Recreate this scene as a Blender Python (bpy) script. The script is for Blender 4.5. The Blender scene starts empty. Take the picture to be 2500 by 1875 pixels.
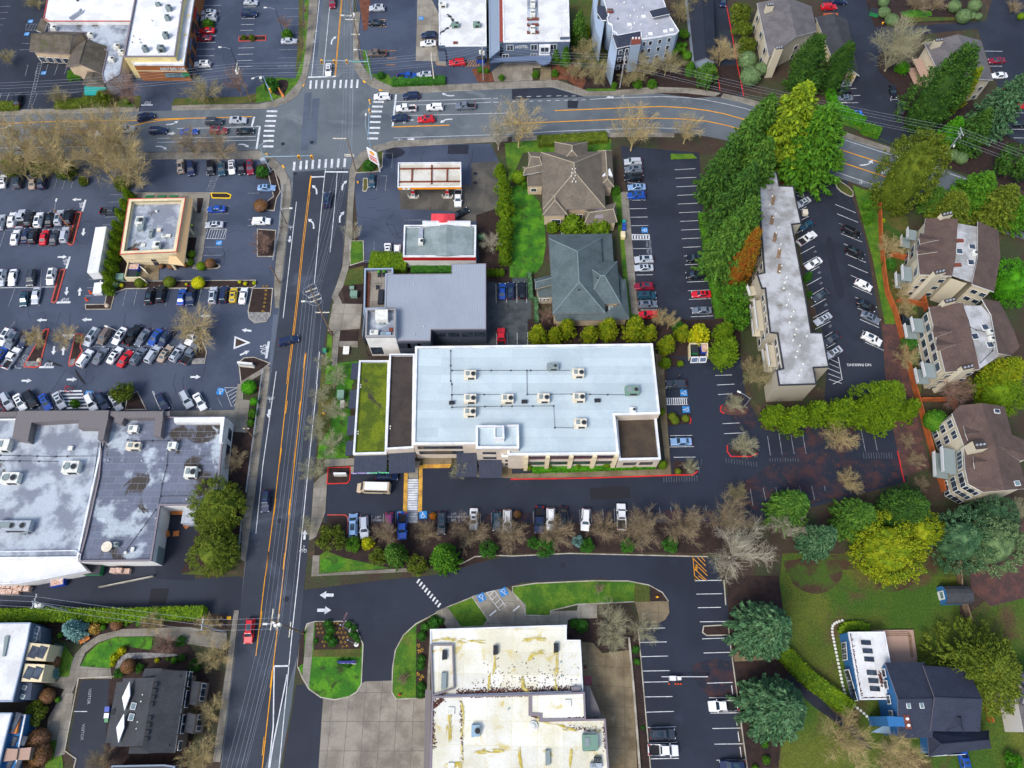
import bpy,bmesh,math,random
from mathutils import Vector as V3,Matrix
PKLN='parking_line'
PWHI='paint_white'
PWRN='paint_worn'
PYEL='paint_yellow'
UWHI='unit_white'
PPWH='parapet_white'
TRWH='trim_white'
TRDK='trim_dark'
PLWH='plastic_white'
PLDK='plastic_dark'
PLBD='planting_bed'
LGRN='leaf_green'
LCYP='leaf_cypress'
LOLV='leaf_olive'
GOLV='grass_olive'
GBRT='grass_bright'
UGRY='unit_grey'
FGRY='fascia_grey'
FDRK='fan_dark'
CSTN='concrete_stained'
STEL='steel'
SDWK='sidewalk'
CRSW='crosswalk'
SHBR='shingle_brown'
SHTP='shingle_taupe'
SHSL='shingle_slate'
SHDK='shingle_dark'
SHNV='shingle_navy'
GLPL='glass_pale'
GLWN='glass_window'
ASDK='asphalt_dark'
ASBL='asphalt_blue'
ASPT='asphalt_patch'
ASBK='asphalt_black'
WHBN='wheelie_bin'
DMPS='dumpster'
KRRB='kerb_red_bright'
STTN='stucco_tan'
STWH='stucco_white'
RFHT='roof_hatch'
STCR='stucco_cream'
LHOL='leaf_holly'
UCRM='unit_cream'
SDCR='siding_cream'
PKLT='parking_lot'
PLBL='plastic_blue'
PLGR='plastic_green'
R=math.radians
rnd=random.Random(11)
SC=bpy.context.scene
COL=SC.collection
# ---------------------------------------------------------------- camera model
CAMH,FPX,TILT=145.0,1766.0,R(25)
def ray(x,y):
 u=(x-1250)/FPX;v=(937.5-y)/FPX
 return V3((u,math.sin(TILT)+v*math.cos(TILT),-math.cos(TILT)+v*math.sin(TILT)))
def at(x,y,h=0.0):
 d=ray(x,y);t=(CAMH-h)/-d.z
 return V3((d.x*t,d.y*t,h))
X0,Y0,SS=0.0,0.0,1.0
def T(c=None,r=None):
 """survey sheet the following coordinates are read from"""
 global X0,Y0,SS
 if c is None:X0=Y0=0;SS=1.0
 elif c=='O':X0=Y0=0;SS=2500/2212
 else:X0=625*c;Y0=(0,469,938,1406)[r];SS=625/2211
def g(x,y,h=0.0):return at(X0+x*SS,Y0+y*SS,h)
def gs(pts,h=0.0):return [g(p[0],p[1],h) for p in pts]
def mpp(x,y):
 d=ray(X0+x*SS,Y0+y*SS);return CAMH/-d.z/FPX*SS      # metres per sheet unit across
def height(base,top):
 """height of a vertical thing from its foot and its top"""
 B=g(*base);best=(1e9,5)
 for i in range(1,160):
  h=i*.25;P=g(top[0],top[1],h);d=math.hypot(P.x-B.x,P.y-B.y)
  if d<best[0]:best=(d,h)
 return best[1]
cd=bpy.data.cameras.new('camera');cam=bpy.data.objects.new('camera',cd);COL.objects.link(cam)
cam.location=(0,0,CAMH);cam.rotation_euler=(TILT,0,0)
cd.sensor_width=36;cd.lens=36*FPX/2500;cd.clip_end=2000;cd.clip_start=1
SC.camera=cam
# ---------------------------------------------------------------- light
SUN_EL,SUN_AZ=50,222
w=bpy.data.worlds.new('World');SC.world=w;w.use_nodes=True
nt=w.node_tree;bg=nt.nodes['Background']
sky=nt.nodes.new('ShaderNodeTexSky');sky.sky_type='NISHITA';sky.sun_disc=False
sky.sun_elevation=R(SUN_EL);sky.sun_rotation=R(SUN_AZ);sky.air_density=1.0;sky.dust_density=2.5
nt.links.new(sky.outputs[0],bg.inputs[0]);bg.inputs[1].default_value=0.13
sl=bpy.data.lights.new('sun','SUN');so=bpy.data.objects.new('sun',sl);COL.objects.link(so)
sl.energy=1.45;sl.angle=R(20);sl.color=(1,.985,.955)
so.rotation_euler=(R(90-SUN_EL),0,R(180-SUN_AZ));so.location=(0,0,200)
vs=SC.view_settings;vs.view_transform='Standard';vs.look='None';vs.exposure=EXPOSURE=0.75;vs.gamma=1
SC.display_settings.display_device='sRGB'
SC.cycles.max_bounces=5;SC.cycles.diffuse_bounces=3;SC.cycles.glossy_bounces=2;SC.cycles.transparent_max_bounces=4
SC.cycles.use_adaptive_sampling=True
# ---------------------------------------------------------------- materials
def lin(c):
 return tuple(((v/255)/12.92 if v/255 <= .04045 else ((v/255+.055)/1.055)**2.4) for v in c)+(1,)
MATS={}
def mat(name,c1,c2=None,s=.5,lo=.4,hi=.62,fine=6,fa=.18,rough=.85,bump=0,metal=0,pat=None,c3=None,s3=2.0,lo3=.6,hi3=.7,spec=.4,det=5,co=None):
 m=bpy.data.materials.new(name);m.use_nodes=True;MATS[name]=m
 t=m.node_tree;N=t.nodes;L=t.links;b=N['Principled BSDF']
 b.inputs['Roughness'].default_value=rough;b.inputs['Metallic'].default_value=metal
 b.inputs['Specular IOR Level'].default_value=spec
 if co:pos=N.new('ShaderNodeTexCoord').outputs[co]
 else:pos=N.new('ShaderNodeNewGeometry').outputs['Position']
 def noise(sc,d=det,dist=0.0):
  n=N.new('ShaderNodeTexNoise');n.inputs['Scale'].default_value=sc;n.inputs['Detail'].default_value=d
  n.inputs['Roughness'].default_value=.6;n.inputs['Distortion'].default_value=dist
  L.new(pos,n.inputs['Vector']);return n.outputs['Fac']
 def ramp(f,a,c):
  r=N.new('ShaderNodeMapRange');r.interpolation_type='SMOOTHSTEP'
  r.inputs[1].default_value=a;r.inputs[2].default_value=c;L.new(f,r.inputs[0]);return r.outputs[0]
 def mix(f,a,c,mode='MIX'):
  x=N.new('ShaderNodeMix');x.data_type='RGBA';x.blend_type=mode
  for i,v in ((0,f),(6,a),(7,c)):
   if hasattr(v,'links'):L.new(v,x.inputs[i])
   else:x.inputs[i].default_value=v
  return x.outputs[2]
 col=lin(c1)
 if c2:col=mix(ramp(noise(s),lo,hi),lin(c1),lin(c2))
 if c3:col=mix(ramp(noise(s3,det,.6),lo3,hi3),col,lin(c3))
 hgt=None
 if pat:
  kind,ang=pat[0],pat[1]
  mp=N.new('ShaderNodeMapping');mp.inputs['Rotation'].default_value=(0,0,R(ang));L.new(pos,mp.inputs['Vector'])
  if kind=='brick':                       # pat = kind, angle, width, height, mortar size, mortar colour
   bt=N.new('ShaderNodeTexBrick');bt.inputs['Scale'].default_value=1
   bt.inputs['Brick Width'].default_value=pat[2];bt.inputs['Row Height'].default_value=pat[3]
   bt.inputs['Mortar Size'].default_value=pat[4];bt.inputs['Mortar Smooth'].default_value=.3
   if len(pat)>6:bt.offset=pat[6]
   bt.inputs['Color1'].default_value=(1,1,1,1);bt.inputs['Color2'].default_value=(.84,.84,.84,1)
   bt.inputs['Mortar'].default_value=(1,1,1,1)
   L.new(mp.outputs[0],bt.inputs['Vector'])
   col=mix(1.0,col,bt.outputs['Color'],'MULTIPLY')
   col=mix(bt.outputs['Fac'],col,lin(pat[5]));
  elif kind in ('rib','lap'):              # pat = kind, angle, spacing, dark
   sp=N.new('ShaderNodeSeparateXYZ');L.new(mp.outputs[0],sp.inputs[0])
   md=N.new('ShaderNodeMath');md.operation='FRACT'
   sc=N.new('ShaderNodeMath');sc.operation='DIVIDE';sc.inputs[1].default_value=pat[2]
   L.new(sp.outputs[2 if kind=='lap' else 0],sc.inputs[0]);L.new(sc.outputs[0],md.inputs[0])
   f=ramp(md.outputs[0],0.0,.22)
   col=mix(f,tuple(v*pat[3] for v in lin(c1)[:3])+(1,),col);hgt=f
 f1=noise(fine,3)
 mr=N.new('ShaderNodeMapRange');mr.inputs[1].default_value=.25;mr.inputs[2].default_value=.75
 mr.inputs[3].default_value=1-fa;mr.inputs[4].default_value=1+fa;L.new(f1,mr.inputs[0])
 hs=N.new('ShaderNodeHueSaturation');L.new(mr.outputs[0],hs.inputs['Value'])
 if hasattr(col,'links'):L.new(col,hs.inputs['Color'])
 else:hs.inputs['Color'].default_value=col
 L.new(hs.outputs[0],b.inputs['Base Color'])
 if bump:
  bp=N.new('ShaderNodeBump');bp.inputs['Strength'].default_value=bump;bp.inputs['Distance'].default_value=.1
  L.new(hgt if hgt else f1,bp.inputs['Height']);L.new(bp.outputs[0],b.inputs['Normal'])
 return m
def m_(n):return MATS[n]
# ---------------------------------------------------------------- mesh builder
class MB:
 def __init__(s):s.v=[];s.f=[];s.m=[]
 def face(s,pts,mi=0):
  i=len(s.v);s.v+=[tuple(p) for p in pts];s.f.append(tuple(range(i,i+len(pts))));s.m.append(mi);return s
 def idx(s,pts,faces,mi=0):
  i=len(s.v);s.v+=[tuple(p) for p in pts]
  for f in faces:s.f.append(tuple(k+i for k in f));s.m.append(mi)
  return s
 def prism(s,pts,z0,z1,mi=0,top=None,bottom=False):
  P=ccw(pts);n=len(P)
  a=[(p[0],p[1],z0) for p in P];b=[(p[0],p[1],z1) for p in P]
  i=len(s.v);s.v+=a+b
  for k in range(n):
   q=(k+1) % n;s.f.append((i+k,i+q,i+n+q,i+n+k));s.m.append(mi)
  s.f.append(tuple(range(i+n,i+2*n)));s.m.append(mi if top is None else top)
  if bottom:s.f.append(tuple(range(i+n-1,i-1,-1)));s.m.append(mi)
  return s
 def ring(s,outer,inner,z0,z1,mi=0):
  n=len(outer);i=len(s.v)
  for P,z in ((outer,z0),(outer,z1),(inner,z1),(inner,z0)):s.v+=[(p[0],p[1],z) for p in P]
  for k in range(n):
   q=(k+1) % n
   for r in range(3):s.f.append((i+r*n+k,i+r*n+q,i+(r+1)*n+q,i+(r+1)*n+k));s.m.append(mi)
  return s
 def box(s,c,sx,sy,z0,z1,rot=0.0,mi=0):
  ca,sa=math.cos(rot),math.sin(rot)
  return s.prism([(c[0]+x*ca-y*sa,c[1]+x*sa+y*ca) for x,y in ((-sx/2,-sy/2),(sx/2,-sy/2),(sx/2,sy/2),(-sx/2,sy/2))],z0,z1,mi,bottom=True)
 def obox(s,c,ax,ay,az,mi=0):
  c=V3(c);ax=V3(ax);ay=V3(ay);az=V3(az)
  P=[c+i*ax+j*ay+k*az for k in (-1,1) for j in (-1,1) for i in (-1,1)]
  return s.idx(P,[(0,2,3,1),(4,5,7,6),(0,1,5,4),(2,6,7,3),(0,4,6,2),(1,3,7,5)],mi)
 def tube(s,pts,r,n=6,mi=0,cap=True):
  pts=[V3(p) for p in pts];rs=r if isinstance(r,(list,tuple)) else [r]*len(pts)
  i0=len(s.v)
  for k,p in enumerate(pts):
   d=(pts[min(k+1,len(pts)-1)]-pts[max(k-1,0)]).normalized()
   u=d.orthogonal().normalized() if abs(d.z)>.9 else d.cross(V3((0,0,1))).normalized()
   w_=d.cross(u)
   for j in range(n):
    a=2*math.pi*j/n;s.v.append(tuple(p+(u*math.cos(a)+w_*math.sin(a))*rs[k]))
  for k in range(len(pts)-1):
   for j in range(n):
    q=(j+1) % n;s.f.append((i0+k*n+j,i0+k*n+q,i0+(k+1)*n+q,i0+(k+1)*n+j));s.m.append(mi)
  if cap and n>2:
   s.f.append(tuple(range(i0,i0+n)));s.m.append(mi)
   e=i0+(len(pts)-1)*n;s.f.append(tuple(range(e+n-1,e-1,-1)));s.m.append(mi)
  return s
 def cyl(s,c,r,z0,z1,n=12,mi=0,r2=None):
  return s.tube([(c[0],c[1],z0),(c[0],c[1],z1)],[r,r if r2 is None else r2],n,mi)
 def mesh(s,name,mats,smooth=False):
  me=bpy.data.meshes.new(name);me.from_pydata(s.v,[],s.f)
  for m in (mats if isinstance(mats,(list,tuple)) else [mats]):me.materials.append(m_(m) if isinstance(m,str) else m)
  if any(s.m):me.polygons.foreach_set('material_index',s.m)
  if smooth:me.polygons.foreach_set('use_smooth',[True]*len(s.f))
  me.update();return me
 def mk(s,name,mats,parent=None,smooth=False,recalc=False):
  me=s.mesh(name,mats,smooth)
  if recalc:
   bm=bmesh.new();bm.from_mesh(me);bmesh.ops.recalc_face_normals(bm,faces=bm.faces);bm.to_mesh(me);bm.free()
  o=bpy.data.objects.new(name,me);COL.objects.link(o)
  if parent:
   o.parent=parent
   o.matrix_parent_inverse=parent.matrix_basis.inverted()
  return o
def area(P):
 return sum(P[i][0]*P[(i+1) % len(P)][1]-P[(i+1) % len(P)][0]*P[i][1] for i in range(len(P)))/2
def ccw(P):
 P=list(P);return P if area(P)>0 else P[::-1]
def inset(P,d):
 """polygon pulled in by d"""
 P=ccw(P);n=len(P);out=[]
 for i in range(n):
  a=V3(P[i-1][:2]);b=V3(P[i][:2]);c=V3(P[(i+1) % n][:2])
  e1=(b-a).normalized();e2=(c-b).normalized()
  n1=V3((-e1.y,e1.x));n2=V3((-e2.y,e2.x));m=n1+n2
  k=max(m.length_squared,.6);out.append(b+m*(2*d/k))
 return out
def smooth_poly(P,it=1,closed=True):
 for _ in range(it):
  Q=[];n=len(P)
  for i in range(n if closed else n-1):
   a,b=P[i],P[(i+1) % n];Q+=[(a[0]*.75+b[0]*.25,a[1]*.75+b[1]*.25),(a[0]*.25+b[0]*.75,a[1]*.25+b[1]*.75)]
  P=Q if closed else [P[0]]+Q+[P[-1]]
 return P
def tag(o,label,cat,group=None):
 o['label']=label;o['category']=cat
 if len(label.replace('-',' ').split())>16:print('LONG',label)
 if group:o['group']=group
 return o
ORD=('first','second','third','fourth','fifth','sixth','seventh','eighth','ninth','tenth','eleventh','twelfth','thirteenth','fourteenth','fifteenth','sixteenth')
def struct(o):o['kind']='structure';return o
def empty(name,loc=(0,0,0),rz=0.0):
 o=bpy.data.objects.new(name,None);COL.objects.link(o);o.location=loc;o.rotation_euler=(0,0,rz);o.empty_display_size=.5
 return o
def thing(name,label,cat,loc=(0,0,0),group=None,rz=0.0):return tag(empty(name,loc,rz),label,cat,group)
def copy_tree(o,parent=None):
 c=o.copy();COL.objects.link(c);c.parent=parent
 for ch in KIDS.get(o.name,()) or list(o.children):copy_tree(ch,c)
 return c
KIDS={}
def text_mesh(txt,size=1.0,ext=.02,mat_=PWHI,sx=1.0):
 cu=bpy.data.curves.new('lettering','FONT');cu.body=txt;cu.size=size;cu.extrude=ext;cu.align_x='CENTER';cu.align_y='CENTER';cu.offset=.015*size
 o=bpy.data.objects.new('lettering',cu);COL.objects.link(o)
 bpy.context.view_layer.update()
 me=bpy.data.meshes.new_from_object(o.evaluated_get(bpy.context.evaluated_depsgraph_get()))
 bpy.data.objects.remove(o);bpy.data.curves.remove(cu)
 if sx != 1:me.transform(Matrix.Diagonal((sx,1,1,1)))
 me.materials.clear();me.materials.append(m_(mat_));return me
def place_text(txt,size,origin,xdir,ydir,mat_,name='lettering',parent=None,ext=.02,sx=1.0):
 me=text_mesh(txt,size,ext,mat_,sx);x=V3(xdir).normalized();y=V3(ydir);y=(y-x*y.dot(x)).normalized();z=x.cross(y)
 me.transform(Matrix(((x.x,y.x,z.x,origin[0]),(x.y,y.y,z.y,origin[1]),(x.z,y.z,z.z,origin[2]),(0,0,0,1))))
 o=bpy.data.objects.new(name,me);COL.objects.link(o)
 if parent:o.parent=parent;o.matrix_parent_inverse=parent.matrix_basis.inverted()
 return o
# ---------------------------------------------------------------- palette
mat('soil',(62,48,38),(54,62,34),s=.12,fine=3,fa=.35,c3=(88,68,48),s3=.35,lo3=.58,hi3=.72)
mat('mulch',(50,34,28),(36,24,22),s=.8,fine=5,fa=.4,c3=(72,50,40),s3=3,lo3=.6,hi3=.75)
mat('mulch_red',(112,66,44),(88,52,38),s=.8,fine=5,fa=.35)
mat('leaf_litter',(70,52,50),(92,60,54),s=.5,fine=5,fa=.4,c3=(60,60,36),s3=.3)
mat('grass',(54,96,14),(84,116,20),s=.35,fine=4,fa=.45,c3=(92,96,34),s3=.12,lo3=.58,hi3=.75,bump=.3)
mat(GBRT,(44,100,10),(78,132,14),s=.3,fine=5,fa=.45,c3=(44,62,14),s3=.5,lo3=.5,hi3=.7,bump=.3)
mat(GOLV,(66,76,22),(88,82,36),s=.25,fine=4,fa=.45,c3=(50,80,18),s3=.2,lo3=.5,hi3=.65,bump=.3)
mat('meadow',(54,84,12),(84,92,24),s=.06,fine=3,fa=.45,c3=(80,64,38),s3=.09,lo3=.54,hi3=.68,bump=.3)
mat('asphalt_old',(62,72,90),(50,58,76),s=.08,fine=4,fa=.14,c3=(78,88,104),s3=.25,lo3=.62,hi3=.8,rough=.8)
mat(ASBL,(68,77,94),(54,63,80),s=.07,fine=4,fa=.14,c3=(76,85,102),s3=.3,lo3=.62,hi3=.8,rough=.75)
mat(ASDK,(40,46,58),(31,36,48),s=.08,fine=4,fa=.16,c3=(52,58,70),s3=.3,lo3=.62,hi3=.8,rough=.75)
mat(ASBK,(34,41,55),(26,32,46),s=.06,fine=4,fa=.16,c3=(42,49,65),s3=.18,lo3=.6,hi3=.8,rough=.7)
mat('asphalt_gravelly',(72,78,80),(54,60,64),s=.4,fine=7,fa=.35,c3=(98,102,100),s3=4,lo3=.6,hi3=.7)
mat('road_asphalt',(97,104,109),(82,90,96),s=.06,fine=4,fa=.12,c3=(113,119,123),s3=.12,lo3=.55,hi3=.75)
mat('road_new',(54,60,70),(46,51,61),s=.06,fine=4,fa=.12,c3=(70,78,90),s3=.09,lo3=.55,hi3=.72)
mat(ASPT,(34,38,50),(30,33,44),s=.2,fine=5,fa=.15)
mat('tar',(30,31,38),fine=5,fa=.2)
mat('wheel_track',(86,95,108),(74,83,97),s=.1,fine=3,fa=.12)
mat(SDWK,(140,134,122),(116,110,98),s=.25,fine=4,fa=.12,pat=('brick',0,2.2,2.2,.03,(84,80,72),0.0))
mat('concrete',(152,146,132),(128,121,108),s=.2,fine=4,fa=.14,pat=('brick',2,4.2,4.2,.04,(92,88,80),0.0))
mat('concrete_apron',(150,142,128),(122,114,102),s=.18,fine=3,fa=.14,c3=(98,90,82),s3=.25,lo3=.6,hi3=.8,pat=('brick',0,3.0,4.8,.05,(96,92,86),0.0))
mat(CSTN,(132,118,92),(108,94,70),s=.2,fine=4,fa=.16,c3=(160,148,124),s3=.3,lo3=.6,hi3=.8,pat=('brick',3,3.4,3.4,.04,(84,76,60),0.0))
mat('forecourt',(92,88,80),(72,70,66),s=.25,fine=4,fa=.2,c3=(110,104,92),s3=.4,lo3=.6,hi3=.8,pat=('brick',3,4.4,4.4,.04,(60,56,50),0.0))
mat('litter_asphalt',(29,35,49),(64,42,44),s=.35,lo=.42,hi=.66,fine=5,fa=.35,c3=(84,50,46),s3=1.2,lo3=.58,hi3=.7)
mat('moss_yellow',(186,164,58),(206,192,120),s=1.2,fine=5,fa=.2)
mat('ridge_taupe',(164,152,130),fine=4,fa=.15)
mat('ridge_slate',(116,130,132),fine=4,fa=.15)
mat('bare_patch',(60,84,18),(66,48,32),s=.25,lo=.36,hi=.56,fine=4,fa=.4,bump=.3)
mat('kerb',(176,170,156),(146,138,122),s=.4,fine=4,fa=.15)
mat('kerb_red',(196,62,52),(168,84,74),s=.5,fine=4,fa=.2)
mat(KRRB,(208,40,36),(180,46,42),s=.6,fine=4,fa=.15)
mat('kerb_yellow',(232,190,20),fine=4,fa=.15)
mat(PWHI,(212,214,214),(184,188,192),s=.8,fine=5,fa=.1)
mat(PWRN,(150,156,162),(112,118,126),s=1.2,fine=5,fa=.2)
mat('paint_faint',(112,116,124),(88,92,102),s=1.5,fine=5,fa=.2)
mat(PYEL,(230,160,30),(212,140,30),s=.8,fine=5,fa=.12)
mat('paint_blue',(40,130,196),(50,120,180),s=.8,fine=5,fa=.1)
mat('tactile_yellow',(238,176,34),fine=6,fa=.12)
mat('river_rock',(140,138,134),(104,102,104),s=2.5,fine=6,fa=.4)
mat('moss_roof',(98,112,6),(68,86,8),s=.35,fine=4,fa=.5,c3=(56,52,42),s3=.22,lo3=.6,hi3=.68,bump=.4)
mat('gravel_roof',(64,56,52),(54,48,44),s=.4,fine=7,fa=.3)
mat('gravel_roof_brown',(74,62,48),(62,52,42),s=.4,fine=7,fa=.3)
mat('membrane',(188,203,207),(178,193,198),s=.15,fine=3,fa=.05,pat=('brick',0,30,2.0,.025,(162,176,182)),rough=.6)
mat('white_roof',(228,228,228),(208,208,208),s=.2,fine=3,fa=.06,c3=(176,172,160),s3=.35,lo3=.66,hi3=.8)
mat('hotel_roof',(216,216,214),(196,196,194),s=.25,fine=3,fa=.08,c3=(160,152,144),s3=.3,lo3=.64,hi3=.8)
mat('mossy_white_roof',(228,226,214),(214,209,184),s=.13,fine=3,fa=.08,c3=(198,174,62),s3=.3,lo3=.56,hi3=.72,pat=('brick',1,4.4,3.8,.04,(206,198,160),0.0))
mat('stained_roof',(178,188,196),(104,110,126),s=.13,lo=.4,hi=.5,fine=3,fa=.15,c3=(66,60,54),s3=.14,lo3=.58,hi3=.64,pat=('brick',0,3.2,1.4,.03,(132,136,146)))
mat('stained_roof_pale',(172,180,188),(122,128,140),s=.2,lo=.42,hi=.6,fine=3,fa=.14,c3=(74,68,56),s3=.14,lo3=.6,hi3=.68)
mat('apartment_roof',(176,177,178),(140,139,137),s=.25,fine=3,fa=.1,c3=(108,98,88),s3=.5,lo3=.62,hi3=.72)
mat('grey_membrane',(168,170,178),(152,155,164),s=.3,fine=3,fa=.06)
mat('metal_roof',(149,156,166),(143,150,160),s=.1,fine=2,fa=.05,pat=('rib',0,.55,.72),rough=.5,bump=.4)
mat('mansard_metal',(112,106,106),fine=3,fa=.08,pat=('rib',0,.6,.7),rough=.55,bump=.4)
mat('tan_metal',(206,168,118),fine=3,fa=.06,pat=('rib',90,.5,.75),rough=.5,bump=.4)
mat('station_metal',(140,152,152),(118,130,128),s=.3,fine=3,fa=.12,pat=('rib',0,.7,.85),rough=.55)
mat('canopy_deck',(206,202,190),(184,178,160),s=.3,fine=3,fa=.1,pat=('rib',0,.45,.75),c3=(150,110,80),s3=.6,lo3=.66,hi3=.8)
mat('rust',(124,62,44),(100,52,40),s=2,fine=5,fa=.2)
mat(SHTP,(116,106,92),(102,94,82),s=.4,fine=6,fa=.28,pat=('brick',0,.45,.28,.02,(92,84,76)))
mat(SHSL,(92,106,108),(80,94,96),s=.4,fine=6,fa=.16,pat=('brick',0,.45,.28,.02,(64,74,76)))
mat(SHBR,(98,80,72),(86,70,64),s=.4,fine=6,fa=.3,pat=('brick',10,.45,.28,.02,(72,58,52)))
mat(SHNV,(50,56,74),(44,50,66),s=.4,fine=6,fa=.16,pat=('brick',8,.45,.28,.02,(36,40,54)))
mat(SHDK,(66,68,72),(56,58,62),s=.4,fine=6,fa=.2,pat=('brick',4,.45,.28,.02,(44,46,50)))
mat('shingle_grey',(112,108,108),(98,94,96),s=.4,fine=6,fa=.22,pat=('brick',8,.45,.28,.02,(76,74,74)))
mat('shingle_mossy',(104,96,84),(80,74,60),s=.5,fine=6,fa=.25,c3=(78,84,44),s3=.3,lo3=.58,hi3=.74,pat=('brick',0,.5,.3,.03,(64,58,50)))
for n,c in ((STCR,(222,206,168)),('stucco_beige',(206,192,174)),('stucco_yellow',(226,208,148)),(STWH,(222,220,216)),
             (STTN,(196,176,148)),('stucco_brown',(156,96,52)),('stucco_grey',(150,150,152)),('stucco_pale',(214,204,196))):
 mat(n,c,tuple(int(v*.92) for v in c),s=.3,fine=4,fa=.06)
mat(PPWH,(228,230,232),(206,208,212),s=.4,fine=3,fa=.05)
mat(FGRY,(128,120,126),fine=3,fa=.08)
for n,c in (('siding_slate',(84,98,120)),('siding_blue',(44,104,156)),('siding_pale_blue',(148,164,182)),('siding_taupe',(166,158,140)),('siding_brown',(128,112,98)),(SDCR,(198,188,164)),('siding_navy',(66,76,92)),('siding_white',(210,206,200))):
 mat(n,c,fine=3,fa=.06,pat=('lap',0,.22,.78))
mat(GLWN,(40,48,60),(64,76,88),s=.5,fine=1,fa=.1,rough=.08,spec=.8)
mat(GLPL,(120,140,140),(90,110,116),s=.5,fine=1,fa=.1,rough=.1,spec=.8)
mat(TRWH,(224,224,222),fine=3,fa=.04,rough=.6)
mat(TRDK,(44,46,52),fine=3,fa=.06,rough=.6)
mat('awning_dark',(46,52,68),(52,58,74),s=1,fine=3,fa=.08,pat=('rib',0,.9,.8),rough=.6)
mat('awning_slate',(96,112,138),fine=3,fa=.06,pat=('rib',0,.5,.85),rough=.5)
mat('teal',(30,140,134),fine=3,fa=.08)
mat('red_canopy',(222,70,76),(206,60,66),s=.6,fine=2,fa=.06,rough=.45)
mat('red_band',(182,24,28),fine=2,fa=.05,rough=.5)
mat('orange_band',(244,150,20),fine=2,fa=.04,rough=.5)
mat('red_orange',(224,84,36),fine=2,fa=.05,rough=.5)
mat(STEL,(176,182,190),(154,160,168),s=2,fine=4,fa=.06,rough=.5,metal=.3)
mat('steel_blue',(140,166,184),fine=3,fa=.06,rough=.5)
mat(UWHI,(222,222,214),(204,202,190),s=1.5,fine=4,fa=.05)
mat(UCRM,(226,216,196),(208,196,172),s=1.5,fine=4,fa=.06)
mat(UGRY,(128,140,140),fine=4,fa=.06)
mat('unit_green',(110,140,124),fine=4,fa=.06)
mat(FDRK,(40,42,46),fine=3,fa=.1)
mat('pipe_dark',(56,60,68),fine=3,fa=.1)
mat('wood_pole',(138,112,86),(112,92,72),s=1,fine=6,fa=.2)
mat('wood_fence',(178,92,42),(150,78,38),s=.5,fine=4,fa=.2)
mat('wood_deck',(172,142,124),fine=4,fa=.08,pat=('rib',90,.3,.8))
mat('wood_orange',(206,130,64),(186,112,56),s=2,fine=4,fa=.15)
mat('signal_yellow',(238,170,20),fine=3,fa=.05,rough=.5)
mat('sign_green',(30,140,96),fine=3,fa=.05)
mat(PLGR,(40,124,76),fine=3,fa=.08,rough=.5)
mat(PLBL,(30,66,160),fine=3,fa=.08,rough=.5)
mat(PLDK,(40,42,48),fine=3,fa=.08,rough=.5)
mat(PLWH,(220,220,220),fine=3,fa=.05,rough=.5)
mat('cardboard',(176,136,110),(206,186,176),s=3,fine=6,fa=.3)
mat('wire',(150,158,170),fine=1,fa=.02,rough=.6)
mat('hivis',(222,244,30),fine=3,fa=.08)
mat('cloth_dark',(46,48,58),fine=3,fa=.1)
mat('skin',(196,150,124),fine=3,fa=.05)
mat('hair',(58,42,32),fine=3,fa=.1)
mat('flag_red',(190,40,60),fine=3,fa=.05)
mat('flag_blue',(50,56,120),fine=3,fa=.05)
mat('lavender',(196,180,240),fine=2,fa=.03)
mat('sign_mint',(120,230,170),fine=2,fa=.03)
mat('brick_red',(142,66,54),fine=4,fa=.2)
mat('solar',(46,52,66),fine=2,fa=.05,rough=.3)
# ================================================================ ground, roads, lots, lawns, markings
NSH=[0]
def sheet(name,pts,m,z=.01,sm=0):
 P=gs(pts);NSH[0]+=1;z+=NSH[0]*.0003
 if sm:P=smooth_poly(P,sm)
 return struct(MB().face([(p[0],p[1],z) for p in ccw(P)]).mk(name,m))
def slab(name,pts,m,z=.13,side='kerb',sm=0):
 P=gs(pts);NSH[0]+=1;z+=NSH[0]*.0003
 if sm:P=smooth_poly(P,sm)
 return struct(MB().prism(P,0,z,0,1).mk(name,[side,m]))
def island(name,pts,m,kerb='kerb',wd=.2,z=.15,sm=0):
 P=gs(pts)
 if sm:P=smooth_poly(P,sm)
 P=ccw(P);Q=inset(P,wd);b=MB().ring(P,Q,0,z,0);b.face([(q[0],q[1],z-.03) for q in Q],1)
 return struct(b.mk(name,[kerb,m]))
def ribbon(b,pts,wd,z,mi=0,wpts=False):
 P=[V3((p[0],p[1])) for p in (pts if wpts else gs(pts))];L_,R_=[],[]
 for i,p in enumerate(P):
  d=(P[min(i+1,len(P)-1)]-P[max(i-1,0)]).normalized();nn=V3((-d.y,d.x))*wd/2
  L_.append(p+nn);R_.append(p-nn)
 for i in range(len(P)-1):b.face([(q.x,q.y,z) for q in (R_[i],R_[i+1],L_[i+1],L_[i])],mi)
def kerbline(name,pts,m='kerb',wd=.2,z=.15):
 P=[V3((p[0],p[1])) for p in gs(pts)];b=MB()
 for i in range(len(P)-1):
  d=(P[i+1]-P[i]);n_=V3((-d.y,d.x)).normalized()*wd/2;e=d.normalized()*wd*.3
  b.prism([P[i]-n_-e,P[i+1]-n_+e,P[i+1]+n_+e,P[i]+n_-e],0,z+.0015*i)
 return struct(b.mk(name,m))
ZM=.075
PAINT={}
def pm(kind,m):return PAINT.setdefault((kind,m),MB())
def line(pts,wd=.12,m=PWHI,kind='lane_line',z=ZM):ribbon(pm(kind,m),pts,wd,z)
def stalls(a0,a1,b0,b1,n,m=PWHI,wd=.11,skip=()):
 for i in range(n):
  if i in skip:continue
  t=i/(n-1) if n>1 else 0
  line([(a0[0]+(a1[0]-a0[0])*t,a0[1]+(a1[1]-a0[1])*t),(b0[0]+(b1[0]-b0[0])*t,b0[1]+(b1[1]-b0[1])*t)],wd,m,PKLN)
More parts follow.
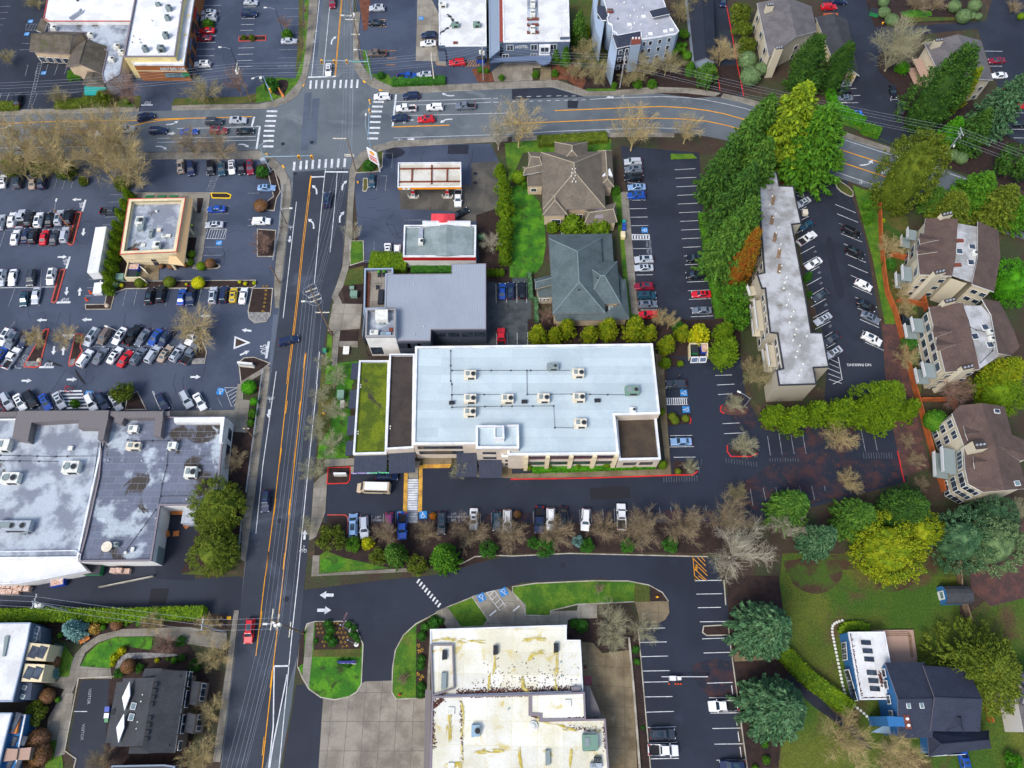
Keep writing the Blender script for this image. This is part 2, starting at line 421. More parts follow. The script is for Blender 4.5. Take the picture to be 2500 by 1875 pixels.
def bars(cs,dx,dy,m=PWHI,z=ZM):
 for x,y in cs:
  P=gs([(x-dx[0]-dy[0],y-dx[1]-dy[1]),(x+dx[0]-dy[0],y+dx[1]-dy[1]),(x+dx[0]+dy[0],y+dx[1]+dy[1]),(x-dx[0]+dy[0],y-dx[1]+dy[1])])
  pm(CRSW,m).face([(p[0],p[1],z) for p in ccw(P)])
ARROW=[(-1,-.22),(.1,-.22),(.1,-.55),(1,0),(.1,.55),(.1,.22),(-1,.22)]
def arrow(x,y,dx,dy,L_=1.5,turn=0,wd=1.0,m=PWHI):
 o=g(x,y);e=(g(x+dx,y+dy)-o);e=V3((e.x,e.y)).normalized();n_=V3((-e.y,e.x));b=pm('painted_arrow',m)
 if not turn:
  b.face([(o.x+e.x*a*L_+n_.x*c*L_*wd,o.y+e.y*a*L_+n_.y*c*L_*wd,ZM) for a,c in ARROW])
 else:
  pth=[(-1.1,0),(-.4,0),(.1,.1*turn),(.45,.38*turn)]
  W=[(o.x+(e.x*a+n_.x*c)*L_,o.y+(e.y*a+n_.y*c)*L_) for a,c in pth];ribbon(b,W,.38,ZM,wpts=True)
  tip=[(.25,.62*turn),(.95,.78*turn),(.72,.12*turn)]
  b.face([(p[0],p[1],ZM+.003) for p in ccw([(o.x+(e.x*a+n_.x*c)*L_,o.y+(e.y*a+n_.y*c)*L_) for a,c in tip])])
def ground_text(txt,x,y,dx,dy,size,m=PWHI,sx=1.0,name='pavement_lettering'):
 o=g(x,y);e=g(x+dx,y+dy)-o;e=V3((e.x,e.y,0)).normalized()
 return struct(place_text(txt,size,(o.x,o.y,ZM+.006),e,(-e.y,e.x,0),m,name,None,.004,sx))
WHEEL=None
def access_symbol(x,y,dx,dy,s=1.1):
 """blue square with the white wheelchair; (dx,dy) is the sheet direction of its up side"""
 o=g(x,y);e=g(x+dx,y+dy)-o;u=V3((e.x,e.y)).normalized();r=V3((u.y,-u.x));b=MB()
 W=lambda a,c,z:(o.x+r.x*a*s+u.x*c*s,o.y+r.y*a*s+u.y*c*s,z)
 b.face([W(-.62,-.62,ZM+.003),W(.62,-.62,ZM+.003),W(.62,.62,ZM+.003),W(-.62,.62,ZM+.003)],0)
 def rib(pts,wd):ribbon(b,[W(p[0],p[1],0) for p in pts],wd*s,ZM+.007,1,True)
 rib([(.27*math.cos(a)-.05,.27*math.sin(a)-.15) for a in [R(k) for k in range(100,400,25)]],.09)
 rib([(-.08,.34),(-.06,.0),(.2,.0),(.32,-.36),(.45,-.33)],.1);rib([(-.08,.17),(.18,.17)],.08)
 b.face([W(-.08+.1*math.cos(a),.45+.1*math.sin(a),ZM+.007) for a in [R(k) for k in range(0,360,45)]],1)
 return struct(b.mk('access_symbol',['paint_blue',PWHI]))
def bike_symbol(x,y,dx,dy,s=.8,m=PWHI):
 o=g(x,y);e=g(x+dx,y+dy)-o;u=V3((e.x,e.y)).normalized();r=V3((u.y,-u.x));b=pm('bicycle_symbol',m)
 W=lambda a,c:(o.x+r.x*a*s+u.x*c*s,o.y+r.y*a*s+u.y*c*s)
 for cx in (-.62,.62):ribbon(b,[W(cx+.42*math.cos(R(k)),.42*math.sin(R(k))) for k in range(0,391,30)],.12*s,ZM,wpts=True)
 for p in (((-.62,0),(-.2,.6),(.4,.55),(.62,0)),((-.2,.6),(.05,0),(.4,.55)),((0,.85),(.25,1.25),(-.05,1.6))):ribbon(b,[W(*q) for q in p],.12*s,ZM+.003,wpts=True)
T()
struct(MB().face([(-1500,-900,0),(1500,-900,0),(1500,2500,0),(-1500,2500,0)]).mk('ground','soil'))
# ---- parking lots and yards
T('O')
sheet(PKLT,[(-60,332),(560,332),(612,352),(640,380),(640,470),(603,690),(585,800),(520,800),(512,900),(-60,900)],ASBL)
sheet(PKLT,[(-90,-60),(690,-60),(665,150),(640,200),(560,238),(-90,250)],ASBL)
sheet(PKLT,[(-90,-60),(100,-60),(200,210),(200,240),(-90,250)],ASDK,.016)
sheet(PKLT,[(255,172),(560,172),(560,235),(250,235)],ASBL,.016)
sheet(PKLT,[(768,-60),(950,-60),(945,120),(1050,135),(1052,190),(960,210),(860,205),(800,180),(775,120)],ASBL)
sheet('gravel_yard',[(790,-60),(905,-60),(895,38),(800,50)],'asphalt_old',.016)
sheet(PKLT,[(760,330),(870,312),(1060,310),(1078,350),(1075,500),(1060,570),(780,590)],ASBL)
sheet('forecourt',[(1018,352),(1076,348),(1074,470),(1000,482),(980,456),(865,452),(862,400),(1018,400)],'forecourt',.016)
sheet(PKLT,[(1340,315),(1510,330),(1520,470),(1545,700),(1500,690),(1410,700),(1370,600),(1352,400)],ASDK)
sheet(PKLT,[(1048,600),(1150,600),(1145,745),(1048,745)],'asphalt_gravelly')
sheet(PKLT,[(1420,770),(1600,770),(1610,850),(1650,930),(1945,925),(1960,1040),(1700,1110),(1560,1150),(700,1165),(705,1010),(1000,1010),(1430,1025),(1440,800)],ASBK)
sheet(PKLT,[(1715,385),(1830,390),(1870,520),(1905,720),(1915,850),(1780,870),(1790,760),(1740,600),(1715,450)],ASDK)
sheet('driveway',[(650,1275),(830,1253),(960,1240),(1010,1222),(1100,1200),(1240,1196),(1540,1205),(1575,1300),(1590,1500),(1600,1720),(1410,1720),(1395,1560),(1380,1400),(1385,1345),(1440,1330),(1440,1300),(1400,1265),(1300,1250),(1130,1258),(1030,1285),(930,1330),(870,1380),(848,1450),(846,1520),(790,1520),(700,1500),(640,1440),(640,1330)],ASBK)
sheet('apron',[(640,1480),(720,1470),(700,1720),(600,1720)],ASBK)
sheet('apron',[(698,1510),(790,1472),(850,1470),(930,1505),(940,1720),(684,1720)],'concrete_apron',.016)
sheet('service_yard',[(-60,1230),(330,1190),(345,1120),(430,1100),(420,1250),(520,1245),(560,1290),(520,1335),(430,1320),(-60,1325)],ASBK)
sheet('loading_yard',[(340,1090),(440,1090),(420,1255),(335,1250)],ASPT,.016)
sheet(PKLT,[(175,1470),(290,1465),(270,1590),(200,1720),(170,1680),(148,1610)],ASBK)
sheet('private_road',[(1770,-60),(1900,-60),(1890,20),(1920,60),(2130,45),(2160,-60),(2300,-60),(2300,420),(2180,320),(2130,60),(1930,80),(1990,330),(1800,190)],ASDK)
sheet('private_road',[(1820,40),(1930,60),(1945,300),(1990,335),(1880,300),(1800,240),(1790,150)],ASDK,.016)
sheet(PKLT,[(2110,60),(2300,60),(2300,400),(2200,330),(2175,240)],ASDK,.016)
sheet('driveway',[(1525,-60),(1562,-60),(1575,30),(1606,212),(1554,200),(1545,150)],ASDK)
T(3,3)
sheet('house_driveway',[(1360,1520),(1900,1480),(1860,1700),(1370,1760)],CSTN)
T(3,1)
sheet('courtyard',[(1090,960),(1300,1040),(1260,1300),(1150,1250)],ASDK)
# ---- roads
T()
road_w=[(779,-30),(772,60),(760,140),(748,195),(728,232),(700,252),(650,265),(500,268),(250,275),(-60,285)]
road_s=[(-60,376),(250,372),(520,370),(632,366),(668,384),(694,410),(708,440),(712,475),(681,752),(661,900),(652,976),(642,1052),(623,1203),(607,1311),(598,1375),(588,1480),(563,1675),(535,1900)]
road_e=[(680,1900),(712,1720),(726,1600),(735,1500),(747,1390),(758,1277),(766,1164),(775,1051),(783,938),(789,865),(800,780),(812,723),(820,695),(834,653),(843,554),(848,469),(854,419),(862,398),(880,376),(908,360),(958,347),(1100,341),(1250,334),(1391,326),(1533,323),(1646,324),(1730,334),(1820,352),(1985,412),(2138,466),(2280,512),(2560,605)]
road_n=[(2560,500),(2356,432),(2285,404),(2186,374),(2028,323),(1920,282),(1815,250),(1745,236),(1674,228),(1617,227),(1518,233),(1425,235),(1386,223),(1352,213),(1250,216),(1049,226),(958,229),(908,213),(879,190),(864,165),(861,100),(864,-30)]
sheet('road',road_w+road_s+road_e+road_n,'road_asphalt',.022)
nsr=[(690,372),(860,395)]
sheet('road_resurfacing',[(716,420),(856,412),(846,500),(834,653),(812,723),(800,780),(789,865),(775,1051),(758,1277),(726,1600),(640,1900),(537,1900),(565,1675),(600,1375),(644,1052),(683,752),(714,475)],'road_new',.026)
for a,c in (((720,480),(600,1500)),((740,480),(622,1500))):
 pass
b=MB()
T(1,2)
for off in (60,120):ribbon(b,[(off+110,-600),(off+60,0),(off,560),(off-60,1100),(off-130,1659)],1.1,.03)
T(1,0)
ribbon(b,[(450,800),(420,1300)],2.0,.03);ribbon(b,[(520,850),(490,1250)],2.0,.03);ribbon(b,[(560,0),(500,640)],1.2,.03)
struct(b.mk('wheel_tracks','wheel_track'))
T(0,3);sheet(ASPT,[(1305,110),(1462,108),(1430,245),(1280,243)],'tar',.028)
T(2,2);sheet(ASPT,[(670,895),(1010,880),(1025,985),(680,1000)],'tar',.016)
T(1,0)
sheet(ASPT,[(1660,1255),(1840,1250),(1830,1330),(1655,1330)],ASPT,.016)
sheet(ASPT,[(1130,1250),(1310,1300),(1250,1360),(1110,1380)],ASPT,.014,2)
T(2,0);sheet(ASPT,[(480,870),(575,870),(565,935),(480,935)],ASPT,.028)
sheet('bus_pullout',[(0,770),(340,755),(480,795),(620,838),(0,860)],ASDK,.028)
# dark wet streaks in the car parks
T(3,1);sheet('oil_stain',[(500,380),(550,380),(600,640),(680,900),(600,930),(540,700),(505,480)],ASPT,.016,2)
T(0,1);sheet('oil_stain',[(640,1510),(700,1590),(750,1659),(720,1659),(660,1580)],'tar',.014,1)
sheet('oil_stain',[(380,1440),(500,1480),(560,1510),(480,1500)],'tar',.014,1)
b=MB();rr=random.Random(3)
def cracks(x0,y0,x1,y1,n):
 for _ in range(n):
  x,y=rr.uniform(x0,x1),rr.uniform(y0,y1);a=rr.choice((0,1.57))+rr.gauss(0,.25);P=[(x,y)]
  for k in range(rr.randint(4,12)):
   a+=rr.gauss(0,.3);x+=math.cos(a)*25;y+=math.sin(a)*22;P.append((x,y))
  ribbon(b,P,.09,.018)
T(0,1);cracks(100,0,700,500,9);cracks(50,980,1800,1150,10);cracks(0,1500,1900,1600,8);cracks(1750,300,2000,700,4)
T(1,1);cracks(860,50,1250,400,10);T(1,0);cracks(1150,1260,2000,1400,6)
T(0,0);cracks(1250,700,1600,850,3);cracks(1900,100,2100,600,5)
struct(b.mk('asphalt_cracks','tar'))
# ---- sidewalks
T()
slab(SDWK,[(772,60),(760,140),(748,195),(728,232),(700,252),(650,265),(500,268),(420,270),(420,259),(500,256),(630,255),(665,248),(700,232),(725,205),(738,180),(746,120),(752,50),(757,-30),(779,-30)],SDWK)
slab(SDWK,[(-40,283),(250,275),(340,272),(340,262),(250,264),(-40,270)],SDWK)
slab(SDWK,[(-40,378),(250,374),(520,372),(632,368),(668,386),(694,412),(708,440),(712,475),(700,580),(681,752),(672,752),(669,700),(680,560),(688,470),(684,440),(672,420),(640,390),(600,388),(250,390),(-40,394)],SDWK)
slab(SDWK,[(660,905),(652,976),(642,1052),(623,1203),(607,1311),(599,1372),(588,1366),(592,1290),(604,1205),(621,1080),(633,990),(645,900)],SDWK)
slab(SDWK,[(584,1490),(580,1520),(563,1675),(538,1860),(520,1860),(540,1720),(562,1560),(572,1490)],SDWK)
slab(SDWK,[(862,100),(864,165),(879,190),(908,213),(958,229),(1049,226),(1250,216),(1352,213),(1386,223),(1425,235),(1518,233),(1617,227),(1674,228),(1745,236),(1760,228),(1690,216),(1600,213),(1518,220),(1430,221),(1395,208),(1360,196),(1250,200),(1100,207),(960,213),(925,198),(895,175),(876,145),(874,100),(880,30),(868,30)],SDWK)
slab(SDWK,[(1760,238),(1815,252),(1920,284),(2028,325),(2186,376),(2190,366),(2030,312),(1925,270),(1820,240),(1765,229)],SDWK)
slab(SDWK,[(854,415),(862,396),(880,374),(908,358),(958,345),(1100,339),(1240,333),(1240,345),(1100,352),(962,360),(920,372),(893,392),(876,412),(868,430),(862,520),(858,600),(851,655),(838,700),(826,720),(836,740),(832,800),(824,870),(810,868),(815,800),(818,745),(810,726),(822,695),(836,653),(845,554),(850,469)],SDWK)
slab(SDWK,[(1250,335),(1391,327),(1533,324),(1646,325),(1646,335),(1533,334),(1391,338),(1250,346)],SDWK)
T(1,2)
slab(SDWK,[(500,860),(560,800),(620,760),(600,1110),(520,1320),(460,1350),(480,1150)],SDWK)
slab(SDWK,[(600,650),(860,640),(860,700),(600,712)],SDWK)
slab(SDWK,[(820,712),(1005,697),(1000,748),(820,768)],'concrete')
slab(SDWK,[(1005,680),(1420,665),(1400,750),(1400,815),(1320,815),(1310,700),(1005,700)],'concrete')
slab(SDWK,[(1440,640),(1690,625),(1690,690),(1440,700)],CSTN)
slab(SDWK,[(1850,720),(2211,715),(2211,810),(1850,800)],CSTN)
slab(SDWK,[(490,1480),(550,1480),(545,1640),(710,1625),(1300,1590),(1310,1620),(480,1659)],SDWK)
T(2,2)
slab(SDWK,[(0,775),(1310,735),(1320,640),(1270,200),(1255,0),(1320,0),(1345,400),(1375,770),(1370,785),(0,815)],CSTN)
T(2,1)
slab(SDWK,[(1240,1400),(1310,1400),(1318,1659),(1255,1659)],CSTN)
slab(SDWK,[(940,0),(1000,0),(1090,1060),(1030,1050),(990,640),(960,300)],SDWK)
T(1,3)
slab(SDWK,[(445,410),(505,395),(485,700),(455,985),(400,890),(425,600)],SDWK)
slab(SDWK,[(1550,310),(1650,265),(1775,440),(1650,450)],SDWK)
slab(SDWK,[(1865,175),(2055,125),(2170,100),(2330,250),(2340,440),(1960,445),(2010,380)],'concrete',.10)
slab(SDWK,[(1470,520),(1510,520),(1505,990),(1465,990)],'concrete')
T(2,3)
slab(SDWK,[(0,260),(105,270),(105,350),(330,350),(340,305),(560,300),(570,250),(735,245),(735,365),(560,370),(500,455),(0,430)],'concrete')
slab(SDWK,[(1060,225),(1350,222),(1358,320),(1320,380),(1260,410),(1100,412),(1090,330)],CSTN,sm=0)
slab('terrace',[(470,560),(700,580),(780,670),(1010,640),(1050,1000),(1080,1659),(830,1659),(600,1100)],CSTN,.1)
T(0,3)
slab('footpath',[(650,680),(720,600),(860,510),(1060,460),(1640,440),(1960,500),(1960,640),(1640,590),(1320,520),(1000,525),(850,575),(740,660),(690,780),(960,800),(970,890),(680,880),(590,1100),(520,1420),(400,1420),(420,1230),(560,980),(340,920),(340,880),(600,870),(620,760)],SDWK)
slab(SDWK,[(570,1015),(640,1015),(560,1540),(470,1570)],'concrete')
kerbline('kerb',[(1000,870),(680,885),(560,1510),(660,1580),(640,1659)])
T(0,1)
slab(SDWK,[(1160,5),(1820,5),(1760,500),(1730,665),(1660,660),(1700,400),(1640,390),(1600,640),(1380,640),(1620,50),(1160,50)],'concrete')
slab('bin_yard',[(1100,610),(1380,640),(1370,760),(1080,760)],CSTN,.1)
T(0,2)
slab(SDWK,[(-60,232),(1470,232),(2025,225),(2055,0),(2105,0),(2100,135),(2160,140),(2130,420),(2000,410),(1950,275),(-60,290)],SDWK)
slab(SDWK,[(1980,420),(1900,500),(1890,800),(1920,800),(1990,560),(2010,420)],CSTN)
T(0,0)
slab(SDWK,[(1720,0),(1760,0),(1670,640),(1280,680),(1200,640),(1640,560),(1640,400)],SDWK,side='kerb_red')
T(1,0)
slab('parking_pad',[(1395,0),(1520,0),(1580,120),(1560,530),(1380,525)],'concrete',.04)
slab('ramp',[(1565,430),(1640,440),(1640,560),(1560,560)],'concrete_apron')
slab('hotel_forecourt',[(2020,560),(2211,545),(2211,700),(2060,705)],'concrete_apron',.1)
T(2,0)
slab('hotel_forecourt',[(0,540),(250,540),(250,585),(178,585),(178,695),(0,700)],'concrete_apron',.1)
slab('footpath',[(250,580),(335,580),(340,690),(240,690)],CSTN,.12)
T(1,1)
slab('plaza_paving',[(665,965),(920,970),(900,1180),(620,1200)],'concrete')
slab('footpath',[(670,1180),(725,1190),(700,1500),(655,1510)],SDWK)
slab('footpath',[(720,1290),(880,1290),(880,1340),(720,1335)],SDWK)
# ---- lawns and beds
T('O')
sheet('meadow',[(1690,1195),(2060,1200),(2075,1340),(2260,1190),(2300,1500),(2300,1760),(1640,1760),(1670,1400)],'meadow',.05)
sheet('leaf_litter',[(2090,1150),(2260,1120),(2260,1280),(2100,1320)],'leaf_litter',.056,1)
sheet('leaf_litter',[(1560,1075),(1640,1020),(1720,960),(1800,960),(1850,1000),(1945,985),(1958,1035),(1800,1080),(1640,1110)],'litter_asphalt',.02,1)
sheet('leaf_litter',[(1700,925),(1760,915),(1850,920),(1860,960),(1790,1000),(1720,960)],'litter_asphalt',.022,2)
sheet('leaf_litter',[(1570,840),(1620,860),(1640,930),(1580,930)],'litter_asphalt',.022,2)
sheet('leaf_litter',[(1540,1100),(1100,1108),(760,1120),(760,1150),(1540,1150)],'litter_asphalt',.022)
sheet('leaf_litter',[(1480,1430),(1600,1420),(1610,1560),(1520,1500)],'litter_asphalt',.022,2)
sheet('bare_soil',[(1700,1215),(1790,1190),(1830,1240),(1780,1290),(1710,1270)],'bare_patch',.056,2)
sheet('bare_soil',[(1860,1195),(2010,1200),(1990,1260),(1900,1290)],'bare_patch',.056,2)
sheet('bare_soil',[(1690,1200),(2060,1195),(2075,1250),(1980,1240),(1850,1225),(1700,1250)],'bare_patch',.054,1)
sheet('lawn',[(1105,480),(1100,400),(1135,400),(1175,450),(1180,560),(1150,600),(1105,590)],GBRT,.05,1)
sheet('lawn',[(1090,310),(1190,300),(1320,300),(1320,330),(1130,330),(1100,400)],'grass',.05)
sheet('lawn',[(1318,400),(1350,420),(1375,690),(1350,690),(1340,520)],'grass',.05)
sheet('lawn',[(1842,400),(1890,420),(1905,560),(1940,720),(1915,720),(1885,560)],'grass',.05)
sheet('grass_verge',[(1905,420),(1960,470),(1985,700),(1990,850),(1970,850),(1910,600)],GOLV,.05)
sheet('leaf_litter',[(1905,700),(1945,700),(1980,900),(2010,1010),(1950,1030),(1915,860)],'leaf_litter',.056)
sheet('lawn',[(1785,180),(1830,250),(1880,290),(1970,330),(1900,300),(1800,260)],'grass',.05)
sheet('lawn',[(1230,0),(1280,0),(1290,60),(1300,120),(1330,150),(1240,130)],GOLV,.05)
sheet(PLBD,[(1220,150),(1600,140),(1600,205),(1500,212),(1370,195),(1230,192)],'mulch',.05)
sheet(PLBD,[(1140,690),(1600,690),(1600,770),(1420,770),(1410,742),(1140,742)],'mulch',.05)
sheet(PLBD,[(680,1130),(1600,1130),(1560,1195),(1240,1192),(1100,1197),(1000,1225),(680,1240)],'mulch',.05)
T(3,3)
sheet('footpath',[(0,640),(90,690),(560,1170),(770,1330),(900,1500),(820,1480),(690,1340),(380,1120),(0,750)],ASPT,.06)
T(2,0);kerbline('kerb',[(1848,30),(1900,300),(1945,560),(2000,830)],KRRB);kerbline('kerb',[(1770,600),(1795,780)],KRRB)
T(0,0);island('planting_island',[(2062,318),(2300,308),(2300,352),(2062,360)],'mulch','kerb_red',.25)
sheet('grass_verge',[(1480,912),(1510,850),(1700,845),(2100,835),(2240,800),(2240,892)],GOLV,.05);sheet(PLBD,[(470,940),(480,905),(700,880),(720,800),(900,790),(1000,830),(1220,830),(1210,930)],GOLV,.05)
T(1,2)
sheet('lawn',[(610,1440),(760,1500),(1160,1590),(545,1635),(550,1480)],'grass',.056,0)
sheet('lawn',[(560,1500),(780,1500),(760,1600),(550,1620)],GBRT,.062,1)
sheet('lawn',[(700,0),(830,0),(815,300),(800,640),(530,650),(545,520),(640,380)],GBRT,.05)
sheet('lawn',[(570,-200),(700,-80),(640,380),(540,520),(520,400)],GOLV,.05)
sheet('lawn',[(1005,710),(1310,700),(1310,750),(1005,755)],GBRT,.14)
island(PLBD,[(620,720),(820,712),(815,830),(790,860),(610,865)],'mulch',KRRB)
sheet(PLBD,[(620,1130),(780,1130),(800,1160),(790,1300),(600,1300)],'mulch',.056)
kerbline('kerb',[(620,1130),(770,1130),(795,1150),(790,1290)],'kerb_red')
T(1,1)
sheet('lawn',[(700,1480),(880,1460),(840,1659),(590,1659),(610,1500)],GBRT,.05)
sheet(PLBD,[(740,620),(980,610),(930,700),(920,970),(770,970),(740,820)],'mulch',.05)
sheet(PLBD,[(745,680),(930,640),(930,790),(740,810)],GOLV,.056)
island(PLBD,[(810,420),(930,420),(935,600),(810,640)],'grass',sm=0)
sheet(PLBD,[(725,1200),(885,1200),(880,1290),(720,1290)],'mulch',.05)
sheet('grass_verge',[(620,1220),(660,1250),(650,1500),(600,1500)],'grass',.05)
sheet(PLBD,[(1000,600),(1990,600),(1990,760),(1990,700),(1000,690)],'mulch',.05)
sheet(PLBD,[(1900,200),(2211,100),(2211,790),(1990,770),(1930,600)],'mulch',.052)
sheet('lawn',[(2185,0),(2400,0),(2420,650),(2330,740),(2190,740)],GBRT,.056)
# street-corner planting
T(1,0)
sheet('lawn',[(0,760),(180,670),(340,680),(400,500),(420,0),(460,0),(440,450),(420,640),(350,790),(250,860),(0,890)],'grass',.05)
sheet(PLBD,[(190,690),(285,690),(270,780),(220,840),(110,790)],'mulch',.056,1)
sheet('grass_verge',[(370,0),(410,0),(400,500),(340,640),(370,300)],GOLV,.054)
sheet(PLBD,[(890,0),(990,0),(960,260),(930,270)],'mulch_red',.05)
sheet(PLBD,[(920,430),(970,440),(1000,640),(1140,640),(1180,700),(1640,690),(1645,735),(1190,750),(1090,720),(980,660),(930,560)],'grass',.05)
sheet(PLBD,[(1860,600),(2020,560),(2060,705),(1920,715)],'mulch_red',.052)
sheet(PLBD,[(880,1400),(960,1310),(1095,1300),(1085,1440),(1050,1480),(870,1490)],GOLV,.052)
kerbline('kerb',[(1097,1320),(1090,1440),(1055,1482),(870,1494)])
island(PLBD,[(925,1540),(965,1540),(970,1620),(955,1655),(920,1655)],GOLV)
sheet(PLBD,[(0,1440),(90,1400),(200,1500),(215,1659),(150,1659),(170,1560),(0,1545)],'mulch',.052)
T(2,0)
sheet(PLBD,[(340,560),(560,560),(640,700),(600,790),(480,690),(345,690)],'mulch_red',.052)
sheet('grass_strip',[(640,770),(900,770),(900,790),(640,790)],'grass',.14)
sheet('lawn',[(620,60),(700,100),(770,370),(820,500),(700,480),(640,300)],GOLV,.055)
sheet('grass_verge',[(1370,1330),(1560,1330),(1600,1370),(1370,1380)],'grass',.052)
T(3,0)
sheet(PLBD,[(840,0),(1830,0),(1840,160),(1700,190),(1380,190),(920,235),(900,180),(870,80)],'mulch',.05)
sheet('ground_cover',[(1140,90),(1400,85),(1420,150),(1180,160)],GBRT,.056,1)
sheet('grass_strip',[(1150,150),(1830,150),(1840,165),(1200,195)],GOLV,.056)
sheet(PLBD,[(960,430),(1250,450),(1260,640),(1100,760),(1000,660),(940,600)],'mulch',.05,1)
sheet(PLBD,[(1100,760),(1260,600),(1480,600),(1800,900),(1900,1100),(1480,1280),(1180,1100)],'mulch',.052)
sheet(PLBD,[(1480,1250),(1900,1080),(2211,1260),(2211,1650),(1500,1440)],'mulch',.05)
sheet(PLBD,[(90,1470),(300,1470),(280,1560),(100,1600)],'mulch_red',.052)
island(PLBD,[(570,1570),(620,1560),(730,1640),(740,1700),(700,1700),(600,1640)],GOLV,sm=1)
sheet('grass_verge',[(730,1640),(930,1650),(960,1900),(780,1700)],'grass',.05)
# car-park islands
T(0,1)
island('planting_island',[(660,170),(710,175),(640,450),(615,465),(585,450)],'mulch','kerb_red',.32)
island('planting_island',[(520,668),(570,665),(495,940),(475,962),(440,955)],'mulch','kerb_red',.32)
island('planting_island',[(735,970),(905,968),(920,880),(985,830),(1000,860),(960,1015),(740,1018)],'mulch')
island(PLBD,[(1050,770),(2211,760),(2211,815),(2180,830),(1090,838),(1000,870),(985,840)],'mulch')
island('planting_island',[(2180,830),(2360,830),(2340,1060),(2300,1120),(2200,1135),(2150,1090),(2140,1030)],'mulch')
sheet('river_rocks',[(2150,1040),(2340,1040),(2300,1115),(2200,1130),(2155,1085)],'river_rock',.14)
island('planting_island',[(385,1185),(430,1180),(350,1505),(300,1520),(205,1515),(210,1490)],'mulch','kerb_red',.3)
sheet('river_rocks',[(225,1465),(340,1460),(335,1505),(225,1508)],'river_rock',.14)
island('planting_island',[(650,1225),(720,1225),(700,1340),(720,1370),(640,1500),(600,1510),(590,1480)],'mulch','kerb_red',.28)
sheet('river_rocks',[(605,1450),(655,1440),(640,1495),(605,1500)],'river_rock',.14)
island('planting_island',[(1690,1290),(1740,1260),(1790,1380),(1770,1480),(1660,1485),(1655,1440)],'mulch')
sheet('river_rocks',[(1665,1440),(1780,1435),(1765,1478),(1668,1480)],'river_rock',.14)
island('planting_island',[(2028,1245),(2165,1302),(2018,1358)],'soil',PPWH,.35)
island('planting_island',[(1820,8),(1960,8),(2000,25),(1990,58),(1830,55)],'mulch','kerb_yellow',.25)
island('planting_island',[(1700,620),(1890,620),(1905,645),(1880,662),(1700,670)],'mulch')
sheet(PLBD,[(1620,395),(1700,395),(1665,655),(1380,655),(1380,630),(1590,620)],'mulch',.14)
sheet(PLBD,[(1705,55),(1760,55),(1735,185),(1705,185)],'mulch',.14)
sheet(PLBD,[(1040,480),(1110,600),(1060,760),(1000,830),(900,850),(960,400)],'mulch',.05)
island(PLBD,[(2060,1470),(2110,1430),(2200,1425),(2340,1480),(2260,1540),(2080,1659)],'mulch')
slab('footpath',[(2080,1640),(2310,1500),(2340,1520),(2130,1659),(2100,1720)],SDWK,.16)
T(1,1)
island(PLBD,[(0,150),(160,165),(180,60),(215,0),(160,-200),(100,-170),(150,40)],'mulch')
island(PLBD,[(10,320),(175,330),(160,560),(10,560)],'mulch')
T(0,2)
island('planting_island',[(1100,100),(1190,60),(1270,222),(1080,225)],'mulch')
sheet(PLBD,[(2000,410),(2130,410),(2180,150),(2211,150),(2170,550),(2040,1530),(1800,1659),(1560,1640),(1700,1300),(1900,800)],'mulch',.05)
sheet('grass_verge',[(1560,1640),(1900,1560),(2050,1560),(1900,1659)],GOLV,.056)
T(0,3)
sheet(PLBD,[(0,370),(1800,370),(1960,330),(1960,460),(1640,440),(1060,460),(720,600),(560,560),(240,470),(0,430)],'mulch',.05)
sheet('lawn',[(690,790),(750,680),(860,580),(1000,530),(1320,524),(1310,640),(1100,610),(1000,700),(950,805)],GBRT,.056)
sheet('lawn',[(520,900),(600,870),(635,700),(560,600),(430,600),(380,910)],'grass',.056)
sheet('lawn',[(390,1659),(440,1400),(520,1380),(550,1659)],'grass',.056)
sheet(PLBD,[(950,810),(1000,700),(1100,610),(1310,640),(1400,600),(1640,600),(1800,900),(1600,1660),(900,1660)],'mulch',.054)
sheet(PLBD,[(330,960),(570,960),(520,1240),(340,1240)],'mulch',.055)
sheet('river_rocks',[(985,800),(1040,690),(1130,660),(1500,670),(1560,690),(1300,710),(1120,720),(1040,800)],'river_rock',.06,1)
T(1,3)
isl=[(510,390),(820,388),(855,420),(930,590),(915,940),(870,1010),(800,1050),(680,1075),(560,1055),(460,985),(395,880),(355,780),(380,560),(440,410)]
island('traffic_island',isl,GBRT,'kerb',.2,.15,0)
sheet(PLBD,[(515,400),(815,398),(850,425),(915,590),(900,640),(500,640)],'mulch',.135)
sheet('grass_strip',[(495,640),(905,630),(905,700),(490,700)],GOLV,.138)
sheet(PLBD,[(380,560),(425,420),(410,760),(360,790)],'mulch',.138)
isl2=[(1650,265),(1870,178),(2010,380),(1960,440),(1500,460),(1470,1060),(1210,1070),(1170,1010),(1175,800),(1200,640),(1270,510),(1380,410),(1550,320)]
island('lawn_island',isl2,'grass','kerb',.2,.12)
sheet(PLBD,[(1385,430),(1545,330),(1650,450),(1505,480),(1470,1055),(1380,1055),(1385,600)],'mulch',.105)
T(2,3)
island('lawn_island',[(0,90),(200,60),(700,38),(1000,40),(1180,75),(1300,140),(1355,220),(1050,228),(730,245),(570,250),(340,305),(330,350),(110,345),(100,270),(0,140)],'grass','kerb',.2,.12)
sheet('bed_of_mulch',[(1185,85),(1295,150),(1345,220),(1190,222)],'mulch',.11)
sheet(PLBD,[(1060,70),(1180,85),(1190,225),(1050,225)],GOLV,.11)
sheet(PLBD,[(480,380),(735,365),(1010,380),(1010,640),(780,660),(690,570),(480,550)],'mulch',.112)
sheet(PLBD,[(1010,520),(1090,500),(1200,1659),(1080,1659)],'mulch',.05)
kerbline('kerb',[(1090,460),(1195,1659)]);kerbline('low_wall',[(1008,540),(1050,1000),(1100,1659)],'kerb',.35,.6)
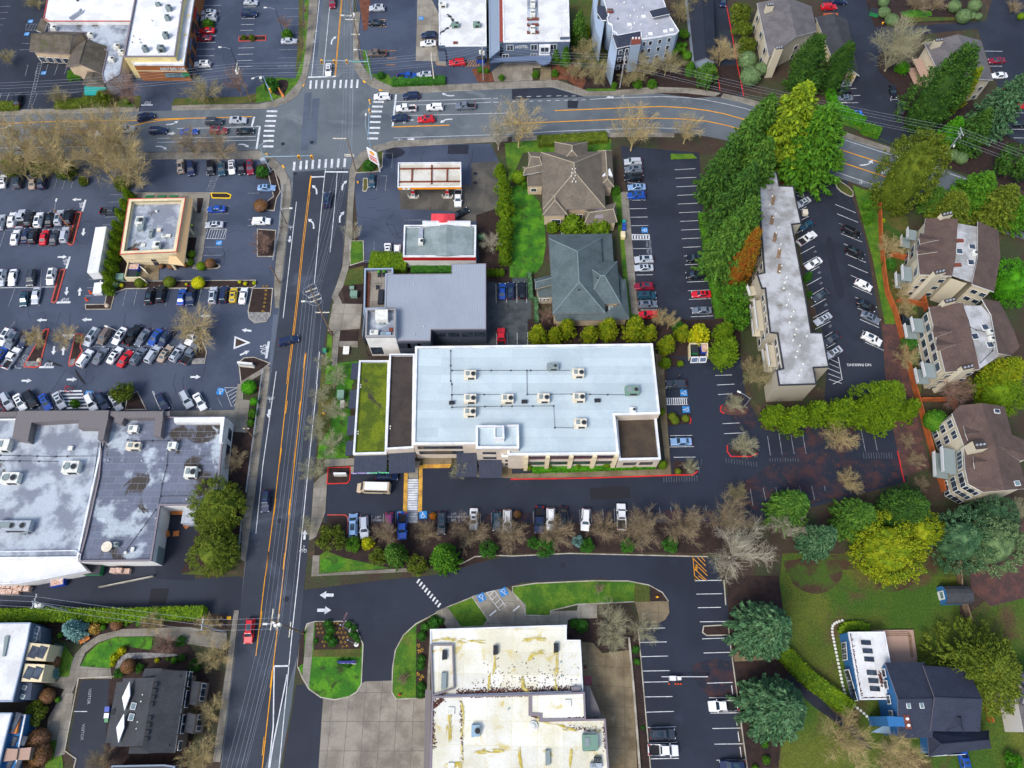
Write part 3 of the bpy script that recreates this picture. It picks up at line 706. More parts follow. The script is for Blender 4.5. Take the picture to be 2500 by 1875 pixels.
island('planting_island',[(1650,430),(1870,418),(1880,515),(1680,520),(1640,490)],'mulch',sm=0)
kerbline('kerb',[(1830,40),(1845,250)]);kerbline('kerb',[(1875,520),(1940,1000),(2030,1659)])
sheet(PLBD,[(1850,0),(2300,0),(2400,700),(2300,1659),(2040,1659),(1940,1000),(1880,520)],'mulch',.048)
sheet('footpath',[(1905,660),(2300,620),(2300,720),(1920,740)],CSTN,.056)
T(2,2)
kerbline('kerb',[(-450,1560),(-320,1490),(-100,1480),(0,1485),(500,1462),(1690,1490)])
kerbline('kerb',[(-10,822),(640,812),(1310,790),(1400,785),(1560,785),(1600,755)],KRRB,.26)
sheet(PLBD,[(1330,250),(1530,280),(1540,340),(1335,360)],'mulch',.05);kerbline('kerb',[(1525,270),(1545,300),(1538,342)],KRRB)
sheet(PLBD,[(1390,660),(1570,680),(1600,750),(1570,785),(1390,785)],'mulch',.05)
sheet(PLBD,[(1800,190),(1960,160),(2060,260),(1900,270),(1810,250)],'leaf_litter',.05,1);kerbline('kerb',[(1815,185),(1800,200),(1800,235),(1830,255)],KRRB)
sheet(PLBD,[(1870,520),(2120,560),(2120,610),(1890,620)],'mulch',.05,1);kerbline('kerb',[(1860,530),(1858,580),(1890,625),(2060,625),(2120,600)],KRRB)
T(3,2);kerbline('kerb',[(1118,580),(1150,740),(1175,840)],KRRB)
T(2,1)
sheet(PLBD,[(1270,1410),(1320,1420),(1480,1450),(1480,1510),(1280,1510)],'mulch',.05)
# ---- painted markings
T(1,0)
bars([(472,733),(521,731),(571,730),(624,729),(678,729),(731,727),(778,727),(826,726),(876,725)],(9,0),(-3,36))
bars([(140,963),(134,1003),(127,1047),(120,1089),(115,1132),(110,1175),(108,1219),(105,1266)],(46,0),(0,8))
bars([(1058,882),(1050,922),(1042,965),(1035,1008),(1030,1056),(1027,1106),(1018,1151),(1008,1198)],(46,0),(0,8))
bars([(330,1437),(387,1430),(437,1425),(491,1421),(547,1417),(603,1414),(656,1412),(711,1409),(767,1407)],(10,0),(-3,38))
line([(548,0),(480,660)],.15);line([(640,20),(580,655)],.15);line([(450,669),(692,661)],.5)
line([(838,-20),(800,230)],.12,PWRN)
line([(738,-10),(681,655)],.14,PYEL);line([(745,-10),(688,655)],.14,PYEL)
arrow(655,348,.1,-1,1.6,-1);bike_symbol(505,272,0,1,.7);arrow(495,357,-.08,1,1.0)
arrow(841,130,0,-1,1.2)
line([(1210,818),(1180,1100)],.5);line([(1180,1098),(1672,1082)],.32,PYEL)
line([(1210,880),(2030,852)],.14);line([(1205,915),(2030,886)],.14)
line([(2050,851),(2090,850)],.14);line([(2050,886),(2095,884)],.14)
line([(1310,1000),(2180,978)],.14);line([(1190,1193),(2211,1160)],.13)
arrow(1655,830,-1,.05,1.6,-1);arrow(1640,1032,-1,.02,1.6,1);arrow(1310,1040,-1,.05,1.4,1)
bike_symbol(1232,1208,1,-.05,.65);arrow(1342,1203,1,-.03,1.0)
line([(600,1485),(798,1487)],.45);line([(600,1460),(578,1659)],.15);line([(703,1490),(690,1659)],.14)
line([(480,1531),(588,1527)],.4);line([(476,1520),(458,1659)],.34,PYEL)
arrow(524,1635,-.02,-1,1.5,1);arrow(747,1600,.05,-1,1.5,-1)
line([(0,1093),(38,1093)],.3);line([(35,1093),(5,1290)],.5)
stalls((242,76),(183,575),(400,73),(340,570),8,PWRN);stalls((176,632),(176,632),(344,628),(344,628),1,PWRN)
for y in (172,232):line([(1065,y),(1126,y-1)],.12,PYEL,PKLN)
for x,y in ((1130,442),(1130,505),(1120,564)):line([(x,y),(x+82,y-3)],.12,PYEL,PKLN)
line([(1400,130),(1500,128)],.12,PYEL,PKLN,.06);line([(1566,120),(1552,530),(1560,560),(1642,570)],.12,PYEL,PKLN,.06)
for k in range(7):line([(1405+24*k,246),(1395+26*k,190)],.1,PYEL,PKLN,.06)
line([(1400,190),(1568,186),(1566,240),(1400,248),(1400,190)],.1,PYEL,PKLN,.06)
for y in (410,470,525):line([(1390,y),(1555,y-4)],.1,PYEL,PKLN,.06)
for k in range(6):line([(1800+24*k,570),(1840+22*k,515)],.1,PYEL,PKLN)
line([(1800,573),(1925,571)],.1,PYEL,PKLN)
line([(1100,1325),(1182,1325),(1172,1450)],.1,PWRN,PKLN);line([(1130,1520),(1115,1650)],.1,PWRN,PKLN);line([(1040,1522),(1130,1520)],.1,PWRN,PKLN);line([(1055,1530),(1040,1650)],.1,PWRN,PKLN)
access_symbol(1427,160,1,0,1.2)
o_=COL.objects[-1];o_.location.z+=.03
T(2,0)
for k in range(5):line([(40+86*k,838-k*2),(80+86*k,836-k*2)],.14)
line([(445,832),(480,831)],.14);line([(515,831),(548,830)],.14)
for k in range(9):line([(0+75*k,880-k*2),(34+75*k,879-k*2)],.14)
line([(675,860),(850,850),(1000,843),(1300,836),(1480,842),(1650,860),(1850,900),(2000,935),(2211,1000)],.14)
line([(370,957),(600,948),(850,938),(1100,926),(1300,922),(1500,932),(1700,958),(1830,984),(2211,1090)],.3,PYEL)
line([(-100,1075),(100,1065),(420,1052),(850,1034),(1200,1022),(1450,1028),(1680,1048),(1850,1084),(2211,1180)],.28,PYEL)
line([(0,1157),(400,1135),(850,1118),(1200,1105),(1400,1110),(1650,1132)],.14)
bike_symbol(825,1140,1,-.05,.6);bike_symbol(960,838,-1,.05,.6)
arrow(845,841,-1,.02,1.0)
T(3,0)
line([(540,1172),(1100,1352),(1400,1440),(1600,1512),(1800,1580)],.16);line([(400,1422),(962,1615),(1200,1700)],.16)
line([(520,1260),(1030,1425),(1380,1535)],.3,PYEL);line([(490,1358),(700,1425),(950,1507),(1200,1590)],.3,PYEL)
arrow(860,1425,1,-.05,1.9,1);arrow(1020,1465,-1,.1,1.9,1);bike_symbol(800,1572,1,.33,.7);bike_symbol(1510,1478,-1,-.33,.7)
line([(1870,443),(2025,445)],.12,PWHI,PKLN);line([(1890,572),(2020,574)],.12,PWHI,PKLN)
for y in (975,1117,1192):line([(2055+(y-975)*.3,y),(2211,y+2)],.12,PWHI,PKLN)
for x,y in ((700,768),(735,828),(620,888),(630,955)):line([(x,y),(x+60,y-3)],.12,PWHI,PKLN)
line([(620,890),(780,888)],.12,PWHI,PKLN);line([(1062,875),(1055,848)],.12,PWHI,PKLN);line([(1058,860),(1130,858)],.12,PWHI,PKLN)
T(0,0)
stalls((0,60),(0,270),(90,55),(10,268),5,PWRN)
stalls((1715,312),(1690,600),(1870,310),(1838,598),6,PWHI);line([(1760,48),(1910,48)],.1,PWHI,PKLN);line([(1780,100),(1905,98)],.1,PWHI,PKLN)
stalls((2105,62),(2075,265),(2211,60),(2190,262),5,PWHI);stalls((2060,417),(2045,527),(2195,413),(2180,522),3,PWHI);line([(2040,577),(2175,575)],.1,PWHI,PKLN)
stalls((170,432),(190,378),(270,432),(270,378),2,PWRN)
stalls((243,560),(590,555),(220,655),(555,645),5,PWRN)
for k in range(18):line([(340-5.5*k,548+22*k),(362-5.5*k,548+22*k)],.1,PWRN,CRSW)
line([(335,540),(242,945)],.1,PWRN,CRSW);line([(365,540),(300,800),(322,810),(270,945)],.1,PWRN,CRSW)
line([(230,210),(345,210),(335,265),(222,262),(230,210)],.1,PWRN,PKLN)
for k in range(4):line([(240+26*k,262),(270+24*k,214)],.1,PWRN,PKLN)
for x,y in ((265,186),(232,295),(378,632)):access_symbol(x,y,-1,0,1.1)
stalls((565,803),(545,852),(685,802),(670,850),2,PWRN);line([(80,805),(45,905)],.12,PWRN,PKLN);line([(15,805),(-20,905)],.12,PWRN,PKLN)
line([(1218,909),(1320,908)],.5);ground_text('STOP',1276,888,-1,0,1.5,sx=.5)
line([(0,1280),(300,1276),(650,1270),(1100,1258)],.14)
line([(0,1072),(400,1052),(800,1045),(1180,1040),(1500,1026),(1790,1020),(2180,1008)],.26,PYEL)
line([(300,1145),(700,1140),(950,1122),(1120,1095),(1250,1062),(1400,1040),(1600,1028)],.26,PYEL)
line([(1530,1112),(1790,1107),(2030,1100),(2211,1097)],.14);line([(1355,1197),(1700,1190),(2211,1180)],.14);line([(1360,1231),(1700,1224),(2211,1212)],.14)
line([(2197,1010),(2175,1095)],.5)
arrow(1490,1075,1,-.03,1.5,1);arrow(1400,1265,1,-.02,1.5,-1);arrow(2110,1247,1,-.02,1.4,-1);arrow(40,1110,1,-.03,1.5,1);arrow(1480,1155,1,-.02,1.2)
stalls((40,1648),(610,1636),(75,1520),(648,1508),9,PWRN)
for k in range(9):line([(1840-6*k,1505+20*k),(1890-6*k,1503+20*k)],.1,PWRN,CRSW)
line([(1842,1500),(1785,1659)],.1,PWRN,CRSW);line([(1892,1500),(1835,1659)],.1,PWRN,CRSW)
stalls((1700,1520),(1950,1515),(1715,1420),(1960,1420),4,PWRN)
T(0,1)
line([(740,68),(712,168)],.5);line([(605,558),(573,664)],.5);line([(490,955),(610,953)],.5);line([(340,1513),(467,1513)],.5);line([(540,1238),(655,1235)],.5)
ground_text('STOP',706,116,.22,1,1.5,sx=.5);ground_text('STOP',568,608,.25,1,1.5,sx=.5);ground_text('STOP',563,932,-1,.02,1.5,sx=.5);ground_text('STOP',418,1490,-1,.02,1.5,sx=.5);ground_text('STOP',590,1262,1,.02,1.5,sx=.5)
for x,y,dx,dy in ((662,66,-1,0),(722,348,-.12,1),(540,562,1,0),(577,858,-.1,1),(690,860,.08,-1),(362,1107,-1,0),(750,1103,-1,0),(1772,1071,-1,0),(2130,1195,-1,-.12),(2115,1390,1,-.45),(466,1370,-.1,1),(549,1370,.1,-1),(232,1630,1,0),(622,1620,1,0),(1690,1598,1,0)):arrow(x,y,dx,dy,1.15,0,.9)
line([(0,332),(540,320)],.1,PWRN,PKLN)
stalls((0,480),(500,466),(100,160),(610,150),7,PWRN)
stalls((75,988),(340,984),(192,672),(360,668),3,PWRN,skip=(1,));stalls((250,985),(250,985),(300,825),(300,825),1,PWRN);line([(0,828),(475,820)],.16,PWHI,PKLN)
stalls((940,90),(905,218),(1045,86),(1000,215),2,PWRN);line([(950,25),(1050,24)],.1,PWRN,PKLN);line([(890,285),(990,284)],.1,PWRN,PKLN)
for y in (758,828,898):line([(770-(y-758)*.25,y),(915-(y-758)*.2,y-2)],.1,PWRN,PKLN)
stalls((1060,990),(2080,965),(1095,845),(2110,830),12,PWRN)
stalls((755,1500),(1530,1490),(1000,1180),(1760,1170),8,PWRN);line([(800,1335),(1650,1328)],.1,PWRN,PKLN)
stalls((-20,1310),(90,1510),(130,1120),(250,1345),2,PWRN);line([(270,1350),(95,1520)],.1,PWRN,PKLN);line([(315,1380),(230,1455)],.1,PWRN,PKLN)
ribbon(pm('painted_roundel',PWRN),[(222+26*math.cos(R(k)),1437+25*math.sin(R(k))) for k in range(0,391,30)],.2,ZM)
ribbon(pm('painted_roundel',PWRN),[(215,1428),(222,1447),(229,1428)],.25,ZM)
ground_text('15 MIN',178,1470,.7,.6,1.3,PWRN);line([(125,1490),(140,1520),(185,1522)],.3,PWRN,PKLN)
line([(1765,322),(1958,322),(1945,405),(1755,402)],.12,PWHI,PKLN)
for k in range(8):line([(1770+22*k,402),(1795+22*k-(k>5)*0,322 if k<6 else 330)],.1,PWHI,PKLN)
access_symbol(1893,440,-1,0,1.15);stalls((1760,478),(1745,548),(1930,476),(1915,546),2,PWRN)
line([(1800,190),(1975,188)],.1,PWRN,PKLN);line([(1850,122),(1990,122)],.1,PWRN,PKLN);line([(1765,258),(1960,256)],.1,PWRN,PKLN)
for y in (12,240,290):line([(2140,y),(2240,y-2)],.1,PWRN,PKLN)
T(1,1)
line([(350,85),(300,520),(235,1090)],.15);line([(175,1550),(160,1659)],.15)
for off,m in ((-7,PYEL),(5,PYEL)):line([(462+off,0),(402+off,500),(362+off,900),(328+off,1200),(290+off,1500),(272+off,1659)],.13,m)
line([(433,1390),(418,1500),(405,1659)],.15,PYEL);line([(424,1400),(412,1520)],.13,PYEL)
line([(580,0),(540,400),(505,790)],.15);line([(690,0),(665,280),(640,520)],.15);line([(549,1380),(524,1659)],.15)
arrow(496,268,-.08,-1,1.6,1);arrow(722,215,-.05,-1,1.6,-1);bike_symbol(305,300,-.1,1,.65);arrow(292,410,-.1,1,1.0)
line([(112,1290),(88,1437)],.55);ground_text('STOP',65,1365,.12,1,2.0,sx=.55)
line([(1022,430),(1015,590)],.1,PWRN,PKLN);line([(940,592),(1270,598)],.1,PWRN,PKLN);line([(1283,243),(1470,243)],.1,PWRN,PKLN)
for a in (2072,2160,2250,2335):line([(a,795),(a+3,958)],.1,PWHI,PKLN)
for a in (2078,2168,2255,2345):line([(a,1215),(a+2,1400)],.1,PWHI,PKLN)
T(2,1)
stalls((1010,72),(1028,292),(1155,70),(1178,290),4,PWHI);stalls((1044,490),(1110,1020),(1195,488),(1250,1017),8,PWHI)
stalls((1425,30),(1545,1078),(1605,22),(1735,1070),15,PWHI,skip=());
bars([(1108,370)],(80,0),(1,5));bars([(1108,410)],(80,0),(1,5))
bars([(1036+24.5*k,390) for k in range(7)],(7,0),(1,20))
access_symbol(1145,330,-1,0,1.25);ground_text('VISITOR\nONLY',1178,452,0,1,.7,PWRN);ground_text('VISITOR\nONLY',1184,515,0,1,.7,PWRN)
line([(1755,1585),(1900,1580)],.1,PWHI,PKLN)
T(2,0);stalls((1405,1468),(1418,1615),(1582,1458),(1598,1607),3,PWHI);stalls((985,1432),(1000,1580),(1130,1440),(1148,1590),3,PWHI)
T(3,1)
stalls((568,33),(612,272),(742,97),(660,292),2,PWHI);
for a in ((568,33,742,97),(580,108,757,180),(595,188,778,263),(614,272,660,292),(632,360,812,433),(652,447,712,470),(670,537,845,610),(690,627,862,700),(714,720,780,748),(733,814,897,885),(752,908,790,925),(772,1003,825,1027),(793,1100,958,1172),(815,1197,860,1218),(838,1297,1002,1370),
          (275,158,330,128),(288,243,350,210),(245,355,290,335),(280,535,403,468),(298,625,422,557),(365,687,442,645),(333,808,460,737),(380,888,480,828),(370,995,498,923),(385,1090,517,1018),(405,1188,537,1117),(490,1250,555,1210),(505,1350,580,1307)):
 line([a[:2],a[2:]],.12,PWHI,PKLN)
line([(605,1425),(640,1620),(560,1659)],.14,PWHI,PKLN)
for k in range(5):line([(500+6*k,1425+48*k),(608+7*k,1478+44*k)],.12,PWHI,PKLN)
line([(300,0),(312,50),(250,30)],.12,PWHI,PKLN);line([(240,0),(305,25)],.12,PWHI,PKLN)
ground_text('NO PARKING',785,1492,-1,0,.9,PWHI)
for x,y in ((405,518),(443,698),(460,788),(498,976),(538,1160)):ground_text('UV'[(x*7) % 2]+str(x % 9),x,y,.85,-.5,.7,PWRN)
T(1,2)
line([(160,0),(110,350),(60,700),(0,1290)],.16);line([(528,0),(490,360),(455,700),(410,1150),(365,1659)],.16)
line([(276,0),(215,560),(155,1100),(82,1659)],.15,PYEL);line([(406,0),(345,560),(290,1100),(235,1659)],.15,PYEL)
for x,y,l in ((262,200,55),(211,620,65),(162,1060,70),(100,1520,75)):line([(x+10,y-l),(x-6,y+l)],.13,PYEL)
for x,y,l in ((376,205,55),(334,620,65),(287,1060,70),(240,1530,70)):line([(x+8,y-l),(x-6,y+l)],.13,PYEL)
bike_symbol(127,120,-.1,1,.7);arrow(112,255,-.1,1,1.0);bike_symbol(408,1440,.1,-1,.7);arrow(422,1300,.1,-1,1.0)
for k in range(24):line([(1315-.3*k,828+21*k),(1400-.4*k,828+21*k)],.42 if k % 1==0 else .2,PWRN if k>12 else PWHI,CRSW)
line([(1313,820),(1305,1320)],.15,PWRN,CRSW);line([(1402,820),(1390,1320)],.15,PWRN,CRSW)
for a in (((1280,755),(1312,755),(1305,1110),(1270,1110)),((1408,700),(1440,700),(1433,1105),(1398,1105)),((1440,695),(1690,690),(1670,725),(1440,728))):
 P=ccw(gs(a));pm('hatched_zone','concrete_yellow').face([(p[0],p[1],.045 if a[0][0] != 1440 else .16) for p in P])
mat('concrete_yellow',(206,158,60),(170,124,56),s=.6,fine=5,fa=.2)
for a,b_ in (((902,1118),(898,1290)),((1002,1130),(990,1310)),((1102,1118),(1098,1250)),((1207,1112),(1200,1250)),((1660,1118),(1658,1305)),((1755,1115),(1752,1250)),((1938,1118),(1940,1250)),((2033,1108),(2033,1280)),((2130,1105),(2130,1270))):line([a,b_],.1,PWRN,PKLN)
access_symbol(1250,1130,0,-1,1.25);access_symbol(1443,1130,0,-1,1.25)
ground_text('NO\nPARKING\nLIFT',1705,1145,-1,0,.62,PWRN);ground_text('NO\nPARKING\nLIFT',1795,1145,-1,0,.62,PWRN);ground_text('VISITOR\nLIFT',1050,1160,-1,0,.62,PWRN)
T(2,2)
for a,b_ in (((183,1100),(186,1260)),((283,1095),(286,1250)),((480,1090),(488,1240)),((583,1085),(590,1230)),((682,1080),(688,1200)),((783,1078),(790,1180)),((882,1075),(890,1200)),((1178,1068),(1182,1130)),((1272,1065),(1280,1120)),((1370,1060),(1375,1110)),((1568,1050),(1575,1090)),((1670,1048),(1680,1100)),((1775,1045),(1778,1070)),((2057,900),(2080,1050)),((2168,895),(2190,1000))):line([a,b_],.1,PWRN,PKLN)
for a,b_ in (((1323,36),(1500,30)),((1365,445),(1555,443)),((1358,543),(1570,540)),((1395,632),(1585,630)),((1768,8),(1920,0)),((1780,90),(1900,84)),((1818,342),(1965,335)),((1830,428),(2015,420))):line([a,b_],.11,PWHI,PKLN)
bars([(1322+18.4*k,150) for k in range(11)],(4.5,0),(2,27));bars([(1415,121)],(104,-1),(0,2));bars([(1418,178)],(104,-1),(0,2))
access_symbol(1483,76,-1,0,1.25);access_symbol(1503,219,-1,0,1.25)
for k in range(12):line([(1845+24*k,640+3*k),(1850+24*k,680+3*k)],.08,'paint_faint',CRSW)
for k in range(14):line([(1310+22*k,800-k),(1312+22*k,850-k)],.08,'paint_faint',CRSW)
line([(1600,645),(1620,770)],.08,'paint_faint',CRSW);line([(1635,645),(1632,700)],.08,'paint_faint',CRSW)
line([(1562,1495),(1580,1700)],.12,PYEL,'hatched_zone')
for x0,y0,x1,y1 in ((1600,1495,1672,1570),(1635,1495,1668,1530),(1563,1505,1680,1620),(1610,1580,1688,1655),(1570,1590,1685,1700)):line([(x0,y0),(x1,y1)],.12,PYEL,'hatched_zone')
ground_text('FIRE',1590,1585,-.1,1,.7,PYEL)
T(3,2)
for a,b_ in (((-5,450),(20,615)),((93,427),(122,610)),((197,440),(225,605)),((297,430),(328,600)),((805,402),(840,580)),((910,412),(943,577)),((65,890),(80,950)),((168,890),(176,920)),((272,880),(290,970)),((375,878),(402,1000)),((487,880),(492,920))):line([a,b_],.1,PWRN,PKLN)
for k in range(12):line([(822+22*k,590),(828+22*k,642)],.08,'paint_faint',CRSW)
for k in range(12):line([(15+22*k,640),(18+22*k,670)],.08,'paint_faint',CRSW)
T(1,3)
for k in range(9):bars([(1402+22.5*k,45+26*k)],(12,-17),(-6,-4.5))
arrow(611,166,-1,0,1.35,0,1.0);arrow(590,297,1,0,1.35,0,1.0)
line([(80,0),(0,690)],.15,PYEL);line([(235,0),(150,780),(55,1659)],.16,PYEL)
for x,y,l in ((43,375,70),(190,370,70),(130,890,75),(62,1470,80)):line([(x+9,y-l),(x-7,y+l)],.13,PYEL)
line([(365,0),(320,420),(285,780),(200,1659)],.16);line([(158,780),(288,778)],.3);line([(158,780),(150,1300),(110,1659)],.22);line([(270,850),(205,1180),(150,1450),(118,1659)],.22)
line([(1990,145),(2060,128),(2160,265),(2105,300),(1990,145)],.12,PWHI,PKLN,.12)
for k in range(4):line([(2000+27*k,165+36*k),(2080+26*k,150+34*k)] if 0 else [(2012+25*k,178+34*k),(2056+27*k,128+36*k)],.1,PWHI,PKLN,.12)
line([(2018,345),(2075,298)],.25,PPWH,'wheel_stop',.2)
access_symbol(1947,187,.5,1,1.2).location.z=.075;access_symbol(2138,140,.5,1,1.2).location.z=.075
T(2,3)
line([(10,305),(65,260)],.25,PPWH,'wheel_stop',.2)
for a,b_ in (((1592,158),(1815,154)),((1606,275),(1805,272)),((1622,397),(1845,394)),((1640,544),(1865,536)),((1654,666),(1885,660)),((1682,927),(1905,920)),((1700,1053),(1930,1050)),((1713,1185),(1958,1182)),((1730,1318),(1975,1314)),((1748,1453),(1995,1450)),((1765,1592),(2015,1588)),
              ((1098,455),(1322,450)),((1105,575),(1335,570)),((1117,698),(1348,692)),((1128,822),(1362,818)),((1140,918),(1350,914)),((1148,1045),(1385,1042)),((1160,1177),(1398,1170)),((1172,1309),(1412,1303)),((1184,1442),(1426,1438)),((1197,1580),(1440,1575))):line([a,b_],.12,PWHI,PKLN)
line([(1580,42),(1810,38)],.14,PWHI,PKLN);
for a in ((1895,945,1905,1025),(1932,1205,1943,1292),(1950,1345,1962,1430),(1968,1475,1980,1565)):line([a[:2],a[2:]],.16,PWHI,'wheel_stop',.12)
line([(1575,0),(1582,40)],.12,PYEL,'hatched_zone');line([(1580,0),(1620,38)],.12,PYEL,'hatched_zone');line([(1610,0),(1660,38)],.12,PYEL,'hatched_zone')
T(0,2)
line([(1316,60),(1385,222)],.1,PWHI,PKLN);line([(1325,60),(1393,222)],.1,PWHI,PKLN)
for a in ((1430,85,1500,222),(1560,120,1610,222),(1660,120,1715,222),(1765,120,1825,222),(1880,120,1925,205),(440,80,480,222),(800,60,870,180),(20,140,50,222),(120,160,140,222),(320,150,350,222)):line([a[:2],a[2:]],.1,PWRN,PKLN)
P=ccw(gs([(515,55),(705,52),(770,210),(580,215)]));
for k in range(6):
 t0,t1=k/5.5,k/5.5+.085
 L0=[(515+65*t,55+160*t) for t in (t0,t1)];R0=[(705+65*t,52+158*t) for t in (t0,t1)]
 pm(CRSW,PWHI).face([(p[0],p[1],ZM) for p in ccw(gs([L0[0],R0[0],R0[1],L0[1]]))])
access_symbol(765,85,-.35,1,1.2);access_symbol(1905,62,-.35,1,1.3)
line([(1940,32),(2055,30),(2030,195),(2000,190),(1945,45)],.1,PWHI,PKLN)
for k in range(5):line([(1960+16*k,75+28*k),(2050-2*k,30+30*k)],.1,PWHI,PKLN)
T(0,3)
for a in ((642,1171,755,1171),):line([a[:2],a[2:]],.12,PWHI,PKLN)
ground_text('VISITOR',773,1040,-.1,1,.75,PWRN);ground_text('VISITOR',715,1350,-.1,1,.75,PWRN)
# tactile plates at the corners
b=MB()
T(1,0)
for P in (((400,715),(422,722),(412,752),(392,748)),((118,905),(170,900),(178,918),(122,925)),((920,700),(945,690),(960,712),(935,722)),((1058,770),(1095,765),(1102,785),(1070,792)),((978,1280),(1015,1262),(1022,1282),(985,1298)),((832,1420),(870,1380),(885,1395),(850,1440)),((70,1335),(95,1322),(105,1345),(85,1352)),((210,1440),(235,1425),(250,1455),(228,1468))):
 b.face([(p[0],p[1],.138) for p in ccw(gs(P))])
T(1,3);b.face([(p[0],p[1],.14) for p in ccw(gs([(442,420),(500,418),(500,446),(440,448)]))])
T(0,3);b.face([(p[0],p[1],.14) for p in ccw(gs([(1962,350),(1998,350),(1996,378),(1960,378)]))])
struct(b.mk('tactile_paving','tactile_yellow'))
for (k,m),mb in PAINT.items():struct(mb.mk(k,m))
# manhole covers and drain grates
for c,r,x,y in ((1,0,233,1243),(1,0,483,1230),(1,2,207,1180),(1,3,262,200),(1,0,1895,1500),(1,0,1895,1580),(2,2,440,1562),(1,0,338,1500)):
 T(c,r);o=g(x,y);d=MB();d.cyl((o.x,o.y),.55,.02,.036,16)
 struct(d.mk('manhole_cover',ASPT))
# ================================================================ buildings
def blk(root,pts,h,wall='stucco_beige',roof='white_roof',par=None,z0=0.0,sm=0,names=('wall','roof','parapet'),world=False,roof_drop=0.0):
 """one flat-roofed volume; pts are its roof corners seen at height h"""
 P=list(pts) if world else gs(pts,h)
 if sm:P=smooth_poly(P,sm)
 P=ccw([V3((p[0],p[1])) for p in P])
 top=h-(par[0] if par else 0)
 b=MB();n=len(P)
 for k in range(n):
  a,c=P[k],P[(k+1) % n];b.face([(a.x,a.y,z0),(c.x,c.y,z0),(c.x,c.y,h),(a.x,a.y,h)])
 if z0>0:b.face([(p.x,p.y,z0) for p in P[::-1]])
 b.mk(names[0],wall,root)
 Q=inset(P,par[1] if par else .0)
 if not par:Q=P
 MB().face([(p.x,p.y,top-.002) for p in Q]).mk(names[1],roof,root)
 if par:
  b=MB();O=inset(P,-.05);b.ring(O,Q,h-par[3] if len(par)>3 else h-.25,h+.02);
  for k in range(n):                        # inner faces of the parapet
   a,c=Q[k],Q[(k+1) % n];b.face([(c.x,c.y,top-.01),(a.x,a.y,top-.01),(a.x,a.y,h),(c.x,c.y,h)])
  b.mk(names[2],par[2],root)
 return P
def bld(name,label,cat,pts,h,**kw):
 P=gs(pts,h);c=sum((V3((p.x,p.y,0)) for p in P),V3())/len(P)
 group=kw.pop('group',None)
 root=thing(name,label,cat,c,group);KW=kw
 P=blk(root,pts,h,**kw);return root,P
def wd_(root,p,q,h):
 A=g(p[0],p[1],h);B=g(q[0],q[1],h);A.z=B.z=0;d=(B-A);L_=d.length;d=d.normalized();n=V3((d.y,-d.x,0))
 if n.dot((A+B)/2-root.location)<0:n=-n
 return A,d,n,L_
def window(root,A,d,n,u,w_,z0,z1,frame=TRWH,glass=GLWN,off=.0,mull=1):
 c=A+d*u+n*(.02+off);b=MB()
 b.obox(c+V3((0,0,(z0+z1)/2)),d*(w_/2+.09),n*.04,V3((0,0,(z1-z0)/2+.09)))
 f=b.mk('window',frame,root);p=MB()
 for k in range(mull):
  ww=w_/mull;p.obox(A+d*(u-w_/2+ww*(k+.5))+n*(.055+off)+V3((0,0,(z0+z1)/2)),d*(ww/2-.04),n*.012,V3((0,0,(z1-z0)/2)))
 p.mk('pane',glass,f);return f
def wins(root,p,q,h,us,w_,z0,z1,**kw):
 A,d,n,L_=wd_(root,p,q,h)
 for u in us:window(root,A,d,n,u*L_,w_ if w_>0 else -w_*L_,z0,z1,**kw)
def door(root,p,q,h,u,w_=1.1,z1=2.2,m=TRDK):
 A,d,n,L_=wd_(root,p,q,h);b=MB();b.obox(A+d*u*L_+n*.04+V3((0,0,z1/2+.02)),d*w_/2,n*.05,V3((0,0,z1/2)));o=b.mk('door',m,root)
 MB().obox(A+d*(u*L_+w_*.32)+n*.11+V3((0,0,1.05)),d*.08,n*.03,V3((0,0,.03))).mk('handle',STEL,o)
def awning(root,p,q,h,depth,z,m='awning_dark',drop=.35,name='awning',u0=0,u1=1):
 A,d,n,L_=wd_(root,p,q,h);a=A+d*u0*L_;c=A+d*u1*L_;Z=V3((0,0,1));b=MB()
 b.idx([a+Z*z,c+Z*z,c+n*depth+Z*(z-drop),a+n*depth+Z*(z-drop),a+Z*(z-.12),c+Z*(z-.12),c+n*depth+Z*(z-drop-.3),a+n*depth+Z*(z-drop-.3)],[(0,3,2,1),(4,5,6,7),(3,7,6,2),(0,4,7,3),(1,2,6,5)])
 return b.mk(name,m,root,recalc=True)
def prf(root,verts,faces,m,th=.22,name='roof',wall=None,z0=0,world=False):
 """sloping roof planes from corner points (x, y, height)"""
 V=[V3(v) for v in verts] if world else [g(*v) for v in verts];n=len(V);b=MB();F=[]
 for f in faces:
  a=[V[i] for i in f];nz=sum((a[i].x*a[(i+1) % len(a)].y-a[(i+1) % len(a)].x*a[i].y) for i in range(len(a)))
  F.append(tuple(f) if nz>0 else tuple(f[::-1]))
 i0=len(b.v);b.v+=[tuple(v) for v in V]+[tuple(v-V3((0,0,th))) for v in V]
 cnt={}
 for f in F:
  b.f.append(f);b.m.append(0);
  if len(f)<5:b.f.append(tuple(k+n for k in f[::-1]));b.m.append(1)
  for i in range(len(f)):e=(f[i],f[(i+1) % len(f)]);cnt[e]=1
 edges=[e for e in cnt if (e[1],e[0]) not in cnt]
 for a,c in edges:b.f.append((c,a,a+n,c+n));b.m.append(1)
 o=b.mk(name,[m,TRWH if wall is None else wall],root);return V,edges
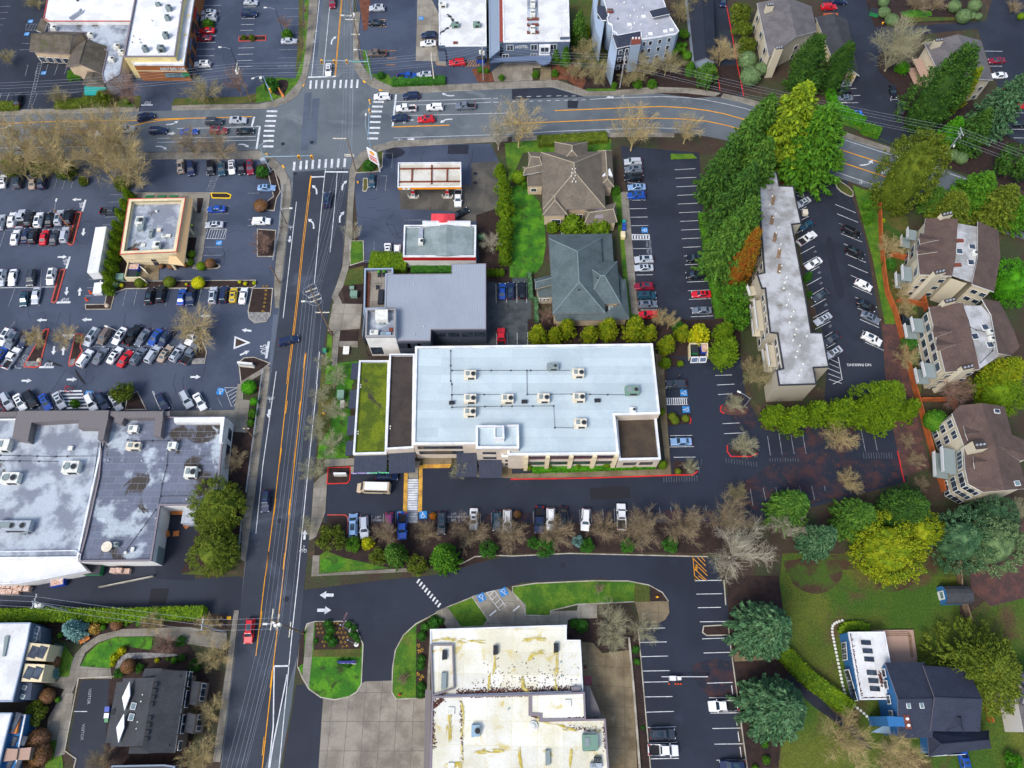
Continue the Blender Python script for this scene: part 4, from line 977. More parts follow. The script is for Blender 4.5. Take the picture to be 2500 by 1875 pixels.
def hip(root,c4,he,hr,axis='x',f=.3,m=SHTP,wall='stucco_beige',over=.5,name='roof',z0=0.0,wallname='wall',trim=FGRY):
 """hipped (f>0) or gabled (f=0) roof over a quadrilateral; c4 = NW NE SE SW corners at eave height"""
 NW,NE,SE,SW=gs(c4,he)
 if axis=='x':m1,m2=(NW+SW)/2,(NE+SE)/2
 else:m1,m2=(NW+NE)/2,(SW+SE)/2
 r1=m1+(m2-m1)*f;r2=m2-(m2-m1)*f;r1.z=r2.z=hr
 V=[NW,NE,SE,SW,r1,r2]
 F=[(0,4,5,1),(3,2,5,4)]+([(0,3,4),(1,5,2)] if f>0 else []) if axis=='x' else [(0,3,5,4),(1,4,5,2)]+([(0,4,1),(3,2,5)] if f>0 else [])
 prf(root,V,F,m,name=name,wall=trim,world=True)
 b=MB();b.tube([V[4],V[5]],.13,5)
 if f>0:
  for i,j in ((0,4),(3,4 if axis=='x' else 5),(1,5 if axis=='x' else 4),(2,5)):b.tube([V[i],V[j]],.11,5)
 b.mk('ridge_cap',m.replace('shingle','ridge') if 'ridge_'+m[8:] in MATS else m,root)
 if wall:
  P=inset([NW,NE,SE,SW],over);n=4;b=MB()
  for k in range(n):
   a,c=P[k],P[(k+1) % n];b.face([(a.x,a.y,z0),(c.x,c.y,z0),(c.x,c.y,he-.1),(a.x,a.y,he-.1)])
  if f==0:
   ends=((NW,SW,r1),(NE,SE,r2)) if axis=='x' else ((NW,NE,r1),(SW,SE,r2))
   for a,c,r in ends:
    k=(m2-m1).normalized()*over*(1 if r is r1 else -1);b.face([(a.x+k.x,a.y+k.y,he-.15),(c.x+k.x,c.y+k.y,he-.15),(r.x+k.x,r.y+k.y,hr-.15)])
  b.mk(wallname,wall,root)
 return V
def root_at(name,label,cat,pts,h,group=None):
 P=gs(pts,h);c=sum((V3((p.x,p.y,0)) for p in P),V3())/len(P);return thing(name,label,cat,c,group)
UNITS=[]
def unit(x,y,h,sx,sy,hh,label,m=UCRM,fans=1,rot=0.0,name='rooftop_unit',cat='air conditioner',group=None):
 """rooftop machine: casing, fan rings, hood"""
 o=g(x,y,h+hh);t=thing(name,label,cat,(o.x,o.y,h),group,rot);b=MB()
 b.box((0,0),sx,sy,.12,hh);b.box((-sx*.32,0),sx*.3,sy*1.12,.1,hh*.55);b.mk('casing',m).parent=t
 k=MB();k.box((0,0),sx*.9,sy*.8,0,.12);k.mk('base_rail',UGRY).parent=t
 for i in range(fans):
  fx=sx*(.28 if fans==1 else (.5*(i+.5)/fans*2-.5)*.9);r=min(sy*.32,sx*.42/max(fans,1));b=MB();b.cyl((fx,0),r,hh,hh+.1,14);b.mk('fan_cowl',UGRY).parent=t
  b=MB();b.cyl((fx,0),r*.82,hh+.1,hh+.115,12);b.mk('fan',FDRK).parent=t
 if sx>1.6:
  b=MB();b.box((-sx*.2,sy*.05),sx*.3,sy*.55,hh,hh+.12);b.mk('hatch',UGRY).parent=t
  b=MB();b.box((sx*.1,-sy*.52),sx*.5,.06,.3,hh*.8);b.mk('grille',FDRK).parent=t
 UNITS.append(t);return t
def vent(x,y,h,r,hh,label,m=STEL,group=None,name='roof_vent',cat='roof vent'):
 o=g(x,y,h+hh);b=MB();b.cyl((0,0),r*.7,0,hh*.8,8);b.cyl((0,0),r,hh*.7,hh,8,r2=r*.6)
 t=b.mk(name,m);t.location=(o.x,o.y,h);return tag(t,label,cat,group)
def skl(root,x,y,h,sx,sy,rot=0.0,m=GLPL,frame=TRWH):
 o=g(x,y,h+.15);b=MB();b.box((o.x,o.y),sx,sy,h-.05,h+.15,rot);f=b.mk('skylight',frame,root)
 b=MB();b.box((o.x,o.y),sx-.16,sy-.16,h+.15,h+.165,rot);b.mk('pane',m,f)
def roof_pipe(pts,h,label,r=.05,zoff=.15,m='pipe_dark',feet=True):
 P=gs(pts,h+zoff);b=MB();b.tube([tuple(p) for p in P],r,5)
 if feet:
  for i in range(len(P)-1):
   n=max(1,int((P[i+1]-P[i]).length/3.2))
   for k in range(n):
    q=P[i]+(P[i+1]-P[i])*(k/n);b.box((q.x,q.y),.28,.28,h,h+zoff+.03)
 return tag(b.mk('roof_pipe',m),label,'pipe')
WH=(.5,.3,PPWH)
# ---------------------------------------------------------------- 1 long pale-roofed office block in the middle
T()
office,P=bld('office_block','long office block with a pale blue-grey membrane roof in the middle of the town','building',
 [(1014,846),(1593,839),(1611,1010),(1501,1013),(1511,1108),(1240,1111),(1238,1083),(1008,1085)],8.5,wall='stucco_beige',roof='membrane',par=(.35,.45,PPWH))
blk(office,[(951,864),(1012,864),(1009,1093),(941,1097)],6.0,'stucco_beige','gravel_roof',(.5,.35,PPWH),names=('wing_wall','gravel_roof','wing_parapet'))
blk(office,[(877,880),(950.4,880),(943,1107),(862,1109)],4.2,'stucco_beige','moss_roof',(.5,.35,PPWH),names=('wing_wall','moss_roof','wing_parapet'))
blk(office,[(1503,1019),(1602,1017),(1613,1121),(1511,1123)],6.0,'stucco_beige','gravel_roof_brown',(.6,.4,PPWH),names=('wing_wall','gravel_roof','wing_parapet'))
blk(office,[(1162,1039),(1266,1037),(1267,1094),(1162,1094)],10.0,'stucco_beige','membrane',(.7,.4,PPWH),names=('stair_tower','stair_roof','stair_parapet'))
blk(office,[(1206,1040),(1230,1039),(1231,1070),(1206,1070)],11.2,STWH,'membrane',(.3,.3,PPWH),z0=9.2,names=('hatch_house','hatch_roof','hatch_parapet'))
blk(office,[(1225,1098),(1281,1098),(1281,1115),(1225,1115)],6.5,'stucco_beige','membrane',(.2,.3,PPWH),names=('porch_wall','porch_roof','porch_parapet'))
A,d,n,L_=wd_(office,(1280,1111),(1511,1108),8.5)
for k in range(5):
 u=L_*k/4;b=MB();b.obox(A+d*min(max(u,.4),L_-.4)+n*.25+V3((0,0,4.1)),d*.4,n*.26,V3((0,0,4.1)));b.mk('pilaster',STCR,office)
for k in range(4):
 for z in (2.6,6.0):window(office,A,d,n,L_*(k+.5)/4,L_/4-1.2,z,z+1.5,frame=TRDK,mull=4)
wins(office,(1009,1085),(1160,1084),8.5,(.42,),-.72,5.9,7.3,frame=TRDK,mull=5);wins(office,(1009,1085),(1160,1084),8.5,(.42,),-.72,2.8,4.4,frame=TRDK,mull=5)
wins(office,(1162,1094),(1225,1094),10,(.5,),-.5,6.6,7.6,frame=TRDK,mull=3);wins(office,(1162,1094),(1225,1094),10,(.5,),-.5,3.6,4.6,frame=TRDK,mull=3)
wins(office,(1511,1123),(1612,1121),6,(.3,.7),-.3,2.8,4.2,frame=TRDK,mull=3);wins(office,(1226,1115),(1280,1115),6.5,(.5,),-.7,3.6,4.6,frame=TRDK,mull=3);wins(office,(1226,1115),(1280,1115),6.5,(.5,),-.7,1.2,2.4,frame=TRDK,mull=3)
wins(office,(1601,940),(1593,840),8.5,(.2,.5,.8),3,5.5,7,frame=TRDK,mull=3)
awning(office,(863,1109),(943,1107),4.2,3.6,3.3);awning(office,(944,1097),(1009,1093),6,4.2,3.4)
awning(office,(1110,1085),(1162,1084),8.5,5.0,3.2);awning(office,(1166,1094),(1224,1094),10,3.8,3.0)
for u0,u1 in ((.0,.18),(.3,.5),(.58,.78),(.84,.99)):awning(office,(877,880),(862,1109),4.2,1.9,3.2,u0=u0,u1=u1)
A,d,n,L_=wd_(office,(863,1109),(943,1107),4.2)
o_=A+n*3.66+V3((0,0,2.84))
place_text('Lake Washington',.62,o_+d*L_*.25,d,(0,.35,.94),'lavender','lettering',office);place_text('Physical Therapy',.66,o_+d*L_*.75,d,(0,.35,.94),'sign_mint','lettering',office)
door(office,(944,1097),(1009,1093),6,.5,2.0,2.3)
T(1,2)
OU=[(1,1,1848,1568,'north-west'),(1,2,1848,118,'westmost in the middle row'),(1,2,1845,235,'below the westmost one'),(2,2,-40,118,'second in the middle row'),(2,2,272,112,'third in the middle row'),(2,2,578,108,'fourth in the middle row'),(2,2,592,330,'alone near the south-east notch')]
for c,r,x,y,where in OU:T(c,r);unit(x,y,8.2,2.5,1.7,1.3,f'cream rooftop air conditioner on the long office roof, {where}',group='air conditioners on the long office roof')
T(2,1);unit(572,1555,8.2,2.5,1.7,1.3,'cream rooftop air conditioner beside the twin-fan condenser on the office roof',group='air conditioners on the long office roof')
unit(352,1500,8.2,2.4,1.3,1.2,'grey twin-fan condenser at the north edge of the office roof',UGRY,2)
T(2,2);unit(1040,45,8.2,2.8,1.7,1.4,'green-grey rooftop air conditioner at the east end of the office roof','unit_green');unit(1042,217,8.2,1.2,1.0,.9,'small white exhaust box near the east end of the office roof',UWHI)
for x,y,w_ in ((107,147,'left'),(738,137,'right')):
 unit(x,y,8.2,1.2,.7,.5,f'small dark twin vent on the office roof, {w_}most of two',FDRK,0,name='roof_vent',cat='roof vent')
T(1,2);unit(1690,156,8.2,1.1,.7,.5,'small dark vent box west of the air conditioners on the office roof',FDRK,0,name='roof_vent',cat='roof vent')
for h_,x,y,w_ in ((3.7,882,405,'moss roof south end'),(3.7,905,2,'moss roof north end'),(5.5,1160,360,'dark gravel roof')):
 vent(x,y,h_,.16,.4,f'white vent cap at the {w_}, upper of its pair',UWHI);vent(x-2,y+20,h_,.16,.4,f'white vent cap at the {w_}, lower of its pair',UWHI)
roof_pipe([(1680,-290),(1680,-30),(1690,0),(1690,90),(2110,88)],8.2,'dark gas pipe running from the north edge along the west of the office roof');roof_pipe([(1690,90),(1690,200),(2120,190),(2211,190),(2570,188),(2580,375),(2790,378)],8.2,'dark gas pipe stepping across the middle of the office roof')
T(2,1);roof_pipe([(-520,1540),(-10,1540),(500,1540)],8.2,'dark gas pipe along the north row of units on the office roof');roof_pipe([(128,1540),(130,1745)],8.2,'short dark gas pipe running south from the north pipe')
T(2,2);roof_pipe([(130,88),(520,85),(980,92)],8.2,'dark gas pipe linking the middle row of units')
# ---------------------------------------------------------------- 2 grey ribbed metal roof with tower
T(1,1)
clinic,P=bld('metal_roofed_office','dark office with a grey ribbed metal roof and a square white stair tower','building',[(1130,710),(1690,705),(1690,620),(1985,618),(1985,1182),(1510,1185),(1505,1282),(1200,1282),(1200,1000),(1122,1000)],7.0,wall='siding_navy',roof='metal_roof',par=(.05,.08,FGRY,.3))
blk(clinic,[(938,660),(1182,657),(1182,705),(1128,712),(1122,1002),(950,1010),(935,1080),(915,1240),(930,1000)],5.0,'siding_navy','concrete_apron',(.9,.3,'siding_pale_blue',.9),names=('terrace_wall','terrace','terrace_parapet'))
blk(clinic,[(950,1008),(1205,1006),(1202,1246),(943,1248)],9.0,STWH,'stained_roof_pale',(1.0,.35,'stucco_grey',.6),names=('stair_tower','tower_roof','tower_parapet'))
blk(clinic,[(1030,1015),(1138,1014),(1136,1100),(1028,1100)],9.6,UWHI,UWHI,None,z0=8.0,names=('lift_house','lift_roof','p'))
b=MB();P=gs([(950,695),(990,695),(975,1000),(930,1000)],4.3);b.prism(P,4.1,4.25);b.mk('planter','mulch_red',clinic)
wins(clinic,(1205,1282),(1505,1282),7,(.2,.5,.8),3,3.6,5.6,frame=TRDK,mull=3);wins(clinic,(1510,1185),(1985,1183),7,(.15,.4,.65,.88),2.2,3.8,5.6,frame=TRDK,mull=2);wins(clinic,(945,1248),(1202,1246),9,(.22,),2.4,1.0,4.0,frame=TRDK,mull=2)
unit(1018,1210,8.0,1.8,1.2,1.0,'white air handler in the south-west corner of the square tower roof',UWHI,0);unit(1120,1222,8.0,2.2,.8,.5,'pale blue duct box on the square tower roof','steel_blue',0);unit(1165,1185,8.0,.8,.8,.5,'small rust-red hatch on the square tower roof','rust',0,name=RFHT,cat='roof hatch');unit(1085,1130,8.0,1.2,.5,.4,'small grey pipe box below the white lift house',UGRY,0)
for x,y in ((1362,795),(1447,1155),(1363,1225)):vent(x,y,7.0,.12,.4,f'small white vent pipe on the ribbed metal roof, {"north" if y < 900 else ("south" if y < 1200 else "southmost")} one',UWHI)
b=MB();bx=g(1565,1290,1)
for k,x in enumerate((1555,1588,1620)):unit(x,1272,0,.9,.9,1.1,('left','middle','right')[k]+' grey condenser in the yard behind the metal-roofed office',UGRY,1)
# stairs
b=MB();a0,a1=g(1760,1240,0),g(1975,1190,4)
for k in range(14):
 q=a0+(a1-a0)*(k/13);b.obox(q+V3((0,0,.05)),(.22,.05,0),(0,.7,0),(0,0,.04))
b.tube([a0+V3((0,.7,0)),a1+V3((0,.7,0))],.06);b.tube([a0-V3((0,.7,0)),a1-V3((0,.7,0))],.06);b.mk('outside_stair',TRDK,clinic)
# ---------------------------------------------------------------- 3 filling station
T(1,0)
can,P=bld('filling_station_canopy','white ribbed filling station canopy with orange fascia and rusty beams','canopy',[(1228,1405),(1770,1400),(1772,1612),(1224,1616)],5.6,wall='orange_band',roof='canopy_deck',par=(.45,.2,PPWH,.15),z0=4.7)
b=MB()
for a,c in (((1240,1458),(1765,1453)),((1236,1570),(1765,1566)),((1350,1455),(1345,1572)),((1518,1425),(1516,1590)),((1652,1455),(1650,1570))):
 p,q=g(*a,5.3),g(*c,5.3);dd=(q-p).normalized();nn=V3((-dd.y,dd.x,0));b.obox((p+q)/2+V3((0,0,-.02)),(q-p)/2,nn*.18,V3((0,0,.12)))
b.mk('roof_beam','rust',can)
for x,y in ((1358,1690),(1652,1690)):
 o=g(x,y,0);b=MB();b.box((o.x,o.y+.8),.6,.6,0,4.75);b.mk('column',STWH,can)
A,d,n,L_=wd_(can,(1224,1616),(1772,1612),5.6)
def shell(parent,o,x,y,z_,s=.5):
 """fan-shaped shell mark"""
 b=MB();x=V3(x);y=V3(y);z_=V3(z_)
 for m_i,k,off in ((0,1.0,0),(1,.82,.012)):
  b.face([o+z_*off+x*s*k*math.cos(R(a))*1.0+y*s*k*(math.sin(R(a))*.9) for a in range(-20,201,20)]+[o+z_*off-x*s*k*.3-y*s*k*.75,o+z_*off+x*s*k*.3-y*s*k*.75],m_i)
 return b.mk('emblem',['red_band','signal_yellow'],parent)
b=MB();b.obox(A+d*L_*.13+n*.07+V3((0,0,5.15)),d*.9,n*.03,V3((0,0,.42)));b.mk('sign_panel',PLWH,can);shell(can,A+d*L_*.13+n*.12+V3((0,0,5.15)),d,(0,0,1),n,.36)
T(1,1)
for k,(x,y) in enumerate(((1362,45),(1655,45))):
 o=g(x,y,0);t=thing('fuel_pump',('left','right')[k]+' fuel pump under the filling station canopy','fuel pump',(o.x,o.y,0));b=MB();b.box((0,0),2.2,.9,.0,.16);b.mk('plinth','kerb').parent=t
 b=MB();b.box((0,0),.8,.6,.16,1.75);b.mk('cabinet',PLWH).parent=t;b=MB();b.box((0,0),.62,.64,1.0,1.5);b.mk('screen',TRDK).parent=t
 b=MB();b.box((0,0),.84,.64,1.76,2.0);b.mk('top','red_band').parent=t
 for s in (-1,1):b=MB();b.cyl((s*1.3,0),.09,0,1.0,8);b.mk('bollard',PLWH).parent=t
shop,P=bld('station_shop','station shop with grey-green metal roof, white parapet and red band','shop',[(1280,285),(1900,285),(1895,556),(1270,556)],4.6,wall=STWH,roof='station_metal',par=(.55,.3,PPWH,.2))
for s,(p,q) in enumerate((((1270,556),(1895,556)),((1280,285),(1270,556)))):
 A,d,n,L_=wd_(shop,p,q,4.6);b=MB();b.obox(A+d*L_/2+n*.08+V3((0,0,3.7)),d*(L_/2+.06),n*.05,V3((0,0,.5)));b.mk('red_band','red_band',shop)
prf(shop,[(1450,295,4.2),(1645,280,5.2),(1875,300,4.2),(1870,545,4.2),(1640,548,5.2),(1450,545,4.2),(1530,412,4.6)],[(0,6,5),(0,1,4,6),(6,4,5),(1,2,3,4)],'station_metal',name='pitched_roof',wall='station_metal')
blk(shop,[(1440,250),(1850,250),(1850,288),(1440,288)],4.9,STWH,'white_roof',(.1,.2,PPWH),names=('sign_wall','sign_wall_top','sign_parapet'))
b=MB();N_=10;W0,W1=[],[]
for k in range(N_+1):
 t=k/N_;z=4.0+1.1*math.sin(math.pi*t);W0.append(g(1515+205*t,186,z));W1.append(g(1512+207*t,258,z))
i0=len(b.v);b.v+=[tuple(v) for v in W0+W1]+[tuple(v-V3((0,0,.35))) for v in W0+W1];M_=N_+1
for k in range(N_):b.f+=[(k,k+1,M_+k+1,M_+k),(2*M_+k,3*M_+k,3*M_+k+1,2*M_+k+1),(k,2*M_+k,2*M_+k+1,k+1),(M_+k,M_+k+1,3*M_+k+1,3*M_+k)];b.m+=[0]*4
b.f+=[(0,M_,3*M_,2*M_),(N_,2*M_+N_,3*M_+N_,M_+N_)];b.m+=[0,0]
b.mk('curved_entrance_canopy','red_canopy',shop,recalc=True)
unit(1422,420,4.1,1.1,1.5,1.0,'white boxy air conditioner with a duct on the station shop roof',UWHI,1);unit(1424,350,4.1,1.0,3.0,.6,'grey sheet-metal duct on the station shop roof',STEL,0,name='roof_duct',cat='duct')
# ---------------------------------------------------------------- 4 taupe hipped office
T(2,0)
tau=root_at('hip_roofed_office','single-storey office with a taupe shingle cross-hipped roof','building',[(250,1315),(780,1310),(805,1800),(265,1805)],4.5)
hip(tau,[(250,1315),(780,1308),(808,1800),(268,1806)],4.6,9.0,'y',.42,SHTP,STTN,.6)
hip(tau,[(368,1226),(652,1226),(656,1470),(372,1470)],4.5,7.4,'y',.42,SHTP,STTN,.5,'wing_roof',wallname='wing_wall')
hip(tau,[(262,1660),(470,1655),(476,1852),(266,1856)],4.4,6.2,'y',.42,SHTP,STTN,.5,'wing_roof',wallname='wing_wall')
hip(tau,[(138,1310),(262,1318),(262,1450),(140,1440)],4.2,5.2,'x',.2,SHTP,STTN,.4,'porch_roof',wallname='porch_wall')
hip(tau,[(95,1440),(275,1400),(275,1478),(98,1514)],3.8,4.6,'x',.1,SHTP,None,.4,'porch_roof',trim=PPWH)
hip(tau,[(740,1305),(862,1302),(882,1612),(760,1605)],4.2,5.6,'y',.1,SHTP,STTN,.5,'porch_roof',wallname='porch_wall')
hip(tau,[(628,1822),(810,1745),(902,1752),(906,1918),(630,1922)][0:1]+[(898,1750),(908,1918),(630,1922)],3.9,5.3,'x',.12,SHTP,STTN,.4,'porch_roof',wallname='porch_wall')
blk(tau,[(130,1500),(260,1480),(258,1610),(140,1612)],3.0,STTN,SHTP,None,names=('lobby_wall','lobby_roof','p'))
wins(tau,(470,1806),(630,1803),4.6,(.3,.7),2.0,1.0,2.4);wins(tau,(300,1852),(470,1852),4.4,(.5,),2.2,1.0,2.4);wins(tau,(142,1612),(258,1610),3.0,(.3,.5),.7,1.3,2.2)
b=MB();p=g(822,1488,5.2);b.prism([p+V3((-1.3,-1.1,0)),p+V3((1.3,-1.1,0)),p+V3((.7,1.2,0))],4.6,5.3);b.mk('dormer',PPWH,tau)
for k,(x,y) in enumerate(((518,1298),(505,1395),(522,1455),(548,1455),(518,1487),(548,1480),(515,1515),(547,1512),(536,1538),(522,1562),(552,1562))):
 vent(x,y,7.2 if k<2 else 8.6,.16,.5,f'small white vent cap on the taupe hipped roof, {ORD[k]} from the north',UWHI,'vent caps on the taupe hipped roof')
# ---------------------------------------------------------------- 5 slate hipped office
T(2,1)
sla=root_at('slate_roofed_office','office with a grey-green slate-coloured hipped roof and lower skirt roof','building',[(325,400),(768,395),(808,1045),(350,1050)],5.5)
hip(sla,[(324,402),(768,396),(808,1044),(352,1052)],5.6,9.0,'y',.3,SHSL,STTN,.5)
hip(sla,[(600,606),(908,598),(938,960),(640,968)],5.55,8.4,'x',.45,SHSL,STTN,.5,'wing_roof',wallname='wing_wall')
prf(sla,[(312,366,3.8),(862,358,3.8),(878,600,3.8),(772,606,4.9),(766,402,4.9),(330,408,4.9),(335,720,3.8),(345,716,4.9)],[(0,5,4,1),(1,4,3,2),(0,6,7,5)],SHSL,name='skirt_roof',wall=FGRY)
prf(sla,[(928,755,3.8),(985,752,3.6),(1016,1098,3.6),(380,1112,3.6),(360,1052,4.9),(808,1040,4.9),(938,955,4.9),(930,770,4.9)],[(0,1,2,6,7),(2,3,4,5),(2,5,6)],SHSL,name='skirt_roof',wall=FGRY)
blk(sla,[(330,378),(850,372),(868,595),(960,765),(990,1080),(392,1095),(350,700)],3.5,STTN,SHSL,None,names=('lower_wall','ceiling','p'))
hip(sla,[(195,752),(345,712),(350,800),(203,838)],3.8,4.6,'x',.05,SHSL,None,.4,'porch_roof',trim=STCR)
blk(sla,[(215,835),(345,810),(348,905),(232,912)],2.8,'siding_taupe',SHSL,None,names=('porch_wall','porch_top','p'))
wins(sla,(215,912),(345,908),2.8,(.25,.5,.75),.5,1.6,2.3)
skl(sla,856,1015,4.3,1.0,1.9,0)
for k,(x,y) in enumerate(((562,527),(547,567),(582,565),(556,682),(587,683),(562,788),(578,840),(740,738))):
 vent(x,y,8.3,.2,.35,f'dark vent hood on the slate roof, {ORD[k]} from the north',PLDK,'vent hoods on the slate roof')
for k,x in enumerate((440,487,520,568,620)):unit(x,357,0,.8,.8,.9,f'grey condenser against the north wall of the slate-roofed office, {ORD[k]} from the west',UGRY,1,group='condensers behind the slate-roofed office')
# ---------------------------------------------------------------- 6 long white-roofed apartment block
T()
apt,P=bld('apartment_block','long three-storey apartment block with a stepped white flat roof beside the firs','building',[(1852,420),(1897,419),(1903,453),(1938,454),(1942,478),(1957,545),(1934,548),(1939,575),(1968,729),(1981,811),(2009,812),(2025,896),(1987,898),(1994,938),(1902,941),(1896,903),(1912,899),(1898,814),(1880,812),(1868,704),(1860,705),(1848,669),(1866,665),(1858,560)],8.5,wall='siding_taupe',roof='apartment_roof',par=(.08,.25,TRDK,.2))
for p,q,us in (((1866,704),(1880,810),(.15,.4,.65,.9)),((1898,816),(1911,897),(.15,.4,.65,.9)),((1858,562),(1866,663),(.2,.5,.8)),((1904,940),(1992,938),())):
 for z in (1.0,3.8,6.4):wins(apt,p,q,8.5,us,1.5,z,z+1.3)
for p,q in (((1868,716),(1877,790)),((1900,826),(1908,880)),((1851,680),(1858,702))):
 A,d,n,L_=wd_(apt,p,q,8.5)
 for z in (2.7,5.4):
  b=MB();b.obox(A+d*L_/2+n*.9+V3((0,0,z)),d*L_/2,n*.9,V3((0,0,.1)));bal=b.mk('balcony',SDCR,apt)
  b=MB();b.obox(A+d*L_/2+n*1.77+V3((0,0,z+.55)),d*L_/2,n*.04,V3((0,0,.45)));b.mk('railing',TRWH,bal)
T(3,1)
k=0
for i,(x,y) in enumerate(((40,30),(20,100),(70,180),(50,215),(95,300),(75,350),(115,445),(100,485),(120,630),(105,680),(165,730),(150,775),(140,825),(190,875),(180,925),(165,970),(225,1025),(205,1070),(190,1120),(250,1180),(235,1225),(220,1275),(280,1320),(258,1370),(245,1420),(308,1478),(292,1530),(275,1580),(340,1240))):
 vent(x,y,8.42,.2,.45,'small white vent on the long stepped roof of the apartment block',UWHI,'vents along the long stepped roof')
for i,(x,y) in enumerate(((45,70),(35,240),(60,390),(95,530),(100,660),(160,800),(230,1060),(265,1390),(285,1560))):
 p=g(x,y,8.5);b=MB();b.box((0,0),.8,2.6,0,.1);o=b.mk('plywood_skid','wood_pole' if i<5 else 'apartment_roof');o.location=(p.x,p.y,8.43);o.rotation_euler.z=R(-18);tag(o,f'weathered plywood skid on the long stepped roof, number {i+1} from the north','board','skids on the long stepped roof')
# ---------------------------------------------------------------- 7 brown-roofed flats on the east side
def flats(root,west,mid,east,he,hr,dormers,wallm=SDCR):
 W=gs(west,he);
 hs=[hr if p[2] else he for p in west];prf(root,[(p[0],p[1],hs[i]) for i,p in enumerate(west)],[tuple(range(len(west)))],SHBR,name='roof')
 hs=[hr if p[2] else he for p in east];prf(root,[(p[0],p[1],hs[i]) for i,p in enumerate(east)],[tuple(range(len(east)))],SHBR,name='roof')
 M=gs(mid,hr-.6);MB().face([(p.x,p.y,hr-.6) for p in ccw(M)]).mk('flat_roof','apartment_roof',root)
 H=gs([p[:2] for p in west if not p[2]],he)+gs([p[:2] for p in east if not p[2]],he)
 for P in (gs([p[:2] for p in west],he),M,gs([p[:2] for p in east],he)):
  P=inset(P,.45);b=MB();n=len(P)
  for k in range(n):
   a,c=P[k],P[(k+1) % n];b.face([(a.x,a.y,0),(c.x,c.y,0),(c.x,c.y,he-.15),(a.x,a.y,he-.15)])
  b.mk('wall',wallm,root)
 for a,r,c in dormers:
  prf(root,[(a[0],a[1],he+.1),(r[0],r[1],hr-.4),(c[0],c[1],he+.1),((a[0]+c[0])/2-8,(a[1]+c[1])/2,he+1.3)],[(0,1,3),(3,1,2)],SHBR,name='dormer_roof',th=.15)
def chimney(root,x,y,h,sx=2.6,sy=1.0,rot=.25,z0=0,hb=9):
 o=g(x,y,h);b=MB();b.box((o.x,o.y),sx,sy,z0,h,rot);c=b.mk('chimney',SDCR,root);b=MB();b.box((o.x,o.y),sx-.1,sy-.1,h,h+.14,rot);b.mk('chimney_cap','gravel_roof',c)
 ca,sa=math.cos(rot),math.sin(rot)
 for k in (-1,0,1):b=MB();b.cyl((o.x+k*sx*.3*ca,o.y+k*sx*.3*sa),.22,h+.14,h+.42,8);b.mk('flue',STEL,c)
T(3,1)
f1=root_at('flats','brown-roofed block of flats by the orange fence, northmost of three','building',[(1360,225),(1990,330),(1955,860),(1310,710)],9,'brown-roofed flats by the orange fence')
flats(f1,[(1360,225,0),(1640,230,1),(1620,575,1),(1590,725,1),(1310,712,0),(1292,540,0),(1345,352,0)],[(1640,270),(1812,300),(1802,560),(1762,782),(1590,725),(1622,450)],[(1812,250,1),(1990,330,0),(2008,560,0),(1955,862,0),(1762,795,1),(1812,560,1)],9.3,11.0,[((1312,352),(1475,412),(1312,448)),((1300,460),(1465,515),(1290,540))])
chimney(f1,1545,190,11.3);chimney(f1,1482,690,11.3)
for z in (1.0,3.8,6.6):
 wins(f1,(1330,712),(1590,725),9.3,(.2,.55,.8),1.3,z,z+1.2);wins(f1,(1770,795),(1955,862),9.3,(.3,.7),1.3,z,z+1.2)
 wins(f1,(1345,352),(1310,712),9.3,(.1,.25,.4,.55,.7,.85),1.7,z,z+1.5,frame=TRWH)
for p,q in (((1345,260),(1345,345)),((1300,580),(1310,705))):
 A,d,n,L_=wd_(f1,p,q,9.3)
 for z in (3.0,6.0):
  b=MB();b.obox(A+d*L_/2+n*1.2+V3((0,0,z)),d*L_/2,n*1.2,V3((0,0,.1)));bal=b.mk('balcony',UGRY,f1);b=MB();b.obox(A+d*L_/2+n*2.35+V3((0,0,z+.55)),d*L_/2,n*.04,V3((0,0,.45)));b.mk('railing',TRWH,bal)
for x,y,m in ((1660,415,'rust'),(1640,625,'rust')):unit(x,y,10.4,1.6,.8,.4,f'low rust-red roof hatch on the northmost flats, {"upper" if y < 500 else "lower"} one',m,0,name=RFHT,cat='roof hatch')
for x,y in ((1765,470),(1655,510),(1755,605)):skl(f1,x,y,10.4,1.4,1.4,-.1,GLWN)
unit(1790,520,10.4,.8,1.2,.8,'small white air conditioner on the northmost flats',UWHI,1)
f2=root_at('flats','brown-roofed block of flats by the orange fence, middle of three','building',[(1390,990),(2000,945),(2170,1340),(1530,1555)],9,'brown-roofed flats by the orange fence')
flats(f2,[(1390,992,0),(1682,955,1),(1728,1105,1),(1790,1360,1),(1828,1530,1),(1532,1555,0),(1490,1380,0),(1430,1160,0)],[(1685,980),(1842,980),(1925,1070),(1990,1420),(1828,1528),(1735,1110)],[(1845,920,1),(2000,945,0),(2122,1182,0),(2172,1342,0),(2100,1410,0),(1988,1392,1),(1928,1062,1)],9.3,11.0,[((1430,1155),(1595,1200),(1432,1260)),((1455,1270),(1620,1315),(1462,1375))])
chimney(f2,1570,938,11.3);chimney(f2,1725,1512,11.3)
for z in (1.0,3.8,6.6):
 wins(f2,(1540,1555),(1820,1530),9.3,(.2,.55,.85),1.3,z,z+1.2);wins(f2,(1395,1010),(1525,1540),9.3,(.08,.24,.4,.56,.72,.88),1.8,z,z+1.5)
for p,q in (((1400,1030),(1425,1150)),((1500,1420),(1530,1550))):
 A,d,n,L_=wd_(f2,p,q,9.3)
 for z in (3.0,6.0):
  b=MB();b.obox(A+d*L_/2+n*1.4+V3((0,0,z)),d*L_/2,n*1.4,V3((0,0,.1)));bal=b.mk('balcony',UGRY,f2);b=MB();b.obox(A+d*L_/2+n*2.75+V3((0,0,z+.55)),d*L_/2,n*.04,V3((0,0,.45)));b.mk('railing',TRWH,bal)
